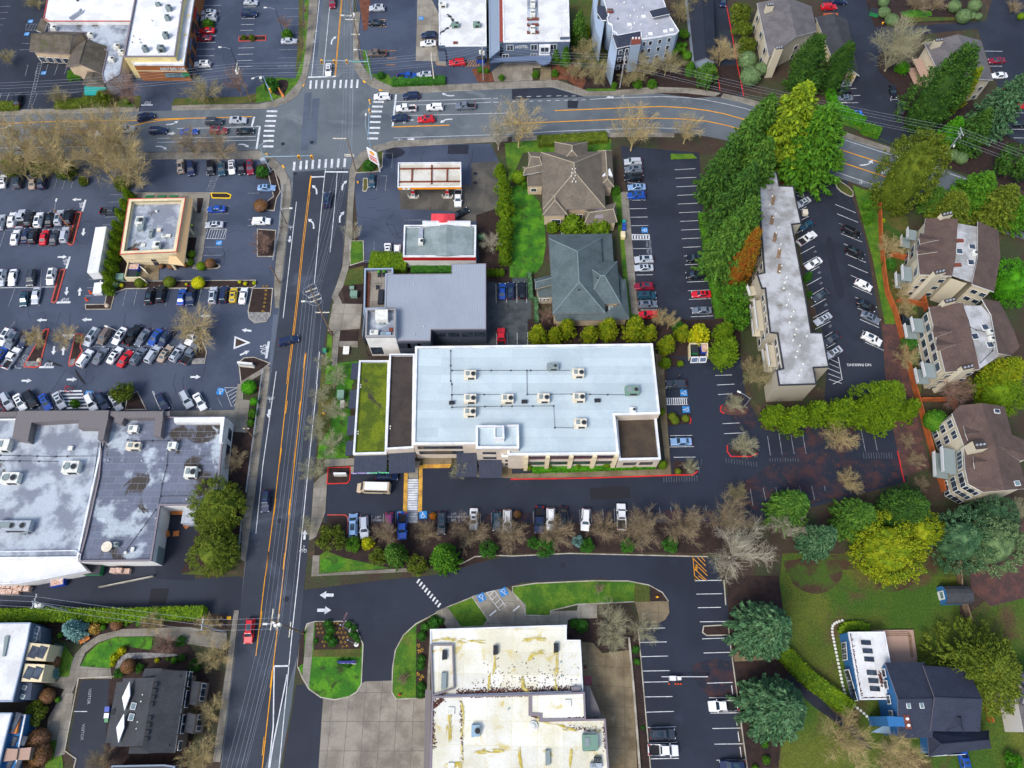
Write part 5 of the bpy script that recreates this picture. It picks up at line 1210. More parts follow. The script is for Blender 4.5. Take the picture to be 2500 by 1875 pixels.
for x,y in ((1878,1165),(1790,1245),(1920,1315)):skl(f2,x,y,10.4,1.4,1.4,.15,GLWN)
unit(1922,1200,10.4,.9,1.1,.9,'white air conditioner on the middle flats, upper of two',UWHI,1);unit(1935,1260,10.4,.9,1.1,.9,'white air conditioner on the middle flats, lower of two',UWHI,1)
roof_pipe([(1745,1165),(1800,1190),(1915,1215)],10.4,'dark cable run across the white roof of the middle flats',.06,.1);roof_pipe([(1950,1300),(1940,1370),(1830,1480)],10.4,'dark hose curving over the south of the middle flats roof',.06,.1)
T(3,2)
f3=root_at('flats','brown gable-roofed block of flats with big white-framed windows, southmost of three','building',[(1590,250),(2211,180),(2260,920),(1730,880)],9,'brown-roofed flats by the orange fence')
prf(f3,[(1660,182,9.2),(1845,163,11.4),(1960,520,11.4),(2042,916,11.4),(1856,932,9.2),(1732,862,9.2),(1705,740,9.2),(1690,520,9.2),(1590,252,9.2)],[(0,1,2,3,4,5,6,7,8)],SHBR)
prf(f3,[(1845,163,11.4),(2042,190,9.6),(2108,437,9.6),(1960,520,11.4)],[(0,1,2,3)],SHBR);prf(f3,[(1960,520,11.4),(2170,660,9.4),(2240,900,9.2),(2042,916,11.4)],[(0,1,2,3)],SHBR);prf(f3,[(1960,520,11.3),(2108,437,9.5),(2260,500,9.0),(2300,640,9.0),(2172,660,9.4)],[(0,1,2,3,4)],SHBR)
P=inset(gs([(1660,182),(2042,190),(2108,437),(2260,500),(2300,640),(2172,660),(2240,900),(2042,916),(1856,932),(1732,862),(1705,740),(1690,520),(1590,252)],9.2),.4);b=MB();n=len(P)
for k in range(n):
 a,c=P[k],P[(k+1) % n];b.face([(a.x,a.y,0),(c.x,c.y,0),(c.x,c.y,9.1),(a.x,a.y,9.1)])
b.mk('wall',SDCR,f3)
for a,r,c in (((1690,358),(1890,408),(1735,505)),((1775,600),(1955,658),(1790,752))):
 prf(f3,[(a[0],a[1],9.4),(r[0],r[1],10.9),(c[0],c[1],9.4),((a[0]+c[0])/2-8,(a[1]+c[1])/2,10.6)],[(0,1,3),(3,1,2)],SHBR,name='dormer_roof',th=.15)
 A,d,n,L_=wd_(f3,a,c,9.2);b=MB();b.obox(A+d*L_/2+n*.3+V3((0,0,6.9)),d*L_*.42,n*.4,V3((0,0,2.0)));bay=b.mk('bay',STWH,f3)
 for z in (5.3,7.1):window(f3,A,d,n,L_*.5,L_*.6,z,z+1.2,off=.7,mull=2)
for z in (1.0,3.9,6.7):
 wins(f3,(1590,252),(1690,520),9.2,(.25,.6),1.6,z,z+1.6,mull=2);wins(f3,(1700,740),(1732,862),9.2,(.3,.75),1.5,z,z+1.6,mull=2);wins(f3,(1732,862),(1856,932),9.2,(.3,.7),1.5,z,z+1.6,mull=2);wins(f3,(1690,520),(1705,740),9.2,(.35,.7),1.8,z,z+1.7,mull=2)
for z in (3.0,6.0):
 A,d,n,L_=wd_(f3,(1690,520),(1705,740),9.2);b=MB();b.obox(A+d*L_/2+n*1.5+V3((0,0,z)),d*L_/2,n*1.5,V3((0,0,.1)));bal=b.mk('balcony',UGRY,f3);b=MB();b.obox(A+d*L_/2+n*2.9+V3((0,0,z+.55)),d*L_/2,n*.04,V3((0,0,.45)));b.mk('railing',TRWH,bal)
chimney(f3,1830,525,12.2,2.4,1.8,.1,8);skl(f3,2155,855,10.3,1.1,1.0,.1);skl(f3,1980,232,10.7,1.1,.9,-.1,GLWN)
# ---------------------------------------------------------------- 8 blue house, deck, shed, neighbour
T(3,3)
bh=root_at('blue_house','blue house with navy gable roofs and a white flat extension at the lower right','house',[(1010,748),(1720,800),(1830,1500),(1145,1400)],6)
blk(bh,[(695,486),(1008,483),(1056,745),(1092,1064),(798,1068)],4.2,'siding_blue','hotel_roof',(.12,.18,PPWH,.3),names=('extension_wall','white_roof','white_fascia'))
hip(bh,[(1010,748),(1350,745),(1420,1395),(1125,1402)],6.0,8.4,'x',0,SHNV,'siding_blue',.4)
hip(bh,[(1338,772),(1720,802),(1832,1345),(1405,1342)],6.6,9.2,'x',0,SHNV,'siding_blue',.4)
hip(bh,[(1378,1350),(1905,1335),(1925,1488),(1390,1562)],3.6,5.4,'x',.12,SHNV,'siding_blue',.4,'garage_roof',wallname='garage_wall')
hip(bh,[(1520,1180),(1700,1180),(1692,1345),(1532,1342)],6.6,8.2,'y',.3,SHNV,None,.4,'cross_roof')
for y,x in ((576,848),(648,862),(720,876),(836,898),(906,912),(975,925)):skl(bh,x,y,4.1,1.75,.8,-.05,GLWN,TRDK)
skl(bh,1213,1110,8.0,.7,1.3,0);skl(bh,1328,1110,8.0,.7,1.3,0)
wins(bh,(1010,748),(1125,1402),6.0,(.14,.3,.5,.7),1.3,4.4,5.5);wins(bh,(720,800),(798,1068),4.2,(.2,.55,.85),1.8,1.0,3.0);wins(bh,(695,486),(720,800),4.2,(.5,),3.0,.9,2.8,mull=3);wins(bh,(800,1068),(1090,1064),4.2,(.3,.7),1.2,1.2,2.4);wins(bh,(1390,1562),(1795,1540),3.6,(.3,.7),2.6,.1,2.3)
blk(bh,[(1030,1212),(1215,1220),(1232,1305),(1042,1298)],7.4,'siding_blue','siding_blue',None,names=('chimney','chimney_top','p'))
o=g(1205,1262,7.5);b=MB();b.box((o.x,o.y),1.0,2.2,7.3,7.5);b.mk('chimney_cap','rust',bh)
for k in (-.5,.5):b=MB();b.cyl((o.x,o.y+k),.25,7.5,7.8,8);b.mk('flue',PLWH,bh)
b=MB();P=gs([(895,1350),(1000,1295),(1140,1300),(1135,1370),(1000,1360)],3);b.prism(P,2.6,2.8,bottom=True);b.mk('porch_roof','steel_blue',bh)
b=MB();P=gs([(880,467),(1256,465),(1296,747),(1058,747),(1010,486)],.6);b.prism(P,0,.55);t_=b.mk('timber_deck','wood_deck');tag(t_,'stepped brown timber deck behind the white flat roof of the blue house','deck')
for k in range(3):
 b=MB();P=gs([(1008+k*4,486+k*16),(1230+k*10-20,484+k*16),(1256-20+k*4,700),(1262-14+k*4,700),(1240+k*10-20,480+k*16),(1008+k*4,481+k*16)],.7);b.prism(P,.55,.62+.03*k);s_=b.mk('step_edge','wood_pole',t_)
b=MB();P=gs([(664,525),(690,522),(735,785),(708,790)],.5);b.prism(P,0,.45);tag(b.mk('side_deck','wood_deck'),'narrow timber walkway along the west side of the blue house','deck')
sh=root_at('garden_shed','small blue garden shed with a dark barrel-shaped roof on the lawn','shed',[(1500,100),(1715,100),(1715,230),(1490,240)],1.5)
a0,a1=g(1500,168,1.2),g(1715,165,1.2);dv=(a1-a0).normalized();nv=V3((-dv.y,dv.x,0));prof=[(-1.75,0),(-1.75,1.8),(-1.5,2.5),(-.85,3.05),(0,3.25),(.85,3.05),(1.5,2.5),(1.75,1.8),(1.75,0)]
a0.z=a1.z=0;b=MB();r=MB()
PA=[a0+nv*x*.96+V3((0,0,z*.98)) for x,z in prof];PB=[a1+nv*x*.96+V3((0,0,z*.98)) for x,z in prof]
b.face(PA);b.face(PB[::-1]);b.face([PA[0],PA[1],PB[1],PB[0]]);b.face([PA[8],PB[8],PB[7],PA[7]]);b.mk('wall','siding_blue',sh)
for k in range(1,7):
 q=[a0-dv*.15+nv*prof[k][0]+V3((0,0,prof[k][1]+.05)),a0-dv*.15+nv*prof[k+1][0]+V3((0,0,prof[k+1][1]+.05)),a1+dv*.15+nv*prof[k+1][0]+V3((0,0,prof[k+1][1]+.05)),a1+dv*.15+nv*prof[k][0]+V3((0,0,prof[k][1]+.05))];r.face(q)
r.mk('roof',SHDK,sh,recalc=True)
b=MB();b.obox(a0-dv*.04+V3((0,0,1.05)),nv*.8,dv*.04,V3((0,0,1.0)));dr=b.mk('door',TRWH,sh);b=MB();b.obox(a0-dv*.09+V3((0,0,1.35)),nv*.6,dv*.02,V3((0,0,.5)));b.mk('pane',GLPL,dr)
nb=root_at('neighbour_house','pale lilac house with a grey shingle roof at the lower right edge','house',[(2090,840),(2400,840),(2500,1360),(2200,1360)],5)
hip(nb,[(2090,838),(2420,800),(2500,1300),(2165,1105)],6.0,8.5,'x',0,SHDK,'siding_white',.4);hip(nb,[(1925,905),(2110,885),(2158,1102),(1965,1092)],4.0,5.4,'y',.1,'shingle_grey','siding_white',.4,'wing_roof',wallname='wing_wall')
blk(nb,[(2160,1100),(2420,1100),(2420,1350),(2210,1350)],5.4,'siding_white','shingle_grey',None,names=('side_wall','side_roof','p'))
# ---------------------------------------------------------------- 9 fire-station-like white roofed hall
T(1,3)
fs,P=bld('white_roofed_hall','large hall with a mossy white flat roof at the bottom edge','building',[(1505,462),(2681,425),(2681,555),(2801,555),(2825,1000),(1520,1040)],6.4,wall='stucco_grey',roof='mossy_white_roof',par=(.15,.2,PPWH,.25))
blk(fs,[(1520,1042),(2366,1022),(2366,1195),(2458,1200),(2458,1248),(3017,1236),(3057,1800),(1500,1800)],7.0,'stucco_grey','mossy_white_roof',(.15,.25,FGRY,.5),names=('hall_wall','hall_roof','hall_fascia'))
blk(fs,[(2370,1022),(2837,1006),(2847,1240),(2460,1246),(2460,1198),(2370,1194)],7.6,'stucco_grey','mossy_white_roof',(.12,.25,FGRY,.5),names=('upper_wall','upper_roof','upper_fascia'))
blk(fs,[(1508,592),(1700,592),(1712,975),(1520,1038)],6.9,FGRY,'mossy_white_roof',(.45,.18,FGRY,.4),names=('screen_wall','well_roof','screen'),z0=6.0)
b=MB();P=gs([(1462,985),(1512,985),(1502,1800),(1445,1800)],4.0);b.prism(P,3.6,4.0,bottom=True);b.mk('bay_canopy','mansard_metal',fs)
b=MB();P=gs([(2826,948),(2880,950),(2990,1215),(2850,1225)],4.5);b.prism(P,4.1,4.5,bottom=True);b.mk('side_canopy','mansard_metal',fs)
for x,y,w_ in ((1627,682,'west'),(2068,640,'middle'),(2592,620,'east')):unit(x,y,6.3,.8,1.5,.7,f'dark twin-fan vent box on the mossy white roof, {w_} of three',FDRK,0,name='roof_vent',cat='roof vent')
unit(1622,905,6.5,.9,2.6,.5,'long grey duct in the west roof well of the white hall',UGRY,0,name='roof_duct',cat='duct');unit(1895,1338,6.9,1.4,1.8,.9,'pale blue fan unit with a spout on the lower white roof','steel_blue',1);unit(2888,1440,6.9,2.6,2.4,1.4,'grey-green box air conditioner near the east edge of the white roof','unit_green',0);unit(2520,1570,6.9,.8,2.2,.5,'grey duct box on the lower white roof',UGRY,0,name='roof_duct',cat='duct')
unit(2952,1590,6.9,1.2,.9,.6,'dark twin-fan condenser near the south-east corner of the white roof',FDRK,2);unit(2935,1640,6.9,2.0,.8,.7,'silver condenser beside the twin-fan one on the white roof',STEL,0)
unit(1686,1165,6.85,1.1,1.1,.25,'low white roof hatch on the lower hall roof, north-west one',UWHI,0,name=RFHT,cat='roof hatch');unit(2695,1100,7.5,1.1,1.1,.25,'low white roof hatch on the upper hall roof',UWHI,0,name=RFHT,cat='roof hatch');unit(1686,1645,6.85,1.1,1.1,.25,'low white roof hatch on the lower hall roof, south-west one',UWHI,0,name=RFHT,cat='roof hatch');unit(2765,985,6.6,1.6,1.0,.4,'grey framed hatch in the notch of the white hall roof',FGRY,0,name=RFHT,cat='roof hatch')
b=MB();cc=g(2392,1300,7.1);b.cyl((0,0),.85,0,.35,16);b.cyl((0,0),.7,.35,.6,16,r2=.35);o=b.mk('roof_dome',UWHI);o.location=(cc.x,cc.y,6.85);tag(o,'round white dome on the lower hall roof','roof dome')
for k,(x,y) in enumerate(((2632,745),(2637,862),(2388,1045),(2505,1160),(2180,1152))):vent(x,y,6.3 if k<2 else 7.0,.16,.3,f'small blue-grey vent pipe on the mossy white roofs, {ORD[k]} from the north','steel_blue')
# leaf drifts lying on the white roofs
mat('dead_leaves',(82,36,22),(60,30,20),s=4,fine=8,fa=.3)
b=MB();rr=random.Random(5)
def drift(x0,y0,x1,y1,sx,sy,n,h):
 for _ in range(n):
  t=rr.random();p=g(x0+(x1-x0)*t+rr.gauss(0,sx),y0+(y1-y0)*t-abs(rr.gauss(0,sy)),h);s=rr.uniform(.05,.16);a=rr.random()*6
  b.face([(p.x+s*math.cos(a+q),p.y+s*.7*math.sin(a+q),h+.012+rr.random()*.02) for q in (0,1.6,3.1,4.7)])
drift(1540,1025,1640,1030,12,60,260,6.3);drift(1740,1020,2800,992,10,20,1300,6.3);drift(1900,1000,2700,960,60,120,240,6.3);drift(1525,1070,1540,1500,8,8,150,6.9);drift(1530,1150,1620,1075,10,30,220,6.9);drift(1850,1055,2366,1040,10,8,160,6.9);drift(1770,1100,1780,1600,6,20,120,6.9);drift(2380,1215,2450,1240,10,10,70,6.9);drift(2700,1320,2960,1350,40,20,90,6.9);drift(3010,1300,3020,1520,8,30,80,6.9);drift(2700,1235,2840,1230,20,6,90,7.5)
T(3,3)
drift(705,500,800,1040,8,6,260,4.12);drift(960,860,985,960,8,25,120,4.12);drift(805,1060,1050,1056,8,6,110,4.12)
o=b.mk('leaf_drift','dead_leaves');o['kind']='stuff'
b=MB();T(1,3)
for h,p in ((6.32,[(1530,560),(1600,545),(1800,560),(1960,570)]),(6.32,[(2070,660),(2060,780),(2020,900),(2015,985)]),(6.32,[(2592,650),(2600,760),(2590,900),(2595,985)]),(6.32,[(2300,900),(2310,960),(2340,990)]),(6.32,[(2370,720),(2390,680),(2480,660)]),(6.32,[(2320,550),(2420,540),(2500,548)]),(6.92,[(1795,1060),(1790,1250),(1780,1500),(1770,1700)]),(6.92,[(1670,1190),(1672,1400)]),(6.92,[(2420,1240),(2600,1290),(2750,1330)]),(6.92,[(1660,1640),(1760,1620)]),(6.92,[(1910,1520),(2140,1515)]),(6.92,[(2720,1510),(2710,1650)]),(6.92,[(2280,1520),(2290,1700)])):
 P=gs(p,h)
 for k in range(26):
  q=rr.random()*(len(P)-1);i=int(q);c=P[i].lerp(P[i+1],q-i);d=(P[i+1]-P[i]).normalized();l,w_=rr.uniform(.3,1.1),rr.uniform(.03,.13);n=V3((-d.y,d.x,0));c+=n*rr.gauss(0,.16);z=V3((0,0,.003*k));b.face([c-d*l+z,c-n*w_+z,c+d*l+z,c+n*w_+z])
o=b.mk('moss_streak','moss_yellow');o['kind']='stuff'
# ---------------------------------------------------------------- 10 shopping plaza on the left
T(0,2)
pl,P=bld('shopping_plaza','big shopping plaza with a blotched grey flat roof at the left edge','building',[(-400,305),(0,300),(885,290),(893,480),(672,1500),(-400,1510)],5.0,wall=STWH,roof='stained_roof_pale',par=(.4,.3,PPWH))
blk(pl,[(893,290),(1950,276),(1915,560),(1885,850),(1852,1040),(1382,1045),(1305,1524),(676,1530),(740,1300),(850,800)],5.0,STWH,'stained_roof',(.4,.25,FGRY,.4),names=('east_wall','blotched_roof','east_parapet'))
blk(pl,[(1500,288),(1940,283),(1915,500),(1890,498),(1905,330),(1505,330)],5.8,STWH,PPWH,None,z0=4,names=('screen_wall','screen_top','p'))
for nm,Q,h in (('mansard',[(150,230),(940,226),(930,300),(892,482),(842,478),(855,376),(672,376),(685,305),(272,330),(238,492),(105,466),(135,290)],6.6),('mansard',[(946,236),(1408,234),(1405,300),(1385,452),(1322,442),(1338,290),(1072,290),(1048,342),(985,325),(990,285),(950,270)],6.2)):
 blk(pl,Q,h,'mansard_metal','mansard_metal',None,z0=3.4,names=(nm,nm+'_top','p'))
blk(pl,[(1410,236),(1466,234),(1466,272),(1408,276)],5.4,'mansard_metal','mansard_metal',None,z0=3.4,names=('canopy','canopy_top','p'))
b=MB();P=gs([(-400,240),(145,238),(135,290),(-400,292)],4);b.prism(P,3.6,4.0,bottom=True);b.mk('walkway_canopy','mansard_metal',pl)
prf(pl,[(850,500,4.7),(572,930,4.7),(672,1450,4.7),(790,900,5.0)],[(0,3,1),(1,3,2)],'stained_roof_pale',name='cricket',th=.1)
T(0,2)
b=MB();b.tube([tuple(v) for v in gs([(0,1446),(650,1436),(696,1470),(690,1530)],5.3)],.09,6);b.mk('guard_pipe',PPWH,pl)
blk(pl,[(-400,1515),(666,1508),(690,1545),(745,1610),(490,1660),(160,1720),(-400,1740)],3.6,STWH,'white_roof',(.1,.2,PPWH),names=('dock_wall','dock_roof','dock_parapet'))
door(pl,(1382,1045),(1305,1524),5,.85,3.2,3.0,UGRY);wins(pl,(1950,276),(1885,850),5,(.2,.45),2.2,1,2.6,frame=TRDK)
wins(pl,(893,290),(1950,276),5,(.1,.3,.5),3,.6,2.8,mull=3,frame=TRDK)
for x,y,sx,sy,hh,m,f,lb in ((25,520,2.2,2.4,1.6,UWHI,0,'tall white air handler at the far left of the plaza roof'),(82,805,3.4,2.2,1.4,UWHI,2,'white twin-fan air conditioner left of the pale cricket on the plaza roof'),(605,710,3.2,2.4,1.5,UWHI,2,'white twin-fan air conditioner by the diagonal parapet of the plaza roof'),(605,550,.9,.9,.6,UWHI,0,'small white box north of the twin-fan unit on the plaza roof'),(1145,382,1.9,1.5,1.2,UWHI,0,'white air conditioner just inside the right mansard of the plaza'),(1148,530,2.8,1.5,1.1,UCRM,1,'cream air conditioner below the right mansard of the plaza'),(1484,527,1.7,1.5,1.2,UWHI,0,'white cube air conditioner at the bend of the plaza roof pipe'),(1640,755,2.3,2.2,1.4,UWHI,1,'white single-fan air conditioner near the reddish roof patch'),(100,1220,7.0,2.0,1.5,STEL,3,'long silver three-fan chiller at the lower left of the plaza roof'),(995,1382,1.1,.9,.8,UGRY,1,'small grey condenser near the south edge of the plaza roof'),(1142,1425,.6,.8,.5,UWHI,0,'small white box near the south edge of the plaza roof'),(225,1235,1.2,2.4,.8,UGRY,0,'grey duct end beside the silver chiller')):
 unit(x,y,4.6,sx,sy,hh,lb,m,f)
b=MB();p=g(925,1405,5.5);
for k in range(5):b.cyl((0,0),.18+.17*k,.6+.05*k*k*.4,.62+.05*(k+1)**2*.4,14,r2=.18+.17*(k+1))
b.cyl((0,0),.05,0,.7,6);o=b.mk('satellite_dish',UCRM);o.location=(p.x,p.y,4.6);tag(o,'cream satellite dish near the south edge of the plaza roof','satellite dish')
roof_pipe([(0,615),(480,625),(580,622),(840,620)],4.6,'thin pipe crossing the plaza roof above the twin-fan unit');roof_pipe([(0,660),(500,668)],4.6,'thin pipe crossing the left of the plaza roof');roof_pipe([(1100,480),(1170,490),(1455,488),(1440,700),(1400,860),(1370,1040)],4.6,'dark gas pipe bending down the middle of the plaza roof');roof_pipe([(1390,968),(1620,965)],4.6,'dark gas pipe near the loading yard edge of the plaza roof');roof_pipe([(1345,1085),(1085,1440)],4.6,'diagonal cable on the south part of the plaza roof',.05,.1)
vent(1720,740,4.6,.3,.5,'round buff vent beside the white unit near the reddish patch',UCRM);vent(1080,1452,4.6,.35,.6,'white turbine vent near the south edge of the plaza roof',UWHI)
for k,(x,y) in enumerate(((932,655),(1608,990),(1842,670),(640,1315),(865,698),(1345,1155),(1220,660))):vent(x,y,4.6,.13,.4,'little white vent pipe on the plaza roof '+('by the upper diagonal parapet','above the loading yard','on the reddish patch','at the tip of the cricket','beside the green diagonal flashing','at the loading yard corner','beside the bent gas pipe')[k],UWHI)
# ---------------------------------------------------------------- 11 beige restaurant with parapet
T(0,1)
bk,P=bld('beige_restaurant','beige restaurant with high parapets, a red coping line and a tan metal canopy','building',[(1112,58),(1600,48),(1522,515),(1036,536)],4.8,wall=STCR,roof='stained_roof_pale',par=(1.3,.8,STCR,.5))
b=MB();Q=gs([(1112,58),(1600,48),(1522,515),(1036,536)],4.84);O=inset(Q,-.08);b.ring(O,inset(Q,.1),4.7,4.86);b.mk('coping','kerb_red',bk)
b=MB()
for a,c in (((1600,52,4.4),(1522,550,4.4)),):
 pass
prf(bk,[(1600,50,4.5),(1668,52,3.4),(1588,632,3.4),(1452,616,3.4),(1462,552,4.2),(1520,552,4.5)],[(0,1,2,5),(5,2,3,4)],'tan_metal',name='canopy_roof',th=.3,wall=STCR)
for x,y in ((1650,90),(1625,300),(1590,560),(1470,600)):o=g(x,y,3.2);b=MB();b.box((o.x,o.y),.45,.45,0,3.2);b.mk('post',STCR,bk)
b=MB()
for k in range(3):p,q=g(1040+k*0,540,1.3*(k+.7)),g(1520,520,1.3*(k+.7));
A,d,n,L_=wd_(bk,(1036,536),(1522,515),4.8)
for z in (1.4,2.8):b.obox(A+d*L_*.42+n*.05+V3((0,0,z)),d*L_*.42,n*.05,V3((0,0,.07)))
b.mk('string_course',STTN,bk);door(bk,(1036,536),(1522,515),4.8,.5)
wins(bk,(1600,48),(1522,515),4.8,(.15,.35,.55,.75),2.2,.8,2.5,frame=TRDK,mull=2)
for k,x in enumerate((1285,1390,1492)):
 o=g(x,32,3);b=MB();b.obox((o.x,o.y,2.6),(1.0,0,0),(0,.7,-.35),(0,.05,.1));b.mk('green_awning',PLGR,bk)
for x,y,sx,sy,hh,m,f,lb in ((1200,240,1.7,2.2,1.2,UWHI,1,'white air conditioner at the upper left inside the restaurant parapet'),(1210,300,1.4,1.4,.9,UGRY,0,'grey duct unit below the white one on the restaurant roof'),(1302,345,.8,2.4,.9,UGRY,2,'narrow twin-fan condenser in the middle of the restaurant roof'),(1345,450,1.6,1.8,1.2,UWHI,1,'white air conditioner at the lower right inside the restaurant parapet'),(1432,374,2.2,.8,.4,UWHI,0,'low white duct on the restaurant roof'),(1165,497,1.2,.9,.5,'rust',0,'small rust-red crate on the restaurant roof'),(1235,455,1.0,.9,.3,UWHI,0,'low white hatch on the restaurant roof'),(1410,505,1.0,.7,.4,'steel_blue',0,'pale blue box by the south parapet of the restaurant roof'),(1370,322,.9,.8,.6,UCRM,0,'small cream vent box on the restaurant roof')):unit(x,y,3.5,sx,sy,hh,lb,m,f)
vent(1348,160,3.5,.3,.6,'white mushroom vent at the north of the restaurant roof',UWHI)
# bin enclosure
be=root_at('bin_enclosure','beige walled bin enclosure behind the restaurant','enclosure',[(1090,610),(1380,640),(1260,770),(1075,760)],1)
b=MB()
for a,c in (((1105,605),(1075,735)),((1075,735),(1215,735))):
 p,q=g(*a,1.8),g(*c,1.8);p.z=q.z=0;dd=(q-p).normalized();nn=V3((-dd.y,dd.x,0));b.obox((p+q)/2+V3((0,0,.9)),(q-p)/2+dd*.1,nn*.1,V3((0,0,.9)))
b.mk('wall',STCR,be)
for a,c in (((1210,640),(1260,680)),((1200,730),(1255,765))):
 p,q=g(*a,1.7),g(*c,1.7);p.z=q.z=0;dd=(q-p).normalized();nn=V3((-dd.y,dd.x,0));b=MB();b.obox((p+q)/2+V3((0,0,.9)),(q-p)/2,nn*.06,V3((0,0,.85)));b.mk('gate',UCRM,be)
# lorry trailer
p0=gs([(830,300),(915,300),(845,690),(755,690)],4.0);c=sum((V3((p.x,p.y,0)) for p in p0),V3())/4;dv=((p0[0]+p0[1])/2-(p0[2]+p0[3])/2);L_=dv.length;dv=dv.normalized();nv=V3((-dv.y,dv.x,0))
tr=thing('box_trailer','long white box trailer parked beside the hedge of the beige restaurant','trailer',c);b=MB();b.obox(V3((c.x,c.y,2.55)),dv*L_/2,nv*1.3,(0,0,1.45));b.mk('body',UWHI,tr);b=MB();b.obox(V3((c.x,c.y,4.01)),dv*(L_/2-.15),nv*1.2,(0,0,.012));b.mk('roof_panel','white_roof',tr)
b=MB();b.obox(V3((c.x,c.y,.85))-dv*.2,dv*(L_/2-.6),nv*.5,(0,0,.16));b.mk('chassis',TRDK,tr)
for s in (-1,1):
 for k in (2.2,3.4,-4.5):
  q=c+dv*k+nv*s*1.0;b=MB();b.tube([q+nv*.22+V3((0,0,.52)),q-nv*.22+V3((0,0,.52))],.5,12);b.mk('wheel',PLDK,tr)
b=MB();b.obox(V3((c.x,c.y,2.5))-dv*(L_/2+.04),nv*1.15,dv*.04,(0,0,1.3));b.mk('door',PLWH,tr)
b=MB();q=c-dv*(L_/2+2.4);b.obox(q+V3((0,0,.55)),dv*1.5,nv*1.0,(0,0,.45));b.obox(q+V3((0,0,.3))+dv*1.9,dv*.6,nv*.12,(0,0,.1));o=b.mk('utility_trailer',PLWH);tag(o,'low white utility trailer behind the long box trailer','trailer')
# ---------------------------------------------------------------- 12 north-west shops
T(0,0)
tn,P=bld('cafe_building','tan two-tone shop building with a bright white roof and a cafe at its corner','building',[(1205,-300),(1660,-300),(1580,0),(1510,486),(1066,488),(1160,0)],7.2,wall='stucco_yellow',roof='white_roof',par=(.5,.3,FGRY,.25))
blk(tn,[(1132,514),(1530,520),(1600,0),(1650,-300),(1740,-300),(1672,0),(1585,555),(1150,552)],5.6,'stucco_brown','white_roof',(.2,.2,PPWH,.5),names=('arcade_wall','arcade_roof','arcade_parapet'))
for x,y in ((1195,630),(1412,664),(1630,664),(1668,445),(1727,100),(1692,280)):
 o=g(x,y,0);b=MB();b.box((o.x,o.y),.75,.75,0,5.5);b.mk('pillar','stucco_yellow',tn)
A,d,n,L_=wd_(tn,(1150,552),(1585,555),5.6)
place_text('EARLY BIRD CAFE',1.05,A+d*L_*.74+n*.1+V3((0,0,4.1)),d,(0,0,1),PWHI,'lettering',tn,.05,.8)
b=MB();b.obox(A+d*L_*.5+n*.06+V3((0,0,3.35)),d*L_*.5,n*.05,(0,0,.1));b.mk('band',STCR,tn)
window(tn,A,d,n,L_*.72,L_*.4,1.2,2.7,glass=GLPL,frame=TRDK,mull=4)
b=MB();b.obox(A+d*L_*.95+n*.15+V3((0,0,2.3)),d*.9,n*.05,(0,0,.6));b.mk('sign_panel',PLGR,tn)
A,d,n,L_=wd_(tn,(1672,0),(1585,555),5.6)
for u,m in ((.35,PLDK),(.62,'awning_slate'),(.12,'red_band'),(.86,'awning_dark')):b=MB();b.obox(A+d*L_*u+n*.15+V3((0,0,3.9)),d*2.2,n*.06,(0,0,.45));b.mk('sign_panel',m,tn)
wins(tn,(1672,0),(1585,555),5.6,(.1,.3,.5,.7,.9),3,.4,2.8,frame=TRDK,mull=3)
for x,y,sx,sy,hh,lb in ((1447,50,1.2,1.4,1.4,'north-east'),(1436,135,1.1,1.3,1.3,'second from the north'),(1420,285,1.2,1.5,1.5,'third from the north'),(1380,400,1.7,1.5,1.5,'square one by the south edge'),(1242,400,1.1,1.4,1.5,'tall one at the south-west'),(1358,25,1.2,.9,.9,'beside the north edge')):unit(x,y,6.7,sx,sy,hh,'grey fan unit on the white cafe roof, '+lb,UGRY,1)
for k,(x,y) in enumerate(((1150,305),(1203,333),(1140,358),(1212,360),(1560,15),(1530,290),(1525,320),(1310,170))):vent(x,y,6.7,.14,.45,f'dark vent stub on the white cafe roof, {ORD[k if k < 4 else k-4]} '+('in the west cluster' if k<4 else 'on the east side'),PLDK)
mk,P=bld('old_market','low market building with a stained white and grey roof at the upper left','building',[(440,-300),(1240,-300),(1165,0),(1142,182),(415,182),(375,155),(405,0)],5.4,wall=STWH,roof='white_roof',par=(.15,.2,'kerb_red',.15))
blk(mk,[(415,184),(1128,184),(1080,420),(1035,640),(905,720),(880,640),(925,440),(860,400),(760,400),(770,280),(420,270)],4.4,'stucco_pale','stained_roof_pale',(.2,.2,FGRY,.25),names=('south_wall','grey_roof','south_parapet'))
hip(mk,[(375,275),(738,280),(600,462),(252,442)],4.2,6.6,'x',.0,'shingle_mossy',STTN,.6,'shingle_roof',wallname='gable_wall')
hip(mk,[(640,405),(925,398),(880,640),(565,575)],4.2,6.4,'y',.0,'shingle_mossy',STTN,.6,'shingle_roof',wallname='gable_wall')
hip(mk,[(755,620),(905,640),(900,735),(705,728)],3.6,4.6,'y',.2,'shingle_mossy',STTN,.5,'shingle_roof',wallname='gable_wall')
prf(mk,[(355,155,5.0),(420,180,5.0),(375,285,4.2),(310,262,4.2)],[(0,1,2,3)],'shingle_mossy',name='shingle_roof')
awning(mk,(715,728),(905,735),3.6,1.8,2.9,'teal',1.1);wins(mk,(252,442),(600,462),4.2,(.2,.4,.6,.8),1.6,.8,2.4);wins(mk,(715,728),(905,735),3.6,(.5,),3.4,.5,1.9,glass=GLPL,mull=3)
for x,y,lb in ((455,230,'by the shingle corner'),(1000,390,'on the east side'),(1040,440,'bright one on the east side'),(955,500,'south one on the east side'),(775,290,'beside the gable'),(770,360,'dark box beside the gable'),(660,5,'at the top edge')):unit(x,y,4.2,1.4,1.3,1.1,'fan unit on the old market roof, '+lb,FDRK if 'dark' in lb else UWHI,1)
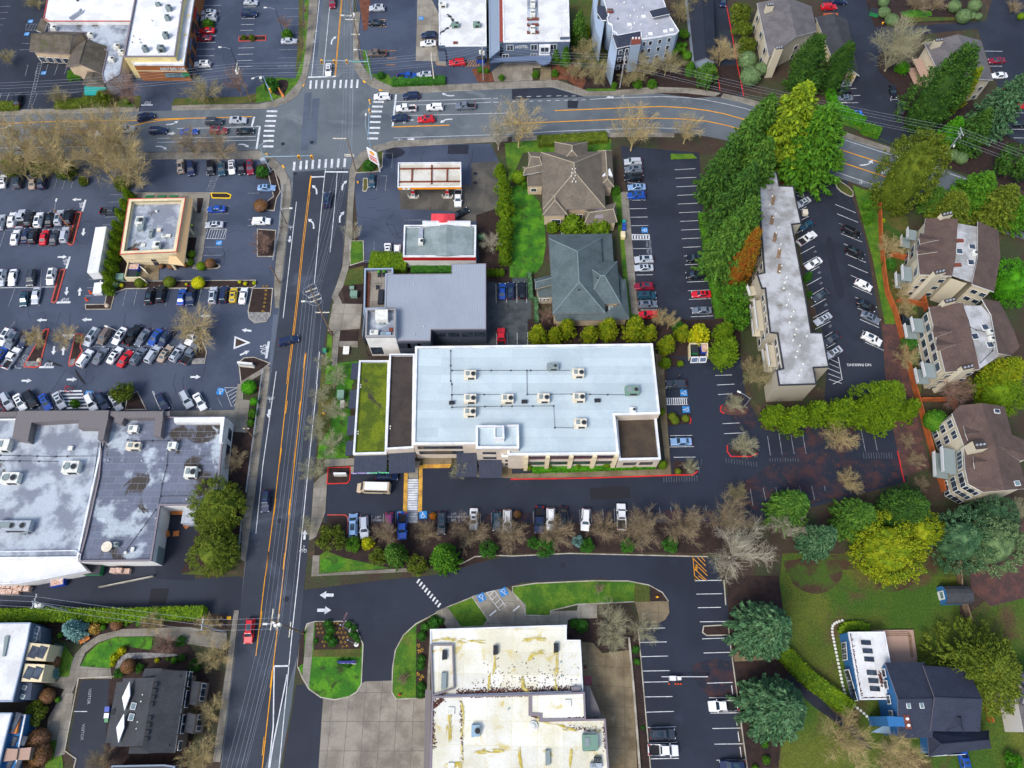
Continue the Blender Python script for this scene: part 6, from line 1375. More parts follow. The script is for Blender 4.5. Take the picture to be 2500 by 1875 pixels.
b=MB();b.tube([tuple(v) for v in gs([(600,160),(690,100),(700,80)],5.9)],.35,8);o=b.mk('silver_duct',STEL);tag(o,'curved silver duct on the white part of the old market roof','duct')
# ---------------------------------------------------------------- 13 north: white-roofed office, hotel
T(1,0)
wo,P=bld('white_roofed_office','white flat-roofed office with dark slate walls next to the hotel','building',[(1580,-60),(1985,-60),(1990,396),(1636,399),(1634,386),(1580,386)],4.8,wall='siding_slate',roof='hotel_roof',par=(.12,.25,PPWH,.18))
unit(1720,200,4.7,1.9,1.5,1.1,'green-grey fan unit on the white office roof, left of two','unit_green',1);unit(1905,198,4.7,1.9,1.5,1.1,'green-grey fan unit on the white office roof, right of two','unit_green',1);unit(1722,365,4.7,1.2,.8,.3,'small brown hatch on the white office roof','rust',0,name=RFHT,cat='roof hatch');unit(1610,30,4.7,2.2,1.4,1.0,'white box at the north-west corner of the white office roof',UWHI,0)
blk(wo,[(1570,388),(1634,388),(1634,440),(1572,440)],3.6,'siding_slate','awning_dark',None,names=('porch_wall','porch_roof','p'))
b=MB();rr=random.Random(9)
for _ in range(120):
 t=rr.random();q=g(1650+60*math.sin(t*6)-40*t,120+265*t,4.7);s=rr.uniform(.08,.4);b.face([(q.x+s*math.cos(a)+rr.gauss(0,.2),q.y+s*math.sin(a),4.69+rr.random()*.01) for a in (0,1.3,2.6,3.9,5.2)])
tag(b.mk('standing_water_patch',FDRK),'dark ponding stain straggling over the white office roof','stain')
T(2,0)
ht,P=bld('hotel','slate-blue two-storey hotel with a white roof and a round-ended entrance canopy','building',[(-82,-60),(488,-60),(499,348),(-75,358)],7.2,wall='siding_slate',roof='hotel_roof',par=(.15,.3,PPWH,.4))
blk(ht,[(-200,-60),(-112,-60),(-108,430),(-195,500)],5.0,'siding_slate','siding_pale_blue',(.15,.2,'siding_pale_blue'),names=('annexe_wall','annexe_roof','annexe_parapet'))
blk(ht,[(-110,-60),(-82,-60),(-78,360),(-108,362)],5.6,'siding_slate','brick_red',None,names=('link_wall','link_roof','p'))
b=MB();P=gs([(-195,502),(0,492),(215,478),(340,478),(338,520)],3.6)+gs([(328+0,535),(305,550),(275,557),(245,550),(222,532),(210,516),(0,523),(-190,536)],3.6);b.prism(P,3.2,3.6,bottom=True);b.mk('entrance_canopy','awning_slate',ht)
for x in (228,322):o=g(x,545,0);b=MB();b.cyl((o.x,o.y+.4),.16,0,3.2,8);b.mk('column',PPWH,ht)
A,d,n,L_=wd_(ht,(-75,358),(499,348),7.2)
place_text('HOTEL',1.15,A+d*L_*.28+n*.12+V3((0,0,5.4)),d,(0,0,1),PWHI,'lettering',ht,.06)
for u in (.1,.465,.76):window(ht,A,d,n,L_*u,1.7,4.4,6.0,mull=2)
for u in (.03,.465,.75):window(ht,A,d,n,L_*u,1.7,1.4,3.0,mull=2)
for z in (4.3,1.5):
 b=MB();b.obox(A+d*L_*.625+n*.45+V3((0,0,z+.8)),d*1.5,n*.45,(0,0,1.0));by=b.mk('bay_window',PPWH,ht);window(ht,A,d,n,L_*.625,2.2,z+.1,z+1.5,off=.88,mull=2)
blk(ht,[(418,240),(490,236),(496,310),(418,312)],8.4,'siding_slate','hotel_roof',(.1,.15,PPWH),z0=6.8,names=('stair_house','stair_roof','stair_parapet'))
b=MB();P=gs([(130,-60),(222,-60),(228,292),(136,292)],7.2);b.prism(P,6.9,7.13);b.mk('service_strip','stained_roof_pale',ht)
for y,m in ((160,'rust'),(210,'rust'),(275,'rust')):unit(180,y,7.1,3.2,.9,.35,f'rust-red frame on the hotel roof strip, {"upper" if y < 200 else ("middle" if y < 250 else "lower")} one',m,0,name='roof_frame',cat='frame')
for y in (20,105,242):unit(180,y,7.1,1.3,2.2,1.0,f'white condenser bank on the hotel roof strip, {"upper" if y < 50 else ("middle" if y < 200 else "lower")} one',UWHI,2)
# ---------------------------------------------------------------- 14 pale blue flats north
ba,P=bld('pale_blue_flats','pale blue block of flats with a stepped grey roof and white trim','building',[(775,-60),(1290,-60),(1345,110),(1442,265),(1420,290),(1240,322),(1118,338),(1112,268),(912,306),(900,280),(868,262),(862,212),(830,195),(820,148),(835,132)],8.4,wall='siding_pale_blue',roof='grey_membrane',par=(.3,.2,PPWH,.4))
prf(ba,[(1112,268,8.5),(912,306,8.5),(868,300,7.6),(905,415,7.2),(1030,388,7.2),(1118,340,8.0)],[(0,1,2,3,4,5)],SHNV,name='mansard_roof',th=.3)
blk(ba,[(1030,330),(1115,312),(1112,380),(1026,390)],9.0,'siding_pale_blue','rust',None,names=('chimney','chimney_top','p'))
for k in range(3):o=g(1045+27*k,328,9.2);b=MB();b.cyl((o.x,o.y),.25,9.0,9.35,8);b.mk('flue',PLWH,ba)
prf(ba,[(745,45,7.6),(805,55,8.0),(815,172,8.0),(780,175,7.2),(735,110,7.2)],[(0,1,2,3,4)],SHNV,name='mansard_roof',th=.3)
blk(ba,[(700,-20),(745,0),(735,60),(740,160),(800,180),(770,360),(720,240),(705,100)],6.8,'siding_pale_blue','siding_pale_blue',None,names=('bay_wall','bay_top','p'))
blk(ba,[(868,302),(905,415),(912,420),(880,602),(830,480),(845,380)],6.0,'siding_pale_blue','siding_pale_blue',None,names=('bay_wall','bay_top','p'))
prf(ba,[(1185,95,8.6),(1330,60,8.6),(1365,118,9.6),(1215,150,9.6)],[(0,1,2,3)],SHNV,name='dormer_roof')
for x,y in ((1138,138),(1015,208),(1197,288),(1325,266),(1378,254)):skl(ba,x,y,8.15,1.1,1.0,.15,PLWH)
for p,q,us in (((905,415),(1030,388),(.3,.75)),((1118,338),(1240,322),(.25,.7)),((1240,322),(1420,290),(.25,.7)),((820,148),(862,212),(.5,)),((868,262),(900,280),(.5,))):
 for z in (1.2,3.8,6.2):wins(ba,p,q,8.4,us,.9,z,z+1.2)
for k,(x,y) in enumerate(((970,15),(905,30),(1057,80),(1026,128),(1086,142),(915,155),(1060,195),(1115,205),(1035,238),(1130,60),(1255,200),(1165,308))):vent(x,y,8.1,.22,.4,f'small white vent dome on the grey stepped roof, {ORD[k]} '+('and only dark one' if k==5 else 'in the scatter'),UWHI if k != 5 else PLDK,'vents on the grey stepped roof')
unit(848,85,8.1,1.6,1.2,.7,'rusty chimney tray near the west side of the grey stepped roof','rust',2)
# long carport
cp=root_at('garage_row','long row of garages under a dark gabled roof at the top','garage',[(1515,-60),(1720,-60),(1755,525),(1575,525)],3.5)
hip(cp,[(1508,-80),(1738,-80),(1758,535),(1574,532)],3.4,4.8,'y',0,ASDK,'siding_pale_blue',.3)
T(3,0)
for nm,lb,c4,he,hr,ax,w_ in (('grey_roofed_house','house with a grey shingle gable roof left of the dark firs',[(-95,25),(375,55),(424,268),(10,490)],6.6,9.0,'y',SDCR),('carport','long low shingle carport with a cream gable end',[(412,148),(685,168),(790,655),(600,615)],3.2,4.8,'y',STCR),('grey_roofed_house','grey shingle house behind the tall dark evergreens on the right',[(1352,372),(1842,350),(1945,690),(1560,800)],6.6,9.0,'y',SDCR)):
 r_=root_at(nm,lb,'house' if 'house' in nm else 'carport',c4,he);hip(r_,c4,he,hr,ax,0,'shingle_grey' if nm != 'carport' else SHDK,w_,.5,trim=PPWH)
 if 'left' in lb:
  for u in (.2,.6):
   for z in (1.2,4.0):wins(r_,c4[3],c4[2],he,(u,),1.3,z,z+1.2)
  chimney(r_,95,418,9.2,2.0,.9,.1);chimney(r_,20,45,9.2,2.0,.9,.1);wins(r_,c4[0],c4[3],he,(.2,.5,.8),1.6,4.0,5.6);wins(r_,c4[0],c4[3],he,(.2,.5,.8),1.6,1.0,2.6)
 elif nm=='carport':unit(720,660,2.2,.7,.2,.9,'orange notice board on the cream carport gable','signal_yellow',0,name='notice_board',cat='sign')
 else:
  chimney(r_,1475,350,9.2,2.2,.9,.1);wins(r_,c4[3],c4[2],he,(.25,.5,.8),1.2,4.0,5.2);wins(r_,c4[3],c4[2],he,(.25,.5,.8),1.2,1.2,2.4)
  A,d,n,L_=wd_(r_,c4[0],c4[3],he)
  for z in (.2,3.2):b=MB();b.obox(A+d*L_*.3+n*1.2+V3((0,0,z+.1)),d*3.4,n*1.2,(0,0,.1));b.mk('balcony','wood_deck',r_)
for k,c4 in enumerate(([(480,112),(605,112),(608,148),(490,150)],)):
 b=MB();P=gs(c4,1.6);b.prism(P,0,1.6);tag(b.mk('timber_fence','wood_fence'),'short orange timber screen at the end of the long carport','fence')
# ---------------------------------------------------------------- 15 south-west: clinic with sail roofs, white flat-roofed rows
T(0,3)
sw=root_at('dark_shingle_building','dark shingle building with two white sail-shaped dormers','building',[(1005,885),(1610,820),(1505,1525),(915,1440)],6)
prf(sw,[(1060,885,6.0),(1330,878,8.0),(1228,1472,8.0),(955,1475,6.0),(955,1442,6.0),(908,1440,5.2),(1008,918,5.2),(1060,915,6.0)],[(0,1,2,3,4,5,6,7)],SHDK)
prf(sw,[(1330,878,8.0),(1400,815,7.6),(1614,820,6.0),(1506,1528,6.0),(1280,1530,7.6),(1228,1472,8.0)],[(0,1,2,3,4,5)],SHDK)
P=inset(gs([(1060,885),(1400,830),(1614,820),(1506,1528),(1115,1475),(915,1440),(1008,918)],6.0),.5);b=MB();n_=len(P)
for k in range(n_):a,c=P[k],P[(k+1) % n_];b.face([(a.x,a.y,0),(c.x,c.y,0),(c.x,c.y,5.2),(a.x,a.y,5.2)])
b.mk('wall','siding_brown',sw)
for Q in ([(1118,912,7.7),(1122,1035,7.7),(1074,1165,7.2),(1054,1050,7.0)],[(1070,1190,7.7),(1070,1310,7.7),(1022,1442,7.2),(1003,1310,7.0)]):prf(sw,Q,[(0,1,2,3)],PPWH,name='sail_dormer',th=.3)
blk(sw,[(1250,800),(1400,798),(1392,880),(1225,882)],7.0,'siding_brown',SHDK,None,names=('bay_wall','bay_roof','p'));blk(sw,[(1118,1478),(1285,1478),(1280,1535),(1110,1535)],6.2,'siding_brown',SHDK,None,names=('bay_wall','bay_roof','p'))
blk(sw,[(1655,905),(1725,915),(1690,1120),(1635,1110)],4.6,'siding_brown',SHDK,None,names=('bay_wall','bay_roof','p'));blk(sw,[(1618,1180),(1690,1200),(1665,1365),(1590,1345)],4.6,'siding_brown',SHDK,None,names=('bay_wall','bay_roof','p'))
wins(sw,(1614,820),(1506,1528),6.0,(.06,.14,.3,.4,.6,.72,.92),1.4,3.4,4.8);wins(sw,(1725,915),(1690,1120),4.6,(.25,.6),1.5,1.5,3.4,mull=2);wins(sw,(1690,1200),(1665,1365),4.6,(.25,.6),1.5,1.5,3.4,mull=2)
skl(sw,1150,1125,7.3,.9,1.1,-.1);skl(sw,1132,1220,7.3,.9,1.1,-.1);unit(992,1175,5.6,1.2,.8,.3,'dark skylight box between the two white sails',FDRK,0,name=RFHT,cat='roof hatch')
for k,(x,y) in enumerate(((1340,938),(1328,995),(1316,1052),(1304,1110),(1288,1228),(1278,1290),(1268,1352),(1258,1412))):unit(x,y,7.7,.7,.7,.4,f'dark ridge vent on the shingle roof with white sails, {ORD[k]} from the north',FDRK,0,name='roof_vent',cat='roof vent',group='ridge vents on the sail-dormer building')
for k,(x,y) in enumerate(((1228,1025),(1215,1083),(1185,1260),(1175,1318),(1550,870),(1590,958),(1560,1135),(1552,1195),(1525,1372),(1455,1465))):vent(x,y,7.2 if k<4 else 6.3,.14,.4,f'{"white" if k < 4 else "dark"} vent pipe on the sail-dormer roof, {ORD[k if k < 4 else k-4]} from the north',UWHI if k<4 else PLDK)
lo,P=bld('flat_roofed_terrace','white flat-roofed terrace with a cream dormer front at the lower left edge','building',[(-300,410),(262,404),(232,575),(105,1085),(-300,1090)],5.2,wall='siding_slate',roof='hotel_roof',par=(.1,.15,'siding_pale_blue',.3))
blk(lo,[(258,418),(355,440),(345,585),(232,578)],3.6,'siding_slate','siding_navy',None,names=('porch_wall','porch_roof','p'));blk(lo,[(165,905),(278,925),(262,1065),(118,1075)],3.6,'siding_slate','siding_navy',None,names=('porch_wall','porch_roof','p'))
for Q in ([(252,576),(432,594),(392,735),(216,728)],[(214,758),(388,765),(356,916),(182,912)]):
 blk(lo,Q,4.6,STCR,STCR,None,names=('bay_wall','bay_roof','p'));cx=sum(q[0] for q in Q)/4;cy=sum(q[1] for q in Q)/4
 for dx in (-36,36):skl(lo,cx+dx,cy,4.5,1.5,2.0,-.25,GLWN,TRDK)
for x,y in ((322,452),(315,480),(305,515),(298,550),(210,965),(195,1042)):skl(lo,x,y,3.5,.8,.7,-.25,GLPL)
blk(lo,[(40,520),(75,520),(40,695),(20,695)],5.4,UGRY,UGRY,None,z0=5.0,names=('duct','duct_top','p'))
l2,P=bld('flat_roofed_terrace','white flat-roofed terrace with blue walls and an orange-framed window, bottom left corner','building',[(-300,1180),(102,1184),(40,1420),(-40,1760),(-300,1760)],5.2,wall='siding_blue',roof='hotel_roof',par=(.1,.15,'siding_pale_blue',.3))
blk(l2,[(102,1190),(220,1200),(160,1500),(130,1760),(-20,1760),(50,1430)],4.0,'siding_blue','siding_blue',(.08,.2,PPWH,.2),names=('lower_wall','lower_roof','lower_parapet'));blk(l2,[(98,1195),(170,1205),(140,1365),(78,1355)],4.5,'wood_orange','wood_orange',None,names=('bay_wall','bay_roof','p'));skl(l2,125,1265,4.45,1.2,3.2,-.2,GLWN,TRDK)
for x,y in ((118,1430),(205,1425),(80,1630),(160,1620)):skl(l2,x,y,3.95,.9,1.5,-.2,GLWN,TRDK)
blk(l2,[(55,1490),(155,1495),(140,1590),(25,1605)],4.6,'siding_brown','wood_deck',None,names=('bay_wall','bay_roof','p'));blk(l2,[(165,1490),(270,1480),(250,1590),(150,1590)],4.3,'siding_brown','wood_deck',None,names=('bay_wall','bay_roof','p'))
be,P=bld('low_shed_roof','dark low roof with a pale blue edge below the dark shingle building','building',[(965,1640),(1415,1632),(1510,1645),(1480,1800),(950,1800)],3.5,wall='siding_navy',roof=SHDK,par=(.1,.2,'siding_pale_blue',.2))
# bins roof at the fir hedge
T(2,1)
bn=root_at('bin_store','small open bin store with a louvred gate beside the rounded cypresses','enclosure',[(1535,1310),(1690,1310),(1690,1440),(1545,1440)],1)
for a,c in (((1535,1305),(1540,1425)),((1535,1305),(1690,1305)),((1690,1305),(1692,1420))):
 p,q=g(*a,1.8),g(*c,1.8);p.z=q.z=0;dd=(q-p).normalized();nn=V3((-dd.y,dd.x,0));b=MB();b.obox((p+q)/2+V3((0,0,.9)),(q-p)/2,nn*.08,(0,0,.9));b.mk('wall',STCR,bn)
p,q=g(1545,1440,1.4),g(1690,1435,1.4);p.z=q.z=0;dd=(q-p).normalized();nn=V3((-dd.y,dd.x,0))
for k in (0,1):
 c=p+(q-p)*(.25+.5*k);b=MB();b.obox(c+V3((0,0,.85)),dd*((q-p).length/4-.08),nn*.05,(0,.35,.8));gt=b.mk('gate',PPWH,bn);b=MB();b.obox(c+V3((0,-.05,.9)),dd*((q-p).length/4-.3),nn*.05,(0,.22,.5));b.mk('louvre','awning_slate',gt)
# ================================================================ vehicles
CC={'w':('white',(228,228,228)),'s':('silver',(176,182,190)),'g':('grey',(104,112,124)),'d':('dark grey',(54,60,70)),'k':('black',(18,20,26)),'n':('navy',(24,38,72)),'b':('blue',(24,72,158)),'l':('light blue',(126,158,196)),'r':('red',(196,24,36)),'m':('maroon',(128,20,44)),'y':('yellow',(208,176,36)),'t':('beige',(168,152,134)),'e':('teal',(28,66,84)),'p':('purple',(118,46,96)),'c':('bright blue',(40,120,214)),'o':('brown',(104,92,84))}
for k_,(n_,c_) in CC.items():
 m=mat('paint_'+n_.replace(' ','_')+'_car',c_,fine=2,fa=.03,rough=.28,spec=.5);m.node_tree.nodes['Principled BSDF'].inputs['Coat Weight'].default_value=.35
mat('car_glass',(24,36,46),(44,66,76),s=.6,fine=1,fa=.05,rough=.06,spec=.9);mat('tyre',(22,22,24),fine=2,fa=.05);mat('rim',(150,154,160),fine=2,fa=.05,rough=.4,metal=.5)
mat('headlamp',(214,220,226),fine=1,fa=.03,rough=.15);mat('taillamp',(150,12,16),fine=1,fa=.03,rough=.25);mat('bed_liner',(26,28,32),fine=4,fa=.2)
# stations: x share, width share, bottom, belt, top, top width share
ST={
 's':(4.65,1.8,[(0,.8,.34,.52,.6,.8),(.03,.94,.22,.62,.72,.82),(.27,1,.2,.78,.95,.84),(.43,1,.2,.86,1.42,.66),(.69,1,.2,.88,1.42,.66),(.85,1,.2,.9,1.04,.8),(.97,.95,.24,.86,1.0,.8),(1,.84,.4,.7,.84,.8)],3,4),
 'h':(4.2,1.78,[(0,.8,.34,.55,.64,.8),(.03,.94,.22,.66,.78,.82),(.24,1,.2,.84,1.0,.84),(.42,1,.2,.92,1.5,.66),(.84,1,.2,.95,1.46,.64),(.96,.96,.24,.95,1.06,.76),(1,.88,.4,.74,.9,.8)],3,4),
 'u':(4.7,1.9,[(0,.84,.4,.66,.78,.84),(.025,.95,.3,.78,.92,.86),(.25,1,.28,.98,1.14,.86),(.38,1,.28,1.05,1.72,.7),(.9,1,.28,1.08,1.7,.68),(.975,.97,.3,1.05,1.14,.78),(1,.9,.44,.8,.96,.82)],3,4),
 'v':(5.0,1.95,[(0,.82,.36,.6,.7,.84),(.03,.95,.24,.74,.88,.86),(.18,1,.22,.96,1.12,.86),(.36,1,.22,1.02,1.76,.72),(.93,1,.22,1.04,1.74,.7),(.985,.97,.26,1.0,1.12,.8),(1,.92,.4,.76,.92,.84)],3,4),
 'p':(5.6,1.98,[(0,.86,.44,.76,.88,.86),(.02,.96,.34,.88,1.04,.88),(.23,1,.32,1.06,1.18,.88),(.33,1,.32,1.1,1.82,.72),(.555,1,.32,1.1,1.82,.7),(.6,1,.32,1.1,1.16,.86),(.605,1,.32,1.1,1.12,.86),(.612,1,.32,1.12,.66,.86),(.965,1,.32,1.12,.66,.86),(.972,1,.32,1.12,1.1,.86),(1,.95,.44,.9,1.08,.9)],3,4),
}
KIND={'s':('sedan','car'),'h':('hatchback','car'),'u':('sport_utility_vehicle','car'),'v':('minivan','car'),'p':('pickup_truck','pickup truck')}
WORD={'s':'sedan','h':'hatchback','u':'SUV','v':'minivan','p':'pickup'}
def car_ring(L_,W,st):
 x,wf,zl,zb,zt,tf=st;w_=W/2*wf;X=L_/2-x*L_
 h=[(w_*.92,zl),(w_,zl*.5+zb*.5),(w_*.97,zb),(w_*tf,zt)]
 return [V3((X,y,z)) for y,z in h]+[V3((X,-y,z)) for y,z in h[::-1]]
PROTO={}
def make_car(ty):
 L_,W,S,a,c=ST[ty];rings=[car_ring(L_,W,s) for s in S];b=MB();b.v=[tuple(p) for r in rings for p in r];N_=len(rings)
 for i in range(N_-1):
  for j in range(8):q=(j+1) % 8;b.f.append((i*8+j,i*8+q,(i+1)*8+q,(i+1)*8+j));b.m.append(0)
 b.f.append(tuple(range(7,-1,-1)));b.f.append(tuple(range((N_-1)*8,N_*8)));b.m+=[0,0]
 for s in (-1,1):b.obox((L_*.22 if ty != 'v' else L_*.27,s*(W/2+.08),S[2][3]+.12),(.08,0,0),(0,.1,0),(0,0,.07))
 parts=[]
 me=b.mesh(ty+'_body','paint_white_car');bm=bmesh.new();bm.from_mesh(me);bmesh.ops.recalc_face_normals(bm,faces=bm.faces)
 es=[e for e in bm.edges if len(e.link_faces)==2 and e.calc_face_angle()>.35]
 bmesh.ops.bevel(bm,geom=es,offset=.045,segments=1,affect='EDGES',clamp_overlap=True);bm.to_mesh(me);bm.free();parts.append(('body',me))
 def quad(P,k=.86,off=.02,up=None):
  cen=sum(P,V3())/len(P);nn=(P[1]-P[0]).cross(P[2]-P[0]).normalized()
  if nn.dot(cen-V3((cen.x*.6,0,.6)))<0:nn=-nn
  return [cen+(p-cen)*k+nn*off for p in P]
 def pane(name,Ps,m='car_glass'):
  b=MB()
  for P in Ps:b.face(P)
  parts.append((name,b.mesh(ty+'_'+name,m)))
 pane('windscreen',[quad([rings[a-1][3],rings[a-1][4],rings[a][4],rings[a][3]])])
 pane('rear_window',[quad([rings[c][3],rings[c][4],rings[c+1][4],rings[c+1][3]],.8)])
 for s in (0,1):
  i2,i3=(2,3) if s==0 else (5,4);P=[rings[a-1][i2].lerp(rings[a-1][i3],.9),rings[a][i2],rings[c][i2],rings[c+1][i2].lerp(rings[c+1][i3],.7),rings[c][i3],rings[a][i3]]
  pane('side_window',[quad(P,.84,.025)])
 if ty != 'p':
  x0,x1=rings[a][3].x,rings[c][3].x;wt=abs(rings[a][3].y);zt=rings[a][3].z;b=MB();b.box((x0*.55+x1*.45,0),(x0-x1)*(.5 if ty in 'uv' else .42),wt*1.3,zt-.02,zt+.015);parts.append(('sunroof',b.mesh(ty+'_sunroof','car_glass')))
 else:
  b=MB();b.face([(L_/2-x*L_,y,.7) for x,y in ((.62,-W*.4),(.62,W*.4),(.955,W*.4),(.955,-W*.4))][::-1]);parts.append(('cargo_bed',b.mesh(ty+'_bed','bed_liner')))
 if ty in 'uv':
  for s in (-1,1):b=MB();b.tube([(rings[a][3].x-.2,s*(abs(rings[a][3].y)-.04),rings[a][3].z+.05),(rings[c][3].x+.1,s*(abs(rings[c][3].y)-.04),rings[c][3].z+.05)],.03,4);parts.append(('roof_rail',b.mesh(ty+'_rail',TRDK)))
 r=.33 if ty in 'shv' else .38
 for sx in (.18,.8):
  for s in (-1,1):
   b=MB();X=L_/2-sx*L_;b.tube([(X,s*(W/2-.2),r),(X,s*(W/2+.025),r)],r,12);b.tube([(X,s*(W/2+.02),r),(X,s*(W/2+.035),r)],r*.6,8,1);parts.append(('wheel',b.mesh(ty+'_wheel',['tyre','rim'])))
 for nm,X,z,m in (('headlight',L_/2-.03*L_,S[1][3]-.02,'headlamp'),('taillight',-L_/2+.03*L_,S[-2][3]-.03,'taillamp')):
  for s in (-1,1):b=MB();b.obox((X,s*W*.36,z),(.14,0,0),(0,W*.09,0),(0,0,.07));parts.append((nm,b.mesh(ty+'_'+nm,m)))
 PROTO[ty]=parts
for ty in ST:make_car(ty)
crand=random.Random(4)
def add_car(x,y,ty,co,dx,dy,label,group,sunroof=None,scale=.97):
 nm,cat=KIND[ty];o=g(x,y,.75);e=g(x+dx,y+dy,.75)-o;t=thing(nm,label,cat,(o.x,o.y,.03),group,math.atan2(e.y,e.x)+crand.gauss(0,.015));t.scale=(scale,)*3
 pm_=MATS['paint_'+CC[co][0].replace(' ','_')+'_car'];sr=crand.random()<.55 if sunroof is None else sunroof
 for pn,me in PROTO[ty]:
  if pn=='sunroof' and not sr:continue
  c=bpy.data.objects.new(pn,me);COL.objects.link(c);c.parent=t
  if pn=='body':c.material_slots[0].link='OBJECT';c.material_slots[0].material=pm_
 return t
USED=set()
def row(tile,dx,dy,where,data,group=None):
 """a row of vehicles: 'x,y,type+colour' tokens in reading order; each label says what stands on either side"""
 T(*tile);L_=[]
 for tok in data.split():
  p=tok.split(',');L_.append((float(p[0]),float(p[1]),p[2][0],p[2][1],tuple(float(v) for v in p[3:5]) if len(p)>4 else (dx,dy)))
 names=[CC[c][0]+' '+WORD[t] for _,_,t,c,_ in L_]
 for i,(x,y,t,c,d) in enumerate(L_):
  lb=f'{names[i]} {where}'
  if names.count(names[i])>1:
   nb=[names[j] for j in (i-1,i+1) if 0 <= j<len(L_)]
   vert=len(L_)>1 and abs(L_[-1][1]-L_[0][1])>abs(L_[-1][0]-L_[0][0]);ends=('topmost','bottommost') if vert else ('leftmost','rightmost')
   lb=f'{names[i]} {where}, ' + (f'{ends[0]}, next to the {nb[0]}' if i==0 else f'{ends[1]}, next to the {nb[0]}' if i==len(L_)-1 else f'between {nb[0]} and {nb[1]}')
  if lb in USED:
   k=2
   while f'{lb} ({k})' in USED:k+=1
   same=[j for j in range(len(L_)) if names[j]==names[i]];lb=f'{names[i]} {where}, {("first", "second", "third", "fourth", "fifth")[same.index(i)]} such from the {"top" if vert else "left"}'
  USED.add(lb);add_car(x,y,t,c,d[0],d[1],lb,group or 'vehicles '+where)
row((0,0),-1,.02,'on the right of the cafe building','1800,105,ss 1805,158,us 1785,262,sr 1763,328,sm 1748,555,uw')
row((0,0),1,.02,'in the top left second column','2165,18,hs 2153,115,un')
row((0,0),.12,-1,'alone at the far left under the bare trees','155,858,uk')
row((0,0),1,-.02,'on the western cross street','1258,1010,un,1,-.28 890,1155,hw 1075,1115,ps 1365,1128,un 1632,1135,sb 1850,1050,ud 1888,1128,um 2055,1040,us 2115,1130,sk')
row((0,0),.05,1,'facing the restaurant at the street hedge','1560,1435,ut,-.1,-1 1650,1455,un 1820,1450,uk 1915,1455,ue 2000,1440,sw 2085,1445,sk 2160,1445,um')
row((0,0),.18,-1,'in the upper left row below the bare street trees','25,1560,sw 160,1565,ud 285,1570,st 365,1570,un')
row((1,0),0,1,'on the northern arm of the main street','660,18,um -1,1,sw'.replace('-1,1,sw','625,600,sw,-.06,1'))
row((1,0),-1,.03,'in the lot right of the northern street','1045,70,us 1040,195,sk,1,0 1045,460,po 1305,660,pb,1,-.03 1455,650,us')
row((1,0),-1,.03,'by the yellow-lined bays of the white office','1495,305,un 1488,372,sw 1738,540,ur')
row((1,0),1,0,'in the lot left of the northern street','285,352,ss')
row((1,0),-1,.03,'queuing on the eastern cross street','1090,835,uw 1340,828,un 1298,935,pw 1545,925,uw 1810,915,pg 1245,1020,un 1470,1030,ur')
row((1,0),0,-1,'beside the small island of the filling station','1000,1560,he,0,1')
row((1,0),1,.02,'by the restaurant lot sidewalk','90,1620,sl')
row((2,0),-1,.02,'in the hipped offices left column','1045,1398,us 1050,1465,ug 1048,1535,uk 1078,1615,sl 1075,1689,ub 1140,2242,us 1140,2311,ss 1140,2474,um 1160,2552,ue,1,0 1170,2629,ug,1,0 1180,2719,ur')
row((2,1),1,.02,'in the right column of the hipped offices lot','1590,573,uk,-1,0 1590,718,vk,-1,0 1635,880,sr,-1,0 1640,1020,sg,-1,0')
row((2,0),0,1,'half cut off at the top edge','1820,8,un')
row((3,0),-1,.03,'by the cream carport gable','648,722,ss 645,782,sk 660,845,sg 755,985,hc')
row((3,0),.15,1,'on the private lane at the upper right','1080,785,sk 1150,925,ug,.1,-1')
row((3,0),1,-.03,'at the top beside the orange screen','525,60,ur 610,12,un')
row((3,0),-1,.04,'in the lot at the right edge','1978,520,sm 1995,650,sw 2105,775,ur 2115,850,ss 2130,920,ur 2145,1065,sk')
row((3,0),.1,-1,'pulling out of the apartment drive','475,1495,uw')
row((0,1),.22,-1,'in the upper left car park row','5,260,us 100,235,sw 180,230,ps 253,230,uk 335,240,uw 427,235,sk 512,220,us 600,215,uk')
row((0,1),.22,-1,'in the second row of the left car park','130,388,sw 222,372,sn 290,378,uk 380,388,sr 467,390,sd 560,368,us')
row((0,1),-.2,1,'above the white line in the left car park','15,740,us 108,735,sw 270,740,ud 445,728,uw')
row((0,1),-.2,1,'below the white line in the left car park','210,920,he 310,893,ss')
row((0,1),-1,.03,'beside the restaurant entrance','960,165,pd,1,0 1868,145,sb 1850,280,ss')
row((1,1),1,0,'beside the bare bush by the street','45,252,uw')
row((0,1),.14,-1,'below the shrub bed of the restaurant','1295,895,uk 1392,880,uk 1568,905,sb 1648,895,pn,-.12,1 1840,890,us 1932,885,un 2015,888,hy 2100,893,sw')
row((0,1),-.57,.82,'in the upper angled row','45,1250,uw 110,1278,ug 220,1265,sn 795,1250,vs 905,1240,uo 1030,1240,sw 1145,1235,pk,.57,-.82 1230,1255,sg 1340,1252,sb 1430,1262,un 1675,1235,pw')
row((0,1),.57,-.82,'in the lower angled row','5,1395,sb 100,1435,pw 735,1435,uw 865,1413,sg 990,1408,sw 1080,1437,sr 1195,1418,ug 1318,1402,us 1425,1395,st 1535,1392,us 1640,1400,pg')
row((0,2),.45,.88,'facing the plaza storefront','0,205,sm 60,145,us 170,155,sw 265,130,uk 390,155,sb 510,138,ss 785,160,uw 885,150,un 1000,155,ss 1400,150,sn 1610,130,us 1725,150,sw')
row((1,1),-.03,-1,'driving up the main street by the filling station','615,65,vn')
row((1,1),.6,-.35,'on the forecourt by the red entrance canopy','1765,180,sk')
row((1,1),0,1,'under the right end of the filling station canopy','1745,50,pw')
row((1,1),0,1,'beside the station shop','1137,508,sw 1220,513,hw')
row((1,1),1,-.28,'turning across the yellow line of the main street','280,1283,un')
